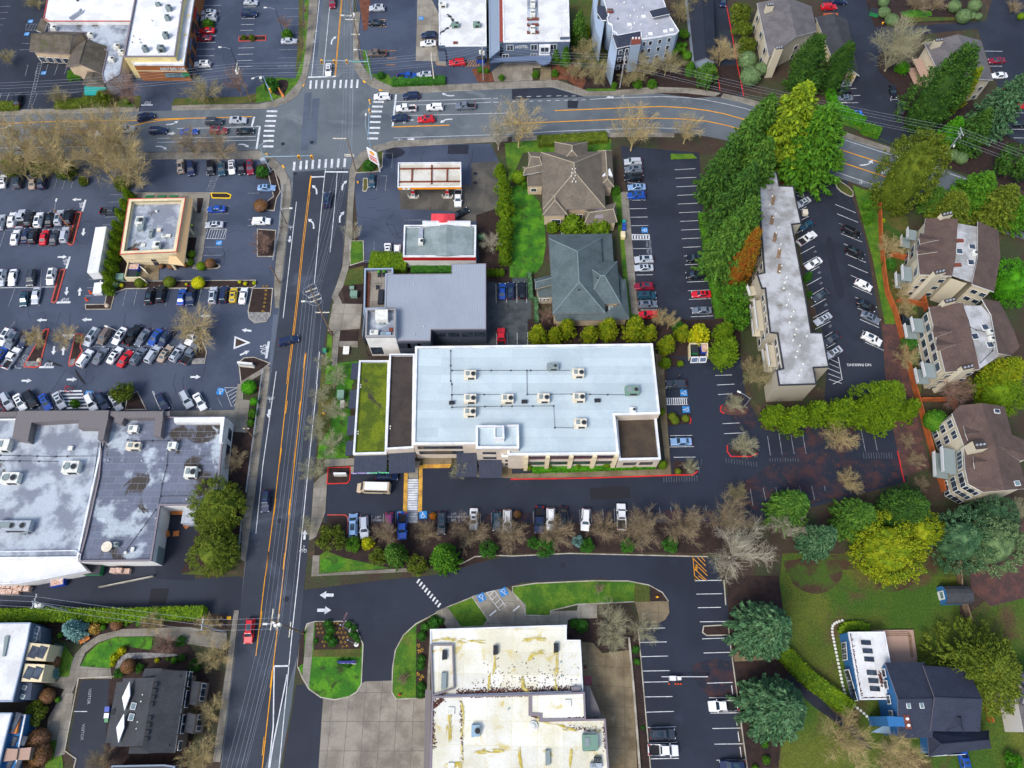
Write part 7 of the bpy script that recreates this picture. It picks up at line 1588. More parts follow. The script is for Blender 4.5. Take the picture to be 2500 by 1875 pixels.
row((1,1),0,-1,'on the gravelly yard behind the metal roof','2127,855,sb 2200,852,un 2296,848,uk')
row((1,1),0,-1,'alone at the bottom of the gravelly yard','2118,1265,pr')
row((3,1),.86,-.5,'angled against the long apartment block','300,90,ss,-.86,.5 335,285,he,-.86,.5 335,400,pw 395,615,sw,-.86,.5 455,890,sd,-.86,.5 475,1095,ss,-.86,.5 550,1270,hd,-.86,.5 565,1385,ss,-.86,.5')
row((3,1),.9,.44,'angled along the bank of the apartment lot','717,340,uk 750,520,uk 825,800,hw 850,975,sk 885,1080,sg 895,1268,uw')
row((3,1),.1,1,'in the courtyard below the brown-roofed flats','1180,1085,uk')
row((1,2),-.1,1,'driving down the main street','85,1010,un')
row((1,2),1,-.02,'beside the cream minibus','1130,795,un')
row((1,2),0,1,'in the office row left of the striped crossing','840,1220,vl,0,-1 935,1235,us 1150,1195,hp 1265,1225,pb')
row((1,2),-.03,1,'right of the striped crossing','1603,1200,ud 1880,1165,sw 2080,1180,he 2170,1180,uw 2446,1170,pn 2546,1165,uw 2651,1150,sk 2846,1170,uw 3156,1145,pw,-.05,-1')
row((2,2),-1,.02,'at the east wall of the long office','1418,-2,ud 1462,495,sl')
row((0,3),-.12,1,'driving down the main street at the lower left','2155,475,ur')
row((2,3),-1,.02,'in the lower right car park','1825,1122,pw 1298,1365,ud,1,0 1305,1505,pw,1,0 1905,1640,un,-1,0')
row((3,3),.25,1,'on the drive of the blue house','1705,1625,sb')
# cream minibus
T(1,2);o=g(1015,895,1.2);a=g(870,897,1.2)-g(1150,905,1.2);L_=a.length
mb=thing('minibus','cream minibus with a white roof on the black asphalt below the mossy roof','minibus',(o.x,o.y,.03),None,math.atan2(a.y,a.x));LM=6.9
b=MB();prof=[(3.45,.35,.9,.95,.9),(3.35,.95,.3,1.0,1.1),(2.6,1.0,.3,1.2,1.3),(1.95,1.03,.3,1.5,2.5),(-3.3,1.03,.3,1.5,2.6),(-3.45,1.0,.35,1.4,2.4)]
rg=[]
for x,wd,zl,zb,zt in ((3.45,.8,.45,.8,.95),(3.3,.95,.3,.95,1.15),(2.65,1.02,.3,1.15,1.3),(1.9,1.05,.3,1.5,2.45),(-3.3,1.05,.3,1.5,2.55),(-3.45,1.0,.35,1.4,2.4)):
 h=[(wd*.95,zl),(wd,(zl+zb)/2),(wd,zb),(wd*.86,zt)];rg.append([V3((x,y,z)) for y,z in h]+[V3((x,-y,z)) for y,z in h[::-1]])
b.v=[tuple(p) for r in rg for p in r]
for i in range(5):
 for j in range(8):q=(j+1) % 8;b.f.append((i*8+j,i*8+q,(i+1)*8+q,(i+1)*8+j));b.m.append(0)
b.f+=[tuple(range(7,-1,-1)),tuple(range(40,48))];b.m+=[0,0];b.mk('body',STTN,None,recalc=True).parent=mb
b=MB();b.box((-.75,0),4.6,1.62,2.5,2.62);b.mk('roof_panel',PLWH).parent=mb
b=MB();P=[rg[2][3],rg[2][4],rg[3][4],rg[3][3]];c=sum(P,V3())/4;b.face([c+(p-c)*.88+V3((.03,0,.03)) for p in P]);b.mk('windscreen','car_glass').parent=mb
for s in (-1,1):
 b=MB();b.obox((-.7,s*.995,2.0),(2.4,0,0),(0,.02,0),(0,s*-.06,.3));b.mk('side_window','car_glass').parent=mb
 for x in (2.4,-2.2):b=MB();b.tube([(x,s*.85,.4),(x,s*1.08,.4)],.4,12);b.mk('wheel','tyre').parent=mb
 b=MB();b.obox((3.36,s*.7,.9),(.06,0,0),(0,.16,0),(0,0,.1));b.mk('headlight','headlamp').parent=mb
 b=MB();b.obox((2.35,s*1.25,1.5),(.08,0,0),(0,.18,0),(0,0,.16));b.mk('mirror',TRDK).parent=mb
# ================================================================ trees, shrubs, hedges
def leafmat(name,c1,c2,rough=.75):
 m=mat(name,c1,c2,s=.6,fine=5,fa=.3,rough=rough,spec=.2);t=m.node_tree;L=t.links;b=t.nodes['Principled BSDF']
 src=b.inputs['Base Color'].links[0].from_socket;gi=t.nodes.new('ShaderNodeNewGeometry');mr=t.nodes.new('ShaderNodeMapRange');mr.inputs[3].default_value=.6;mr.inputs[4].default_value=1.45
 L.new(gi.outputs['Random Per Island'],mr.inputs[0]);h=t.nodes.new('ShaderNodeHueSaturation');L.new(mr.outputs[0],h.inputs['Value']);L.new(src,h.inputs['Color']);L.new(h.outputs[0],b.inputs['Base Color'])
for n,a,c in (('fir',(58,96,30),(78,113,35)),('fir_blue',(56,92,60),(82,114,76)),('fir_dark',(45,80,28),(64,99,30)),('cedar',(121,141,22),(100,127,27)),('green',(60,106,22),(76,118,23)),('olive',(95,108,27),(78,96,25)),('cypress',(100,127,14),(82,113,17)),('cypress_gold',(133,141,18),(104,127,20)),('bright',(71,136,15),(55,116,14)),('yellow',(183,178,18),(143,158,20)),('rust',(150,86,25),(136,110,29)),('spruce_blue',(121,160,153),(102,141,134)),('brown',(126,92,67),(107,76,38)),('tan',(191,156,75),(164,132,67)),('sage',(104,127,82),(86,110,71)),('holly',(47,96,29),(60,110,31))):leafmat('leaf_'+n,a,c)
for n,a in (('bark',(112,92,72)),('twig_tan',(186,166,116)),('twig_olive',(160,148,104)),('twig_pale',(180,172,150)),('twig_red',(150,120,104)),('twig_brown',(152,134,104)),('twig_lichen',(168,164,130))):mat(n,a,tuple(int(v*.82) for v in a),s=2,fine=6,fa=.2)
def rot_dir(d,ang,az):
 u=d.orthogonal().normalized();v=d.cross(u);return (d*math.cos(ang)+(u*math.cos(az)+v*math.sin(az))*math.sin(ang)).normalized()
def bare_mesh(seed,up=.35,spread=.75,fork=.2,zk=.85,n=10,m=15):
 """leafless crown: limbs arching out to a rounded outline, side branches and fine twigs along them; zk = height / radius"""
 r=random.Random(seed);tr,cr=MB(),MB();Z=zk*2;tr.tube([(0,0,0),(0,0,fork*Z*.5),(0,0,fork*Z)],[.036,.028,.022],6,cap=False)
 def twig(p,d,L_,rad,lev):
  k=2 if lev>1 else 3;pts=[p];dd=d
  for i in range(k):dd=(dd+V3((r.gauss(0,.13),r.gauss(0,.13),r.gauss(up*.16,.1)))).normalized();pts.append(pts[-1]+dd*L_/k)
  cr.tube(pts,[rad*(1-.5*i/k) for i in range(k+1)],3,cap=False)
  if lev >= 3:return
  for i in range((7,5,4)[lev]):
   t=.15+.85*(i+r.random()*.9)/(7,5,4)[lev];j=min(int(t*k),k-1);twig(pts[j].lerp(pts[j+1],t*k-j),rot_dir(dd,r.uniform(.35,.85),r.random()*6.283),L_*r.uniform(.5,.72),max(rad*.5,.0016),lev+1)
 for q in range(n):
  a=6.283*q/n+r.gauss(0,.25);el=r.uniform(.1,1)**.8*spread;E=V3((math.cos(a)*math.sin(el*1.5),math.sin(a)*math.sin(el*1.5),0));tip=V3((E.x*.8,E.y*.8,Z*(.97-.5*el*r.uniform(.7,1))));s=V3((0,0,fork*Z*r.uniform(.75,1)));mid=s.lerp(tip,.5)+V3((E.x*-.06,E.y*-.06,up*.25));P=[s,s.lerp(mid,.55),mid,mid.lerp(tip,.55),tip]
  tr.tube(P,[.017,.014,.011,.008,.004],4,cap=False)
  for i in range(m):
   t=.22+.78*(i+r.random())/m;j=min(int(t*4),3);p=P[j].lerp(P[j+1],t*4-j);d=(P[j+1]-P[j]).normalized();twig(p,rot_dir(d,r.uniform(.3,1.0),r.random()*6.283),.36*(1.15-.5*t)*r.uniform(.7,1.2),.0048,1)
 for b in (tr,cr):b.v=[(v[0],v[1],max(0,v[2]/Z)) for v in b.v]
 return tr.mesh('trunk','twig_tan'),cr.mesh('crown','twig_tan')
def leaf(b,r,p,n,s,asp=.6,up=None):
 """one small leaf face"""
 u=(up if up else V3((r.gauss(0,1),r.gauss(0,1),r.gauss(0,1))));u=(u-n*u.dot(n));u=u.normalized() if u.length>1e-4 else n.orthogonal().normalized();v=n.cross(u)*s*asp;u=u*s
 b.face([p-u-v*.5,p+v*-1,p+u,p+v])
def fir_mesh(seed,R_=1.0,whorls=26,droop=.35,leafs=.06,nz=1.6):
 r=random.Random(seed);tr,cr=MB(),MB();tr.tube([(0,0,0),(0,0,.5),(0,0,.98)],[.045,.03,.006],7)
 for w_ in range(whorls):
  z=.08+.9*(w_/(whorls-1))**.92;rad=(1-z)**.66*1.0+.02;n=12 if w_<whorls*.7 else 8;a0=r.random()*6
  for k in range(n):
   a=a0+6.283*k/n+r.gauss(0,.12);L_=rad*r.uniform(.72,1.12);m=max(3,int(L_*15));d=V3((math.cos(a),math.sin(a),0));sd=V3((-d.y,d.x,0))
   for i in range(m):
    t=(i+.7)/m;p=d*L_*t+V3((0,0,z-droop*.16*L_*t+.05*L_*t*t+r.gauss(0,.006)));wdt=.16*(1.15-t)*min(1,L_+.3)
    for s in (-1.2,-.5,.1,.6,1.2):
     q=p+sd*s*wdt*r.uniform(.5,1.1)+V3((0,0,-abs(s)*.012));nn=V3((r.gauss(0,.35),r.gauss(0,.35),nz));leaf(cr,r,q,nn.normalized(),leafs*r.uniform(.7,1.3),.45,d+sd*s*.8)
 cr.v=[(x,y,z*1.0) for x,y,z in cr.v]
 return tr.mesh('trunk','bark'),cr.mesh('crown','leaf_fir')
def blob_mesh(seed,shape,n=2200,s=.07,up=0.0,lump=.18,lumps=22,core=.8,asp=1.0):
 """crown with a lumpy outline: leaf faces over and just inside the surface; shape(t) is its radius at height t"""
 r=random.Random(seed);cr=MB();C=[(V3((r.gauss(0,1),r.gauss(0,1),r.gauss(0,.8))).normalized(),r.uniform(-.6,1)) for _ in range(lumps)]
 def rad(t,a):
  d=V3((math.cos(a),math.sin(a),(t-.5)*2)).normalized();k=sum(w_*max(0,d.dot(c)-.62)*2.6 for c,w_ in C);return shape(t)*(1+lump*max(-1,min(1,k)))
 for i in range(n):
  t=r.random()**.85;a=r.random()*6.283;R_=rad(t,a)*(1 if r.random()<.75 else r.uniform(.7,1.12));z=t
  e=.02;dr=(rad(min(1,t+e),a)-rad(max(0,t-e),a))/(2*e);nn=V3((math.cos(a),math.sin(a),-dr)).normalized();nn=(nn+V3((r.gauss(0,.5),r.gauss(0,.5),r.gauss(0,.5)))).normalized()
  nn.z /= asp;leaf(cr,r,V3((R_*math.cos(a),R_*math.sin(a),z*asp)),nn.normalized(),s*r.uniform(.6,1.35),.6,V3((0,0,1)) if up and r.random()<up else None)
 i0=len(cr.v);NA,NT=14,9
 for j in range(NT):
  t=.02+.95*j/(NT-1)
  for k in range(NA):a=6.283*k/NA;R_=rad(t,a)*core;cr.v.append((R_*math.cos(a),R_*math.sin(a),t*.97*asp))
 for j in range(NT-1):
  for k in range(NA):q=(k+1) % NA;cr.f.append((i0+j*NA+k,i0+j*NA+q,i0+(j+1)*NA+q,i0+(j+1)*NA+k));cr.m.append(0)
 cr.f.append(tuple(range(i0+(NT-1)*NA,i0+NT*NA)));cr.m.append(0)
 cr.v=[(x,y,z/asp) for x,y,z in cr.v];tr=MB();tr.tube([(0,0,0),(0,0,.5)],[.07,.04],6);return tr.mesh('trunk','bark'),cr.mesh('crown',LGRN)
def tufted_mesh(seed,shape,n=170,per=26,s=.045,tl=.24,tw=.1,asp=1.4,core=.74,lean=.9,lump=.16):
 """crown of many leafy tufts standing out from the trunk, with gaps between them"""
 r=random.Random(seed);cr=MB();C=[(V3((r.gauss(0,1),r.gauss(0,1),r.gauss(0,.8))).normalized(),r.uniform(-.8,1)) for _ in range(14)]
 for _ in range(n):
  t=r.random()**.8;a=r.random()*6.283;d0=V3((math.cos(a)*.8,math.sin(a)*.8,(t-.5)*2)).normalized();k=1+lump*max(-1,min(1,sum(w_*max(0,d0.dot(c)-.6)*2.5 for c,w_ in C)));R_=shape(t)*k*r.uniform(.68,.9);p=V3((R_*math.cos(a),R_*math.sin(a),t*asp*.96));d=V3((math.cos(a),math.sin(a),lean*(.35+t))).normalized();u=d.orthogonal().normalized();v=d.cross(u);L_=tl*r.uniform(.65,1.3);W_=tw*r.uniform(.7,1.3)
  for _ in range(per):
   q=r.random();e=r.random()*6.283;w_=W_*math.sqrt(max(0,1-(2*q-.9)**2*.9))*r.uniform(.6,1.05);o=u*math.cos(e)+v*math.sin(e);leaf(cr,r,p+d*L_*q+o*w_,(o+d*.5+V3((r.gauss(0,.35),r.gauss(0,.35),r.gauss(0,.35)))).normalized(),s*r.uniform(.6,1.35),.55,d)
 i0=len(cr.v);NA,NT=12,8
 for j in range(NT):
  t=.03+.9*j/(NT-1)
  for k in range(NA):a=6.283*k/NA;R_=shape(t)*core;cr.v.append((R_*math.cos(a),R_*math.sin(a),t*.95*asp))
 for j in range(NT-1):
  for k in range(NA):q=(k+1) % NA;cr.f.append((i0+j*NA+k,i0+j*NA+q,i0+(j+1)*NA+q,i0+(j+1)*NA+k));cr.m.append(0)
 cr.f.append(tuple(range(i0+(NT-1)*NA,i0+NT*NA)));cr.m.append(0)
 cr.v=[(x,y,z/asp) for x,y,z in cr.v];tr=MB();tr.tube([(0,0,0),(0,0,.5)],[.07,.04],6);return tr.mesh('trunk','bark'),cr.mesh('crown',LGRN)
def clump_mesh(seed,n=46,per=75,s=.05):
 """broad-leaved crown of separate leaf clumps on limbs"""
 r=random.Random(seed);tr,cr=MB(),MB();tr.tube([(0,0,0),(.01,.01,.4)],[.05,.035],6)
 for _ in range(n):
  d=V3((r.gauss(0,1),r.gauss(0,1),r.gauss(.25,.8))).normalized();k=r.uniform(.45,.86);c=V3((d.x*k,d.y*k,.56+d.z*k*.36));q=r.uniform(.2,.34);tr.tube([(0,0,.3),(c.x*.4,c.y*.4,.42),tuple(c)],[.02,.014,.006],4,cap=False)
  for _ in range(per):
   e=V3((r.gauss(0,1),r.gauss(0,1),r.gauss(0,1))).normalized();p=c+V3((e.x*q,e.y*q,e.z*q*.42))*r.uniform(.75,1.05);leaf(cr,r,p,(e+V3((r.gauss(0,.5),r.gauss(0,.5),.3+r.gauss(0,.5)))).normalized(),s*r.uniform(.6,1.4),.6)
 return tr.mesh('trunk','bark'),cr.mesh('crown',LGRN)
def tuft_mesh(seed,n=150):
 r=random.Random(seed);cr=MB()
 for _ in range(n):
  a=r.random()*6.283;L_=r.uniform(.5,1.05);tl=r.uniform(.15,1.1);d=V3((math.cos(a)*math.sin(tl),math.sin(a)*math.sin(tl),math.cos(tl)));sd=V3((-math.sin(a),math.cos(a),0))*.05;m_=d*L_*.6;e=m_+V3((d.x,d.y,d.z-.5))*L_*.4;cr.face([tuple(-sd),tuple(sd),tuple(m_+sd),tuple(m_-sd)]);cr.face([tuple(m_-sd),tuple(m_+sd),tuple(e)])
 return None,cr.mesh('crown','leaf_tan')
SPH=lambda t:math.sqrt(max(0,1-(2*t-1)**2))*.98+.02
DOME=lambda t:math.sqrt(max(0,1-t**2.4))*(.86+.14*min(1,t*5))
CONE=lambda t:(1-t**1.35)**.72*(.8+.2*min(1,t*4))
BROAD=lambda t:math.sqrt(max(0,1-(1.9*t-.85)**2))*.96+.03 if t<.96 else .05
COLU=lambda t:(1-t**2.6)**.6*(.85+.15*min(1,t*4))
# kind: meshes, height/width, share of the height where its middle shows
KINDS_V={
 'bare':([bare_mesh(k,.3,1.0,.2,.85,12,16) for k in (1,2,3)],.85,.5),'bareup':([bare_mesh(k,.6,.75,.16,1.1) for k in (5,6)],1.1,.55),'fan':([bare_mesh(k,.4,1.0,.06,.9,15,17) for k in (8,9)],.88,.5),
 'fir':([fir_mesh(k) for k in (1,2)],2.1,.45),'cyp':([tufted_mesh(k,CONE,190,26,.05,.26,.11,2.0) for k in (1,2,3)],1.35,.45),'col':([blob_mesh(5,COLU,2200,.09,.8,.12,asp=3)],2.2,.5),'shrub':([tufted_mesh(k,DOME,120,20,.07,.22,.14,1.2,.7) for k in (7,8)],.72,.5),'ball':([blob_mesh(9,SPH,1900,.07,0,.04,core=.93,asp=1.6)],.85,.5),
 'tree':([clump_mesh(k) for k in (1,2,3)],.95,.55),'bigtree':([tufted_mesh(k,BROAD,420,36,.026,.2,.085,1.9,.66,.5,.34) for k in (1,2)],.95,.5),'bigcyp':([tufted_mesh(k,CONE,520,34,.028,.2,.07,3.0,.7,.7,.28) for k in (3,4)],1.35,.45),'tuft':([tuft_mesh(k) for k in (1,2)],.55,.3)}
PLAIN={'bare':'bare_tree','bareup':'bare_tree','fan':'bare_shrub','fir':'fir_tree','cyp':'cypress_tree','col':'columnar_shrub','shrub':'shrub','ball':'clipped_shrub','tree':'evergreen_tree','bigtree':'evergreen_tree','bigcyp':'evergreen_tree','tuft':'grass_tuft'}
vr=random.Random(21)
def plant(kind,P,wm,hm,m,label,group=None,trunk=None):
 protos=KINDS_V[kind][0];tm,cm=protos[vr.randrange(len(protos))];t=thing(PLAIN[kind],label,'shrub' if kind in ('shrub','ball','col','fan') else ('grass' if kind=='tuft' else 'tree'),P,group,vr.random()*6.28);t.scale=(wm/2,wm/2,hm)
 for me,mm in ((tm,trunk),(cm,m)):
  if me is None:continue
  c=bpy.data.objects.new('trunk' if me is tm else 'crown',me);COL.objects.link(c);c.parent=t
  if mm:c.material_slots[0].link='OBJECT';c.material_slots[0].material=MATS[mm]
 return t
def veg(tile,kind,m,what,where,data,hk=1.0,trunk=None,same=False):
 """'x,y,width[,height factor]' tokens: middle of the crown and its width as seen"""
 T(*tile);D=[tuple(float(v) for v in k.split(',')) for k in data.split()];_,ratio,mid=KINDS_V[kind]
 if kind.startswith('bare') or kind=='fan':trunk=trunk or m
 gr=f'{what}s {where}' if len(D)>1 else None;rank=sorted(range(len(D)),key=lambda i:D[i][0])
 for i,d in enumerate(D):
  wm=d[2]*mpp(d[0],d[1])*(1.22 if kind[:4] in ('bare','fan') else 1);hm=wm*ratio*hk*(d[3] if len(d)>3 else 1)*vr.uniform(.94,1.06);p=g(d[0],d[1],hm*mid);wm*=1-hm*mid/CAMH;hm*=1-hm*mid/CAMH
  lb=f'{what} {where}' if len(D)==1 or same else f'{what} {where}, {ORD[rank.index(i)]} from the left'
  plant(kind,(p.x,p.y,0),wm,hm,m,lb,gr,trunk)
def firs(tile,kind,what,where,data):
 """'foot x,y, top x,y, width, leaf' tokens"""
 T(*tile);D=[k.split(',') for k in data.split()];rank=sorted(range(len(D)),key=lambda i:float(D[i][0]))
 for i,d in enumerate(D):
  v=[float(k) for k in d[:5]];h=height((v[0],v[1]),(v[2],v[3]));p=g(v[0],v[1]);mx,my=(v[0]+v[2])/2,(v[1]+v[3])/2
  plant(kind,(p.x,p.y,0),v[4]*mpp(mx,my)*(1-.4*h/CAMH),h,'leaf_'+d[5],f'{what} {where}' if len(D)==1 else f'{what} {where}, {ORD[rank.index(i)]} from the left',f'{what}s {where}' if len(D)>1 else None,'bark')
def hedge(tile,pts,wd,h,m,label,name='hedge',dens=26):
 """clipped or loose hedge along a line"""
 T(*tile);P=gs(pts);r=random.Random(len(label));b=MB();W=[V3((p.x,p.y,0)) for p in P]
 for a,c in zip(W[:-1],W[1:]):
  d=c-a;L_=d.length;d=d.normalized();n=V3((-d.y,d.x,0));b.obox((a+c)/2+V3((0,0,h*.46)),d*(L_/2),n*wd*.44,(0,0,h*.46))
  for _ in range(int(L_*(wd+2*h)*dens)):
   t=r.random()*L_;k=r.random()*(wd+2*h);
   if k<wd:q,nn=n*(k-wd/2)+V3((0,0,h*(1+r.gauss(0,.03)))),V3((0,0,1))
   else:s=-1 if k<wd+h else 1;q,nn=n*s*wd/2*(1+r.gauss(0,.06))+V3((0,0,r.random()*h)),n*s
   leaf(b,r,a+d*t+q,(nn+V3((r.gauss(0,.5),r.gauss(0,.5),r.gauss(0,.5)))).normalized(),r.uniform(.1,.24),.6)
 tag(b.mk(name,m),label,'hedge')
O_=('O',)
# bare trees
veg((0,0),'bare','twig_tan','bare tan tree','leaning over the western cross street','130,1200,430 420,1170,420 700,1160,400 950,1120,420 1030,1260,420 120,1400,420 480,1390,430 860,1390,400 1130,1470,420',1.05)
veg((0,0),'bare','twig_brown','bare brown tree','on the restaurant side of the western cross street','1640,1250,330 1880,1270,340',.8)
veg((0,0),'bareup','twig_red','bare reddish tree','between the teal awning and the cafe building','1080,770,330',.9);veg((0,0),'bareup','twig_red','bare rosy upright tree','on the mulch ring at the utility pole','2035,700,230',.9)
veg((0,0),'bare','twig_olive','low wide bare tree','above the street-side verge of the cafe lot','1760,790,310',.7);veg((0,0),'bare','twig_olive','thin bare tree','in the dark car park at the upper left','65,500,150 300,20,170 510,830,190',.8)
veg((1,0),'bareup','twig_red','slim bare tree','on the verge left of the northern street','250,200,130 420,80,80 392,380,110 412,210,90')
veg((2,0),'bareup','twig_tan','tall bare tree','on the southern edge of the eastern cross street','60,1060,460,1.1 1070,1090,440,1.2 1520,1110,300,1.1',.75)
veg((1,0),'bareup','twig_pale','pale birch-like tree','above the station fuel tanks','2090,1130,300',1.0)
veg((2,0),'bare','twig_olive','bare olive tree','in the bed below the pale blue flats','640,440,230 560,620,200 730,640,250 1150,590,280 1340,560,260 1020,680,190',.85)
veg((2,0),'bare','twig_tan','bare tree','beside the dark lane of the garage row','1820,460,260',.9);veg((2,0),'bare','twig_olive','bare tree','above the dark lane of the garage row','1460,110,200 1580,20,200',.9)
veg((2,0),'ball','leaf_sage','grey-green round shrub','right of the red-kerbed lane','2030,520,160 2060,660,170 2150,600,120');veg((2,0),'tree',LOLV,'loose olive tree','right of the red-kerbed lane','1960,110,210 2000,250,200 2020,390,180')
veg((3,0),'fan','twig_lichen','huge bare fan-shaped tree','on the island of the upper right lot','1130,400,440',1.1);veg((3,0),'fan','twig_brown','bare brown shrub','in the top right planted island','1300,20,250 1450,40,180 2120,60,150',.6)
veg((1,1),'bareup','twig_pale','small bare tree','by the station lot verge','830,350,190',.9);veg((1,1),'bare','twig_pale','bare tree','right of the station shop','2030,440,190',.9);veg((1,1),'bare','twig_red','small rosy bare tree','in the yard behind the metal-roofed office','1740,1260,110',.9)
veg((1,1),'fan','twig_red','bare rosy bush','on the street bed of the restaurant lot','60,450,200',1.0);veg((1,1),'ball','leaf_brown','brown leafless bush','on the small bed north of the white SUV','40,115,120',.8)
veg((0,1),'bare','twig_tan','spreading bare tree','at the right end of the angled rows','1690,1190,430',.7);veg((0,1),'bare','twig_tan','spreading bare tree','by the STOP lanes of the left car park','300,1270,220 560,1260,230 700,1275,110',.7)
veg((0,2),'bare','twig_brown','brown bare bush','beside the plaza east wall','2040,660,210',.9)
veg((1,2),'bare','twig_lichen','pale lichen-grey tree','along the main street by the moss roof','560,90,180 690,230,220 520,375,230 650,520,230 510,740,250 590,-190,160 700,-70,190',.8);veg((1,2),'bare','twig_lichen','small pale tree','by the street above the evergreen hedge','440,1220,150',.8)
veg((1,2),'fan','twig_lichen','pale olive bush','on the kerb by the yellow hatching','1765,735,190',.8)
veg((1,2),'fan','twig_brown','domed bare tree','in the long bed below the office car park','1120,1285,240 1480,1280,230 1860,1290,340 2180,1285,330 2580,1280,320 2990,1255,270 3310,1245,400 3700,1230,370 4080,1150,400',1.0)
veg((2,2),'bare','twig_pale','big pale bare tree','over the yellow fire hatching','1950,1440,540',.9);veg((2,2),'fan','twig_lichen','pale small tree','in the red-kerbed beds east of the office','1925,170,180 1990,520,240 1530,720,150',.8);veg((2,2),'fan','twig_olive','small bare tree','on the leaf-strewn edge of the office car park','1940,955,210',.9)
veg((2,1),'fan','twig_olive','round bare bush','left of the long apartment block foot','2110,1580,300',.9);veg((2,1),'bareup','twig_tan','twin bare tree','at the bottom of the hipped offices lot','1270,1090,170 1370,1110,160',1.2);veg((2,1),'bare','twig_red','pink-twigged bare tree','by the steps of the slate-roofed office','300,1070,150',.9)
veg((3,1),'bare','twig_tan','bare tree','along the orange fence','1050,480,230 1160,840,200 1180,1000,170 1200,1430,230',.85)
veg((3,2),'bare','twig_tan','bare tree','at the far bays of the office car park','620,470,280 700,850,230',.8);veg((3,2),'fan','twig_brown','dry brown bush','on the bank left of the orange fence','1200,490,150 1260,650,180 1320,860,150',.6);veg((3,2),'bare','twig_red','bare rosy tree','above the southmost flats','1590,70,340',.8);veg((3,2),'bare','twig_pale','bare tree','among the dark firs left of the meadow','170,1210,310',.9);veg((3,2),'fan','twig_lichen','pale bare bush','at the right edge of the meadow','2150,1080,190',.9)
veg((3,3),'bare','twig_tan','large bare tree','below the blue house path','680,1420,480 1090,1520,420',.9);veg((2,3),'bare','twig_lichen','large bare tree','over the corner of the white hall terrace','860,400,360 1130,470,260 880,560,240',.8)
veg((2,3),'fan','twig_brown','small bare bush','in the mulch circle of the hall lawn','750,110,100',.7);veg((1,3),'fan','twig_red','small purple-twigged bush','on the lawn beside the white hall','1272,885,110',.7)
veg((0,3),'fan','twig_tan','golden-twigged bush','along the hedge of the clinic garden','1320,400,200 1800,420,220',.9);veg((0,3),'fan','twig_red','bare brown bush','in the clinic garden','1420,600,220',.8);veg((0,3),'bare','twig_tan','bare street tree','between the dark shingle building and the main street','1870,690,290 1810,1160,270 1740,1560,340',.8);veg((0,3),'fan','twig_brown','bare brown bush','below the dark shingle building','870,1600,270',.9)
# firs and big conifers
firs(O_,'fir','tall dark fir','in the belt left of the apartment block','1612,345,1642,195,125,fir 1575,405,1612,240,125,fir 1540,430,1568,290,110,fir_dark 1606,430,1645,290,120,fir 1566,505,1602,345,125,fir_dark 1566,575,1606,415,130,fir 1540,590,1566,460,105,fir')
firs(O_,'fir','bright yellow-green conifer','at the bend of the cross street','1668,350,1708,165,175,cedar');firs(O_,'fir','broad green conifer','right of the bright one at the street bend','1722,375,1766,215,190,green')
firs(O_,'bigcyp','rust-orange conifer','at the foot of the dark fir belt','1585,605,1625,490,72,rust');firs(O_,'bigcyp','dark plump pine','above the clipped green hedge','1722,190,1765,72,90,fir_dark 1790,190,1815,82,70,fir_dark')
firs(O_,'bigcyp','huge dark evergreen','in front of the grey house at the right','1985,270,2070,85,125,fir_dark');firs(O_,'cyp','narrow golden conifer','beside the huge dark evergreen','2055,235,2095,140,40,cypress_gold');firs(O_,'fir','ragged blue-green fir','beside the right edge car park','2120,285,2172,130,110,fir_blue');firs(O_,'fir','dark fir','between the big evergreen and the round shrubs','2075,320,2125,225,90,fir_dark')
firs(O_,'bigtree','leaning yellow-green evergreen','at the roadside bend on the right','1918,440,2010,290,120,olive')
firs(O_,'fir','dark green fir','along the bottom edge of the office car park','1690,1110,1725,1060,105,fir 1830,1130,1845,1055,110,fir 1745,1180,1775,1110,90,fir_blue')
firs(O_,'bigcyp','dark round-topped fir','right of the car park firs','1920,1120,1960,1045,130,fir_dark');firs(O_,'bigtree','yellow-green evergreen','in the middle of the upper meadow','1895,1195,1925,1145,150,cypress_gold 1960,1160,1990,1110,95,cypress_gold');firs(O_,'bigtree','large blue-green evergreen','below the southmost flats','2040,1180,2070,1095,120,fir_blue 2100,1190,2140,1095,120,sage 2110,1130,2140,1060,90,fir_blue')
firs(O_,'fir','blue-green fir','between the lower right car park and the meadow','1622,1370,1650,1265,150,fir_blue 1650,1530,1690,1430,165,fir_blue')
firs((1,2),'fir','feathery green pine','in the long bed below the office car park','1225,1500,1215,1360,240,fir 1650,1540,1660,1380,300,green')
firs(O_,'bigcyp','spreading golden-green evergreen','right of the blue house deck','2085,1450,2130,1350,200,olive')
# cypresses and evergreen shrubs
veg((2,1),'cyp','leaf_cypress_gold','rounded cypress','between the slate roof and the long office','225,1235,195 370,1240,160 470,1180,180 670,1230,160 830,1185,195 1060,1175,220 1190,1215,150 1335,1315,170 1470,1215,140',1.0)
veg((2,1),'cyp',LCYP,'broad cypress','around the bin store','1830,1210,200 1840,1380,260');veg((2,1),'shrub','leaf_yellow','bright yellow bush','above the bin store','1610,1225,190',1.2);veg((2,1),'tree',LGRN,'loose green tree','between the fir belt and the bin store','1960,900,270 1960,1090,250 1820,870,150 1850,1030,190',.9);veg((2,1),'shrub',LHOL,'dark shrub','at the end of the hipped offices lot','1430,1150,110')
veg((3,2),'cyp',LCYP,'rounded cypress','below the foot of the apartment block','50,270,215 220,300,270 410,250,230 620,240,275 830,230,260 980,295,280 1210,220,210',1.05);veg((3,2),'bigcyp',LCYP,'biggest cypress','below the apartment car park','960,150,440',1.0)
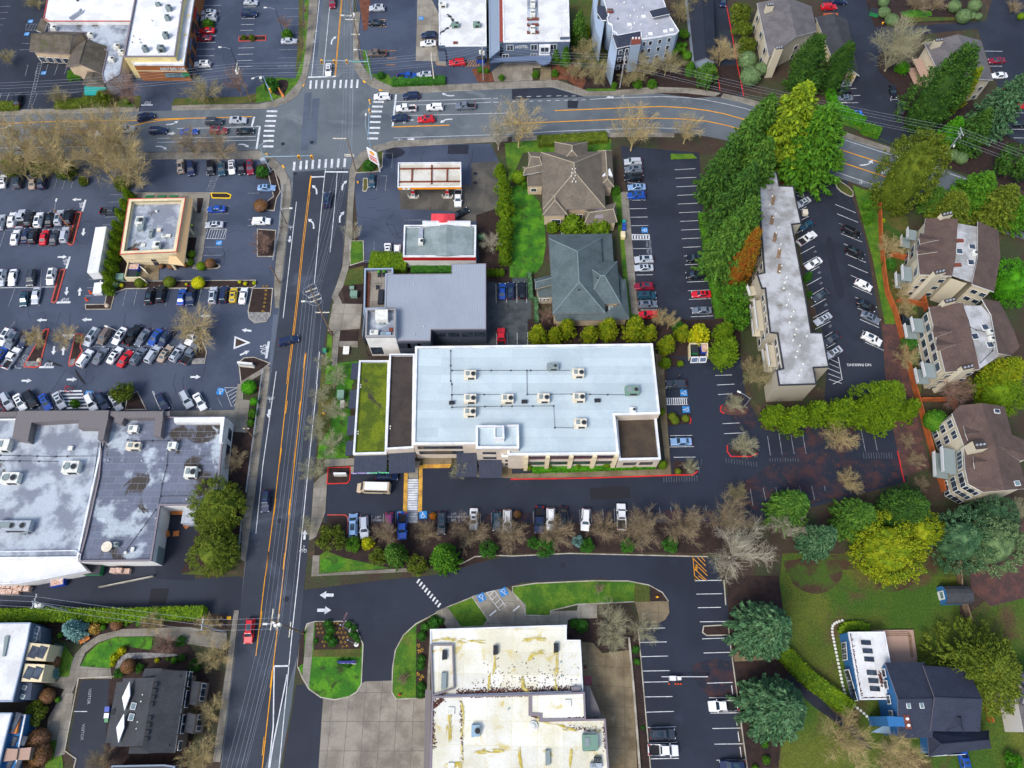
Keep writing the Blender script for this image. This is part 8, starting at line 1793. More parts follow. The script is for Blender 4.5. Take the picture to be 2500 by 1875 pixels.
veg((3,1),'bigcyp','leaf_cypress_gold','golden cypress','at the lower edge of the middle flats','2010,1590,380',1.0);veg((3,1),'bigtree','leaf_bright','round bright green tree','at the right edge between the flats','2120,780,380',1.0);veg((3,2),'bigtree',LCYP,'green tree','above the southmost flats at the right edge','2010,70,380',.9)
firs(O_,'fir','olive-green conifer','above the northmost flats','2035,470,2062,405,110,olive 2085,440,2120,360,115,green 2130,470,2170,385,120,olive 2180,480,2215,410,100,green 2000,450,2020,395,70,fir');veg(O_,'tree','leaf_fir_dark','dark evergreen','at the right edge near the wires','2200,350,90',1.0);veg(O_,'cyp','leaf_bright','bright green shrub tree','by the roadside utility pole','2052,290,50',1.2)
veg((3,0),'tree','leaf_fir_dark','dark loose tree','behind the clipped green hedge','350,700,280',1.0);veg((3,0),'shrub','leaf_bright','lime green shrub','under the huge bare fan-shaped tree','1160,580,120');veg((3,0),'ball','leaf_sage','clipped grey-green shrub','near the right edge car park','1975,1080,125 1895,1155,105 1765,1250,110 1900,1090,60 1600,1340,100 1670,1365,110');veg((3,0),'ball','leaf_sage','clipped grey-green shrub','on the top right planted island','1610,55,110 1785,50,110 1690,140,120 1760,135,70 1815,142,65 1000,20,90 1000,105,100 1070,170,110');veg((3,0),'ball',LCYP,'small lime shrub','in the top right corner','2185,140,60')
veg((2,0),'fir','leaf_fir','dark green conifer','between the hotel and the pale blue flats','580,240,190',.8);veg((2,0),'col','leaf_cypress_gold','golden column','between the hotel and the pale blue flats','645,270,60',.9);veg((2,0),'cyp',LGRN,'pointed green shrub','at the hotel right corner','378,490,80 462,495,100',1.3);veg((2,0),'shrub',LGRN,'green shrub','by the hotel forecourt','205,640,65 370,630,65',1.2);veg((2,0),'shrub',LGRN,'low green shrub','in the roadside bed below the pale blue flats','880,735,60 1085,725,90 1210,722,90');veg((2,0),'tree',LGRN,'green shrub tree','at the right end of the pale blue flats','1400,420,140 1480,300,110',.9);veg((2,0),'ball',LGRN,'round clipped shrub','left of the garage row','1450,385,50 1492,388,50 1476,435,60 1515,480,80');veg((2,0),'col',LGRN,'green column','at the garage row gable','1540,590,85',.7);veg((2,0),'shrub','leaf_fir','large dark bush','in front of the garage row gable','1680,645,210',1.1)
veg((1,0),'shrub',LHOL,'dark corner shrub','on the north-west street corner','130,725,130');veg((1,0),'shrub',LGRN,'small green shrub','by the hotel utility pole','1940,600,60 1990,610,50 2120,670,60');veg((1,0),'shrub',LHOL,'dark shrub','under the station price sign','975,1430,110');veg((1,0),'shrub',LHOL,'low shrub','on the corner bed by the traffic signal','1080,650,70 50,1480,110')
veg((1,0),'cyp',LCYP,'yellow-green shrub tree','right of the station forecourt','2110,1480,120 2140,1610,160 2150,1780,190 2155,1960,180 2140,2110,150 2150,2220,130',1.0);veg((1,1),'col',LCYP,'clipped column shrub','at the lawn end behind the metal roof','2005,690,55 2045,690,55 2085,690,55 2125,690,55',.8)
veg((2,0),'ball',LCYP,'round lime shrub','on the lawn left of the taupe hipped office','55,1530,120');veg((2,0),'shrub',LGRN,'green shrub','at the taupe hipped office','120,1470,80 890,1640,90 905,1890,90 110,1600,70');veg((2,1),'shrub',LCYP,'spreading yellow-green shrub','between the two hipped offices','355,305,115 525,290,225 755,312,215');veg((2,1),'shrub',LCYP,'low lime shrub','by the car park of the long office','1325,1475,110 1455,1480,60')
veg((0,1),'cyp',LCYP,'yellow-green cypress','in the hedge left of the beige restaurant','1110,25,110 1080,115,105 1045,200,105 1015,300,110 1000,385,105 990,470,105 975,560,110 960,645,115 940,740,115 930,840,105',1.0)
veg((0,1),'ball',LOLV,'round olive shrub','in the bed below the restaurant','1465,775,100 1205,785,85');veg((0,1),'ball','leaf_yellow','round golden shrub','in the bed below the restaurant','1712,782,112');veg((0,1),'ball','leaf_yellow','tiny golden shrub','in the bed below the restaurant','1050,805,36 1255,800,30 1610,796,26 2070,775,30 2120,790,36 2195,785,34');veg((0,1),'ball',LCYP,'round green shrub','by the restaurant canopy','1655,535,65 1640,605,65 1738,640,80');veg((0,1),'ball','leaf_brown','russet round shrub','by the restaurant drive','1815,615,90 1475,640,60 1392,640,46');veg((0,1),'ball','leaf_rust','small orange shrub','under the restaurant canopy end','1597,632,36');veg((0,1),'ball','leaf_sage','grey-green shrub','at the top of the bin enclosure bed','1000,800,60')
veg((1,1),'tuft','leaf_tan','tan grass tuft','in the bed at the plaza exit','65,815,36 95,815,36 88,850,36 85,885,36 80,920,36 75,955,36 70,990,36 60,1030,40',1,None,True)
veg((0,2),'tree',LOLV,'bushy olive tree','on the plaza storefront island','1060,80,230',.8);veg((0,2),'shrub',LGRN,'small green shrub','on the storefront zebra crossing','645,165,80',1.4);veg((0,2),'ball','leaf_bright','bright green ball shrub','beside the main street sidewalk','2150,25,130 2195,152,75');veg((0,2),'shrub',LGRN,'green shrub','below the ball shrubs by the plaza','2185,250,90 2165,330,70');veg((0,2),'bigtree',LOLV,'big dark-green tree','between the loading yard and the main street','1880,1050,470 1850,1440,400',.8)
veg((1,2),'tree',LOLV,'olive evergreen','at the street end of the long bed','640,1340,270',.75);veg((1,2),'tree',LGRN,'bright green bush','below the silver SUV of the office row','830,1385,160',.7);veg((1,2),'shrub','leaf_yellow','golden bush','below the silver SUV of the office row','965,1375,120',1.2);veg((1,2),'tree',LOLV,'olive bush','in the lower long bed','1050,1490,180 1400,1560,200',.6);veg((1,2),'ball','leaf_rust','russet ball shrub','by the accessible bay','1530,1140,65');veg((2,2),'ball','leaf_brown','russet ball shrub','at the red-kerbed nose of the office row','45,1125,70')
veg((1,2),'tree',LHOL,'green shrub','between the domed bare trees','2010,1420,180 2390,1370,120 2490,1410,190 2860,1400,150 3210,1400,150 3580,1390,160',.7);veg((2,2),'tree','leaf_spruce_blue','small blue spruce','between the domed bare trees','565,1355,115',.9)
veg((2,2),'ball',LOLV,'round brown-green shrub','east of the long office corner','1385,278,75 1410,312,75 1500,295,68 1435,752,55');veg((2,2),'col',LCYP,'paired green column','along the south front of the long office','148,712,58 318,708,60 570,698,60 815,692,72 1055,688,70 1305,690,72 1295,235,58',.75)
veg((3,1),'shrub',LGRN,'green shrub','on the verge left of the orange fence','855,110,100 870,220,110');veg((3,1),'shrub','leaf_yellow','yellow bush','inside the corner of the orange fence','990,245,45');veg((3,1),'cyp',LHOL,'small green shrub','beside the long apartment block','345,730,85 360,880,50');veg((3,1),'shrub',LHOL,'green shrub','in the gardens of the flats','1050,620,120 1220,1310,150 1270,1430,110 1160,150,90');veg((3,2),'ball',LGRN,'round green shrub tree','left of the southmost flats','1450,320,200',1.1)
veg((0,3),'fir','leaf_spruce_blue','blue spruce','in the clinic garden','630,455,240',.5);veg((0,3),'shrub','leaf_spruce_blue','blue-grey shrub','beside the cream dormer terrace','490,640,100 450,850,115');veg((0,3),'ball','leaf_brown','brown round shrub','in the clinic garden','465,745,110 1010,420,105 1110,780,125 410,1040,130');veg((0,3),'ball',LGRN,'small round green shrub','in the clinic garden','890,445,52 1090,412,44 1197,412,52 1450,718,34 1505,728,60 520,515,50 500,1070,50');veg((0,3),'shrub','leaf_yellow','yellow-green shrub','in the clinic garden','1050,645,78 985,705,78 970,762,50 1355,728,46');veg((0,3),'shrub','leaf_tan','tan shrub','in the clinic garden','815,455,105');veg((0,3),'tree',LHOL,'green shrub','in the clinic garden','1560,560,100 1200,795,90 1570,705,75 1030,840,110 1680,770,120',.7);veg((0,3),'tree',LOLV,'olive tree','between the two white terraces','310,1190,240',.7);veg((0,3),'ball','leaf_brown','reddish-brown dome shrub','by the blue terrace','330,1420,190 345,1540,190 230,1640,150')
veg((1,3),'tuft','leaf_tan','tan grass clump','on the flagpole island','525,418,38 555,418,38 530,455,38 562,455,38 542,490,38 575,490,38 592,530,40 575,570,40 605,570,40 590,605,40 675,410,38 705,412,38 690,455,42 722,455,42 752,455,40 705,490,42 738,490,42 772,492,40 720,532,42 755,535,42 790,530,38 735,572,42 770,575,40 750,612,40 785,605,40',1,None,True);veg((1,3),'shrub',LHOL,'dark green low shrub','on the flagpole island','620,415,80 640,470,90 620,530,80 660,575,90 800,420,70 845,450,60 860,520,70 515,560,50 820,500,50 880,560,50 730,745,70 790,760,80',.8,None,True)
veg((1,3),'shrub',LHOL,'dark green low shrub','along the west front of the white hall','1430,520,90 1540,400,110 1460,440,80 1425,720,80 1420,780,80 1420,960,90 1420,1020,80 1590,390,70',.8,None,True);veg((1,3),'tuft','leaf_tan','tan grass clump','along the west front of the white hall','1405,600,50 1435,640,50 1410,650,50 1400,850,50 1435,870,50 1420,900,45',1,None,True)
veg((2,3),'shrub',LGRN,'green shrub','in the mulch right of the lower right car park','2175,1320,70 2185,1450,75 2195,1590,75 2100,1660,60',1.0);veg((2,3),'shrub',LHOL,'low green shrub','on the narrow bed right of the hall terrace','1070,640,70 1080,740,60 600,430,120 540,410,90 1130,1310,40',.8);veg((3,3),'tree','leaf_bright','leafy green bush','in the bottom right corner','2110,1610,190',.7)
veg((0,0),'shrub',LGRN,'green shrub','between the old market and the cafe building','1060,345,80 1060,440,60',1.2);veg((0,0),'shrub',LOLV,'olive shrub','under the bare street trees','120,1430,210 350,1440,200 560,1450,190 720,1560,90 1050,1580,150 900,840,150');veg((0,0),'ball',LCYP,'green shrub with yellow tips','by the stop line of the cafe lot','1100,870,60');veg((1,0),'shrub',LGRN,'small shrub','beside the silver sedan north of the crossing','270,300,100');veg((0,0),'shrub',LGRN,'small green shrub','between parked cars by the cafe building','1790,212,110',.8);veg((0,0),'shrub',LOLV,'brown-green shrub','on the upper left parking island','2105,322,50 2175,325,60')
# hedges
hedge((0,3),[(-60,355),(500,345),(1100,350),(1790,325)],2.4,2.4,LCYP,'long yellow-green hedge along the service road at the lower left');hedge((3,0),[(510,770),(555,930),(640,990),(815,1085)],2.0,2.0,'leaf_bright','bright green clipped hedge beside the bright blue sedan');hedge((3,0),[(800,1120),(955,1175)],3.2,1.6,LGRN,'darker green hedge block below the bright clipped hedge')
hedge((2,2),[(175,735),(1230,695)],2.0,1.2,'leaf_bright','clipped green hedge strip along the south front of the long office');hedge((3,3),[(90,640),(320,880),(500,1010),(700,1160)],3.0,1.8,LCYP,'diagonal yellow-green hedge across the lawn');hedge((3,3),[(625,500),(650,440),(760,428),(860,455)],1.6,1.0,LCYP,'low curved hedge at the north-west corner of the white extension')
hedge((1,1),[(995,630),(1310,650)],5.0,2.4,LCYP,'lumpy green hedge between the station shop and the terrace');hedge((1,1),[(1340,680),(1690,675)],2.4,1.0,LHOL,'low dark hedge in the bed above the metal roof');hedge((1,0),[(1175,725),(1400,715),(1635,708)],2.8,1.1,LHOL,'dark green hedge along the sidewalk below the blue pickup');hedge((2,0),[(220,1240),(820,1200)],3.2,1.3,LOLV,'olive hedge behind the taupe hipped office')
hedge((0,0),[(600,670),(710,660)],3.0,1.2,LGRN,'small green hedge below the shingle roofs');hedge((0,0),[(490,915),(720,905),(870,860)],3.2,1.0,LOLV,'olive hedge by the sidewalk below the teal awning');hedge((0,0),[(-20,930),(180,925)],3.0,.9,LOLV,'low olive hedge at the left edge by the sidewalk');hedge((2,1),[(148,715),(165,935)],1.0,1.4,'leaf_fir_blue','narrow blue-green hedge right of the gravelly yard bays');hedge((2,1),[(205,930),(212,1130)],1.0,1.4,'leaf_fir_blue','narrow blue-green hedge beside the yard steps')
hedge((2,1),[(1640,200),(1720,700),(1790,1090)],2.2,1.2,LGRN,'green hedge along the right side of the hipped offices lot')
# ================================================================ poles, wires, signals, signs, small things
def pole(tile,base,top,label,arms=(),tf=0,lamp=None,m='wood_pole',name='utility_pole',cat='utility pole',r=.17):
 """utility pole; arms = (height share, length, offset, angle); tf = transformers; lamp = lamp arm angle"""
 T(*tile);h=height(base,top);p=g(*base);t=thing(name,label,cat,(p.x,p.y,0));b=MB();b.tube([(0,0,0),(0,0,h)],[r,r*.65],8);b.mk('pole',m).parent=t
 for hs,L_,off,an in arms:
  a=R(an);d=V3((math.cos(a),math.sin(a),0));b=MB();b.obox(d*off+V3((0,.12,h*hs)),d*L_/2,V3((-d.y,d.x,0))*.07,(0,0,.08));c=b.mk('crossarm',UCRM if m=='wood_pole' else m);c.parent=t;b=MB()
  for k in (-.45,-.15,.15,.45):q=d*(off+k*L_)+V3((0,.12,h*hs));b.cyl((q.x,q.y),.07,q.z+.08,q.z+.32,6)
  b.mk('insulator',UWHI).parent=c;c.matrix_parent_inverse=Matrix()
 for k in range(tf):a=R(200+140*k/max(tf-1,1)-20);q=V3((math.cos(a)*.55,math.sin(a)*.55,0));b=MB();b.cyl((q.x,q.y),.3,h*.8,h*.8+1.0,10);b.mk('transformer',UWHI).parent=t
 if lamp is not None:d=V3((math.cos(R(lamp)),math.sin(R(lamp)),0));z=h*(.72 if arms else .97);b=MB();b.tube([(0,0,z-.4),tuple(d*1.2+V3((0,0,z+.1))),tuple(d*2.4+V3((0,0,z+.2)))],.05,5);c=b.mk('lamp_arm',STEL);c.parent=t;b=MB();b.obox(d*2.7+V3((0,0,z+.2)),d*.4,V3((-d.y,d.x,0))*.17,(0,0,.09));b.mk('lamp_head',UWHI).parent=c
 return V3((p.x,p.y,h))
A1=((.97,2.6,0,92),(.86,2.2,0,92));N1=((.97,3.0,-1.2,0),(.9,2.6,-.8,0))
W1=pole((0,0),(2175,890),(2055,560),'wooden utility pole on the verge of the cafe lot with wires along the cross street',A1,1)
N_2=pole((1,0),(920,512),(780,-20),'tall wooden utility pole with two crossarm pairs north of the crossroads',((.72,2.8,-.8,0),(.66,2.8,-.8,0),(.42,2.4,-.4,0)),0,180)
N_3=pole((1,0),(865,1480),(795,1185),'wooden utility pole with one long crossarm at the filling station corner',((.97,3.6,-1.6,0),(.5,2.4,-.6,0),(.46,2.4,-.6,0)))
N_4=pole((1,1),(660,1245),(425,835),'tall wooden utility pole wrapped in looping wires beside the metal-roofed office',((.93,2.4,0,25),(.82,2.4,0,25),(.74,2.4,0,25),(.5,3.0,.2,0)),0,180)
N_5=pole((1,3),(415,500),(130,378),'wooden utility pole with transformers west of the flagpole island',((.97,3.4,0,90),(.8,2.6,0,90),(.45,2.6,-.4,90)),3,180)
W6=pole((0,3),(640,312),(270,240),'steel pole with three white transformers rising from the long hedge',((.95,2.6,0,85),),3,None,STEL)
W7=pole((0,3),(1955,490),(1795,312),'slim utility pole at the street end of the long hedge',((.96,2.0,0,90),),0,None,STEL)
W8=pole((1,0),(1965,695),(1958,400),'utility pole with two white transformers in front of the white-roofed office',A1,2,None,'stucco_grey');W9=pole((1,0),(1540,705),(1510,480),'pale utility pole by the clipped hedge and the silver SUV',A1,0,None,UCRM);W10=pole((2,0),(930,760),(960,490),'grey utility pole in the bed below the pale blue flats',A1,0,None,'stucco_grey');W11=pole((3,0),(1500,1370),(1695,1140),'leaning-looking utility pole among the round shrubs on the right',A1,0,240,STEL)
pole((1,1),(205,790),(120,632),'short wooden stub pole on the sidewalk at the restaurant drive');pole((0,2),(2195,465),(2095,380),'bare wooden pole beside the plaza east wall',((.8,1.2,0,0),),0,None,'wood_pole')
S=dict(m=TRDK,name='street_lamp',cat='street lamp',r=.1)
pole((0,0),(2060,585),(1985,405),'black lamp post right of the cafe building',lamp=180,**S);pole((1,0),(235,280),(165,65),'black lamp post left of the northern street',lamp=180,**S);pole((0,1),(632,338),(464,142),'tan lamp post on the red-kerbed island of the left car park',lamp=90,m='wood_orange',name='street_lamp',cat='street lamp',r=.12);pole((0,1),(1165,1345),(1000,1195),'black lamp post between the angled rows',lamp=160,**S);pole((1,1),(265,275),(200,140),'black lamp post on the west sidewalk with its head over the street',lamp=0,**S);pole((1,1),(975,1415),(945,1330),'short black lamp post by the white stair tower',**S);pole((2,2),(2010,190),(2055,115),'grey lamp post beside the cypress row',lamp=150,m=STEL,name='street_lamp',cat='street lamp',r=.09)
def span(a,b,offs,label,sag=.8,along=None):
 """wires between two pole tops; offs = (sideways, below top)"""
 d=V3((b.x-a.x,b.y-a.y,0)).normalized();n=V3((-d.y,d.x,0))
 for s,dz in offs:w_=MB();P=[a.lerp(b,k/10)+n*s+V3((0,0,-dz-sag*4*(k/10)*(1-k/10))) for k in range(11)];w_.tube([tuple(p) for p in P],.016,3,cap=False);tag(w_.mk('overhead_wire','wire'),label,'wire',label)
O6=((-1.1,.1),(-.4,.1),(.4,.1),(1.1,.1),(.5,3.5),(-.2,4.2),(0,6));off=lambda p,dx,dy,z=None:V3((p.x+dx,p.y+dy,z or p.z))
span(off(N_2,3,60),N_2,O6,'overhead wires running north from the two-crossarm pole');span(N_2,N_3,O6,'overhead wires across the crossroads');span(N_3,N_4,O6,'overhead wires beside the filling station');span(N_4,N_5,O6+((1.6,5),),'overhead wires along the main street by the long office');span(N_5,off(N_5,-6,-45),O6,'overhead wires at the bottom of the main street')
O4=((-1,.1),(0,.1),(1,.1),(0,2.4),(.3,3.4));span(off(W1,-60,-7),W1,O4,'overhead wires over the teal awning');span(W1,W9,O4,'overhead wires north of the crossroads');span(W9,W8,O4,'overhead wires in front of the white-roofed office');span(W8,W10,O4,'overhead wires in front of the hotel');span(W10,W11,O4,'overhead wires over the right bend of the cross street');span(W11,off(W11,60,-30),O4,'overhead wires at the right edge')
O3=((-.9,.1),(0,.1),(.9,.1));span(off(W6,-40,2),W6,O3,'overhead wires at the left edge by the transformers');span(W6,W7,O3,'overhead wires above the long hedge');span(W7,off(N_5,0,0,N_5.z*.8),O3,'overhead wires crossing the main street at the lower left')
b=MB();c=V3((N_4.x-.2,N_4.y,0));zt=N_4.z
for k,(z0,rr_) in enumerate(((.93,1.5),(.78,1.6))):b.tube([(c.x+rr_*math.cos(a_),c.y+rr_*math.sin(a_),zt*z0+.5*math.sin(2*a_)) for a_ in [6.283*q/16 for q in range(17)]],.04,4,cap=False)
tag(b.mk('wire_loop','wire'),'looping slack cable round the tall pole by the metal-roofed office','wire')
def signal(base,lamp,arm,label,heads=3,sign=False):
 T(1,0);h=9.0 if lamp is None else height(base,lamp);h=min(max(h,7.5),10);p=g(*base);t=thing('traffic_signal',label,'traffic signal',(p.x,p.y,0));b=MB();b.tube([(0,0,0),(0,0,h)],[.16,.1],8);b.mk('pole','steel_blue').parent=t
 e=g(arm[0],arm[1],6)-V3((p.x,p.y,0));d=V3((e.x,e.y,0));L_=d.length;d=d.normalized();n=V3((-d.y,d.x,0));b=MB();b.tube([(0,0,5.7),tuple(d*L_+V3((0,0,6.1)))],[.12,.06],6);b.mk('mast_arm','steel_blue').parent=t
 for k in range(heads):
  q=d*L_*(1-.27*k if heads>1 else 1)+V3((0,0,5.6));b=MB();b.obox(q,d*.28,n*.2,(0,0,.58));hd=b.mk('signal_head','signal_yellow');hd.parent=t;b=MB();b.obox(q,d*.18,n*.22,(0,0,.46));b.mk('lens',FDRK).parent=hd
 if sign:b=MB();b.obox(d*L_*.25+V3((0,0,5.7)),d*1.2,n*.04,(0,0,.28));b.mk('street_name_sign','sign_green').parent=t
 a=d if lamp is None else (g(lamp[0],lamp[1],h)-p);a=V3((a.x,a.y,0));a=a.normalized() if a.length>.3 else -n;b=MB();b.tube([(0,0,h),tuple(a*1.3+V3((0,0,h+.5))),tuple(a*2.4+V3((0,0,h+.5)))],.05,5);la=b.mk('lamp_arm',STEL);la.parent=t;b=MB();b.obox(a*2.7+V3((0,0,h+.5)),a*.4,V3((-a.y,a.x,0))*.17,(0,0,.09));b.mk('lamp_head',UWHI).parent=la
signal((1000,680),None,(565,522),'traffic signal mast with three yellow heads over the northern street',3,True);signal((145,870),(65,660),(118,770),'traffic signal with a lamp on the north-west corner',1);signal((1005,1322),(950,1020),(980,868),'traffic signal mast reaching over the eastern crossing',2);signal((130,1490),(100,1235),(478,1347),'traffic signal mast reaching over the southern crossing',2)
# flagpoles
T(1,3)
for k,(bs,tp) in enumerate((((822,476),(725,432)),((868,592),(790,562)))):
 h=height(bs,tp);p=g(*bs);t=thing('flagpole','white flagpole '+('flying the striped flag' if k==0 else 'without a flag')+' on the planted island','flagpole',(p.x,p.y,0));b=MB();b.tube([(0,0,0),(0,0,h)],[.1,.05],8);b.mk('pole',STEL).parent=t;b=MB();b.cyl((0,0),.45,0,.2,12);b.mk('base',UWHI).parent=t;b=MB();b.cyl((0,0),.12,h,h+.2,8);b.mk('finial',STEL).parent=t
 if k==0:
  f=thing('flag','red and white striped flag with a blue corner blowing from the flagpole','flag',(p.x,p.y,h-1.3));st,cn=MB(),MB();d=V3((.25,.97,0));n=V3((.97,-.25,0))
  for j in range(13):
   for i in range(8):q=lambda u,v:d*u*2.4+n*.12*math.sin(u*7)+V3((0,0,.75-v*1.5-u*.3))*1.0;st.face([q(i/8,j/13),q(i/8,(j+1)/13),q((i+1)/8,(j+1)/13),q((i+1)/8,j/13)],j % 2)
  cn.face([d*.02+n*.03+V3((0,0,.77)),d*.02+n*.03+V3((0,0,.0)),d*.98+n*.12+V3((0,0,-.1)),d*.98+n*.12+V3((0,0,.6))]);st.mk('stripes',['flag_red',PLWH]).parent=f;cn.mk('canton','flag_blue').parent=f
# boxes of all kinds: base + lid + optional open top
def bin_(tile,x,y,sx,sy,h,m,label,name=DMPS,cat=DMPS,rot=0.0,lid=PLDK,open_=False):
 T(*tile);p=g(x,y,h*.6);t=thing(name,label,cat,(p.x,p.y,.02),None,rot);b=MB();b.prism([(-sx/2,-sy/2),(sx/2,-sy/2),(sx/2,sy/2),(-sx/2,sy/2)],.12,h,bottom=True)
 b.box((0,-sy/2-.03),sx*.9,.06,h*.55,h*.7);b.mk('body',m).parent=t;b=MB()
 if open_:b.box((0,0),sx-.2,sy-.2,h,h+.03)
 else:
  b.idx([(-sx/2-.03,-sy/2-.03,h),(sx/2+.03,-sy/2-.03,h),(sx/2+.03,sy/2+.03,h+.18),(-sx/2-.03,sy/2+.03,h+.18),(-sx/2,-sy/2,h-.02),(sx/2,-sy/2,h-.02),(sx/2,sy/2,h-.02),(-sx/2,sy/2,h-.02)],[(0,1,2,3),(0,4,5,1),(1,5,6,2),(2,6,7,3),(3,7,4,0)])
 b.mk('contents' if open_ else 'lid','cardboard' if open_ else lid).parent=t
for a in (((0,1),1160,655,2.6,1.6,1.3,PLBL,'open blue dumpster full of cardboard in the restaurant enclosure',DMPS,DMPS,0,'',True),((0,1),1140,712,2.6,1.5,1.2,PLGR,'green dumpster with a dark lid in the restaurant enclosure'),((2,1),1575,1360,1.5,2.2,1.2,PLGR,'green dumpster with a dark lid in the bin store'),((2,1),1662,1360,1.7,1.9,1.2,PLBL,'open blue dumpster in the bin store',DMPS,DMPS,0,'',True),((3,0),920,110,2.4,1.8,1.3,PLGR,'green dumpster at the top right planted island',DMPS,DMPS,-.35),((0,2),810,1605,3.2,2.0,1.5,PLGR,'big green dumpster behind the plaza dock'),((0,3),505,45,2.6,2.0,1.4,PLBL,'open dark blue dumpster beside the plaza dock',DMPS,DMPS,.2,'',True),((1,0),1940,515,2.2,1.4,1.3,PLBL,'blue dumpster beside the yellow hatching of the white office'),
          ((0,3),935,1152,.8,.8,1.0,PLBL,'blue wheelie bin at the dark shingle building',WHBN,'bin',0,PLBL),((0,3),930,1208,.8,.8,1.0,PLBL,'blue bin with a white lid at the dark shingle building',WHBN,'bin',0,PLWH),((0,3),928,1247,.6,.6,.9,PLGR,'small green bin at the dark shingle building',WHBN,'bin',0,PLGR),((2,1),965,260,.7,.7,1.0,'teal','teal wheelie bin at the hipped offices sidewalk',WHBN,'bin',0,'teal'),((2,1),966,291,.7,.7,1.0,PLBL,'upper blue wheelie bin at the hipped offices sidewalk',WHBN,'bin',0,PLBL),((2,1),966,322,.7,.7,1.0,PLBL,'lower blue wheelie bin at the hipped offices sidewalk',WHBN,'bin',0,PLBL),((2,1),957,375,1.0,1.6,1.2,'stucco_yellow','cream utility cabinet at the hipped offices sidewalk','utility_cabinet','cabinet',0,STCR),((1,1),595,1370,.7,.7,1.1,'teal','pair-topped teal bin on the street verge by the stair tower','litter_bin','bin',0,PLGR),
          ((1,1),847,885,1.6,1.3,1.3,'unit_green','green transformer cabinet in the mulch by the terrace','transformer_cabinet','cabinet',0,'unit_green'),((1,1),830,830,1.0,.6,.7,'unit_green','small green box above the transformer cabinet','utility_box','cabinet',0,'unit_green'),((1,2),735,95,1.4,1.8,1.5,'unit_green','green transformer cabinet on the lawn by the moss roof','transformer_cabinet','cabinet',0,'unit_green'),((1,2),748,180,.8,1.6,1.0,UGRY,'grey utility cabinet on the lawn by the moss roof','utility_cabinet','cabinet',0,UWHI),((0,1),1042,738,1.8,1.4,1.3,'unit_green','pale green transformer cabinet by the bin enclosure','transformer_cabinet','cabinet',0,'unit_green'),((1,1),780,1370,1.3,1.9,.5,UGRY,'pale concrete vault lid in the bed by the stair tower','vault','cabinet',0,UWHI),((1,0),45,685,.7,.7,1.3,UGRY,'grey signal cabinet on the north-west corner','signal_cabinet','cabinet',0,UWHI),((1,0),65,1390,1.3,.8,1.4,STEL,'silver signal cabinet on the south-west corner','signal_cabinet','cabinet',.3,STEL),((1,1),1950,390,1.6,.9,1.2,PLGR,'dark green tank cabinet right of the station shop','tank_cabinet','cabinet',0,PLGR),((3,1),318,180,1.2,1.3,1.0,UCRM,'beige bin beside the apartment block wall','waste_bin','bin',0,UCRM),((0,2),1655,1120,2.6,4.4,2.6,STEL,'grey metal container in the plaza loading yard','container','container',0,STEL),((0,0),1245,662,1.5,1.2,1.2,PLDK,'black bin at the cafe building corner','waste_bin','bin')):bin_(*a)
# pallets and bales behind the plaza
def pallet(tile,x,y,n,rot,label):
 T(*tile);p=g(x,y,.3);t=thing('pallet_stack',label,'pallet',(p.x,p.y,.02),None,rot)
 for k in range(n):
  b=MB()
  for i in range(6):b.box((-.5+.2*i,0),.12,1.0,.11+.15*k,.14+.15*k)
  for i in (-.45,0,.45):b.box((0,i),1.2,.1,.01+.15*k,.11+.15*k)
  b.mk('pallet','wood_orange').parent=t
for a in ((1508,1105,4,0,'left stack of orange pallets against the loading yard wall'),(1562,1105,4,0,'right stack of orange pallets against the loading yard wall'),(1520,1288,2,.1,'low orange pallet stack in the middle of the loading yard'),(1438,1295,5,.3,'tilted orange pallet stack by the white dock wall'),(1610,1218,1,.8,'single orange pallet lying askew near the container')):pallet((0,2),*a)
rr=random.Random(8)
for tl,x,y,n,lb in (((0,3),90,62,6,'left heap of baled cardboard beside the plaza dock'),((0,3),95,112,6,'lower heap of baled cardboard beside the plaza dock'),((0,3),190,88,3,'small heap of baled cardboard beside the plaza dock'),((0,2),1050,1590,3,'stack of baled cardboard under the plaza south wall')):
 T(*tl);p=g(x,y,.6);t=thing('cardboard_bales',lb,'bales',(p.x,p.y,.02))
 for k in range(n):b=MB();b.box(((k % 3-1)*1.25,(k//3-.5)*1.1),1.15,.95,0,rr.uniform(.9,1.6),rr.gauss(0,.08));b.mk('bale','cardboard').parent=t
# fences and railings
def fence(tile,pts,h,label,m='wood_fence',step=2.6,rail=False,name='fence'):
 T(*tile);P=[V3((p.x,p.y,0)) for p in gs(pts)];t=thing(name,label,'railing' if rail else 'fence',P[0]);pn=MB();k=0
 for a,c in zip(P[:-1],P[1:]):
  d=c-a;L_=d.length;d=d.normalized();n=V3((-d.y,d.x,0));q=(a+c)/2
  if rail:
   for z in (h,h*.55):pn.obox(q+V3((0,0,z)),d*L_/2,n*.04,(0,0,.04))
  else:pn.obox(q+V3((0,0,h/2)),d*L_/2,n*.04,(0,0,h/2));pn.obox(q+V3((0,0,h+.02)),d*L_/2,n*.11,(0,0,.03))
  for i in range(int(L_/step)+1):b=MB();s=a+d*min(i*step,L_);b.box((s.x,s.y),.12,.12,0,h+(.02 if rail else .14));b.mk('post',m,t)
 pn.mk('rails' if rail else 'panel',m,t)
fence((3,1),[(945,62),(958,400),(985,700),(1010,880),(1085,1060),(1150,1320),(1195,1500),(1235,1660),(1290,1850),(1400,2260),(1500,2595)],1.9,'long orange timber fence between the bank and the gardens of the flats')
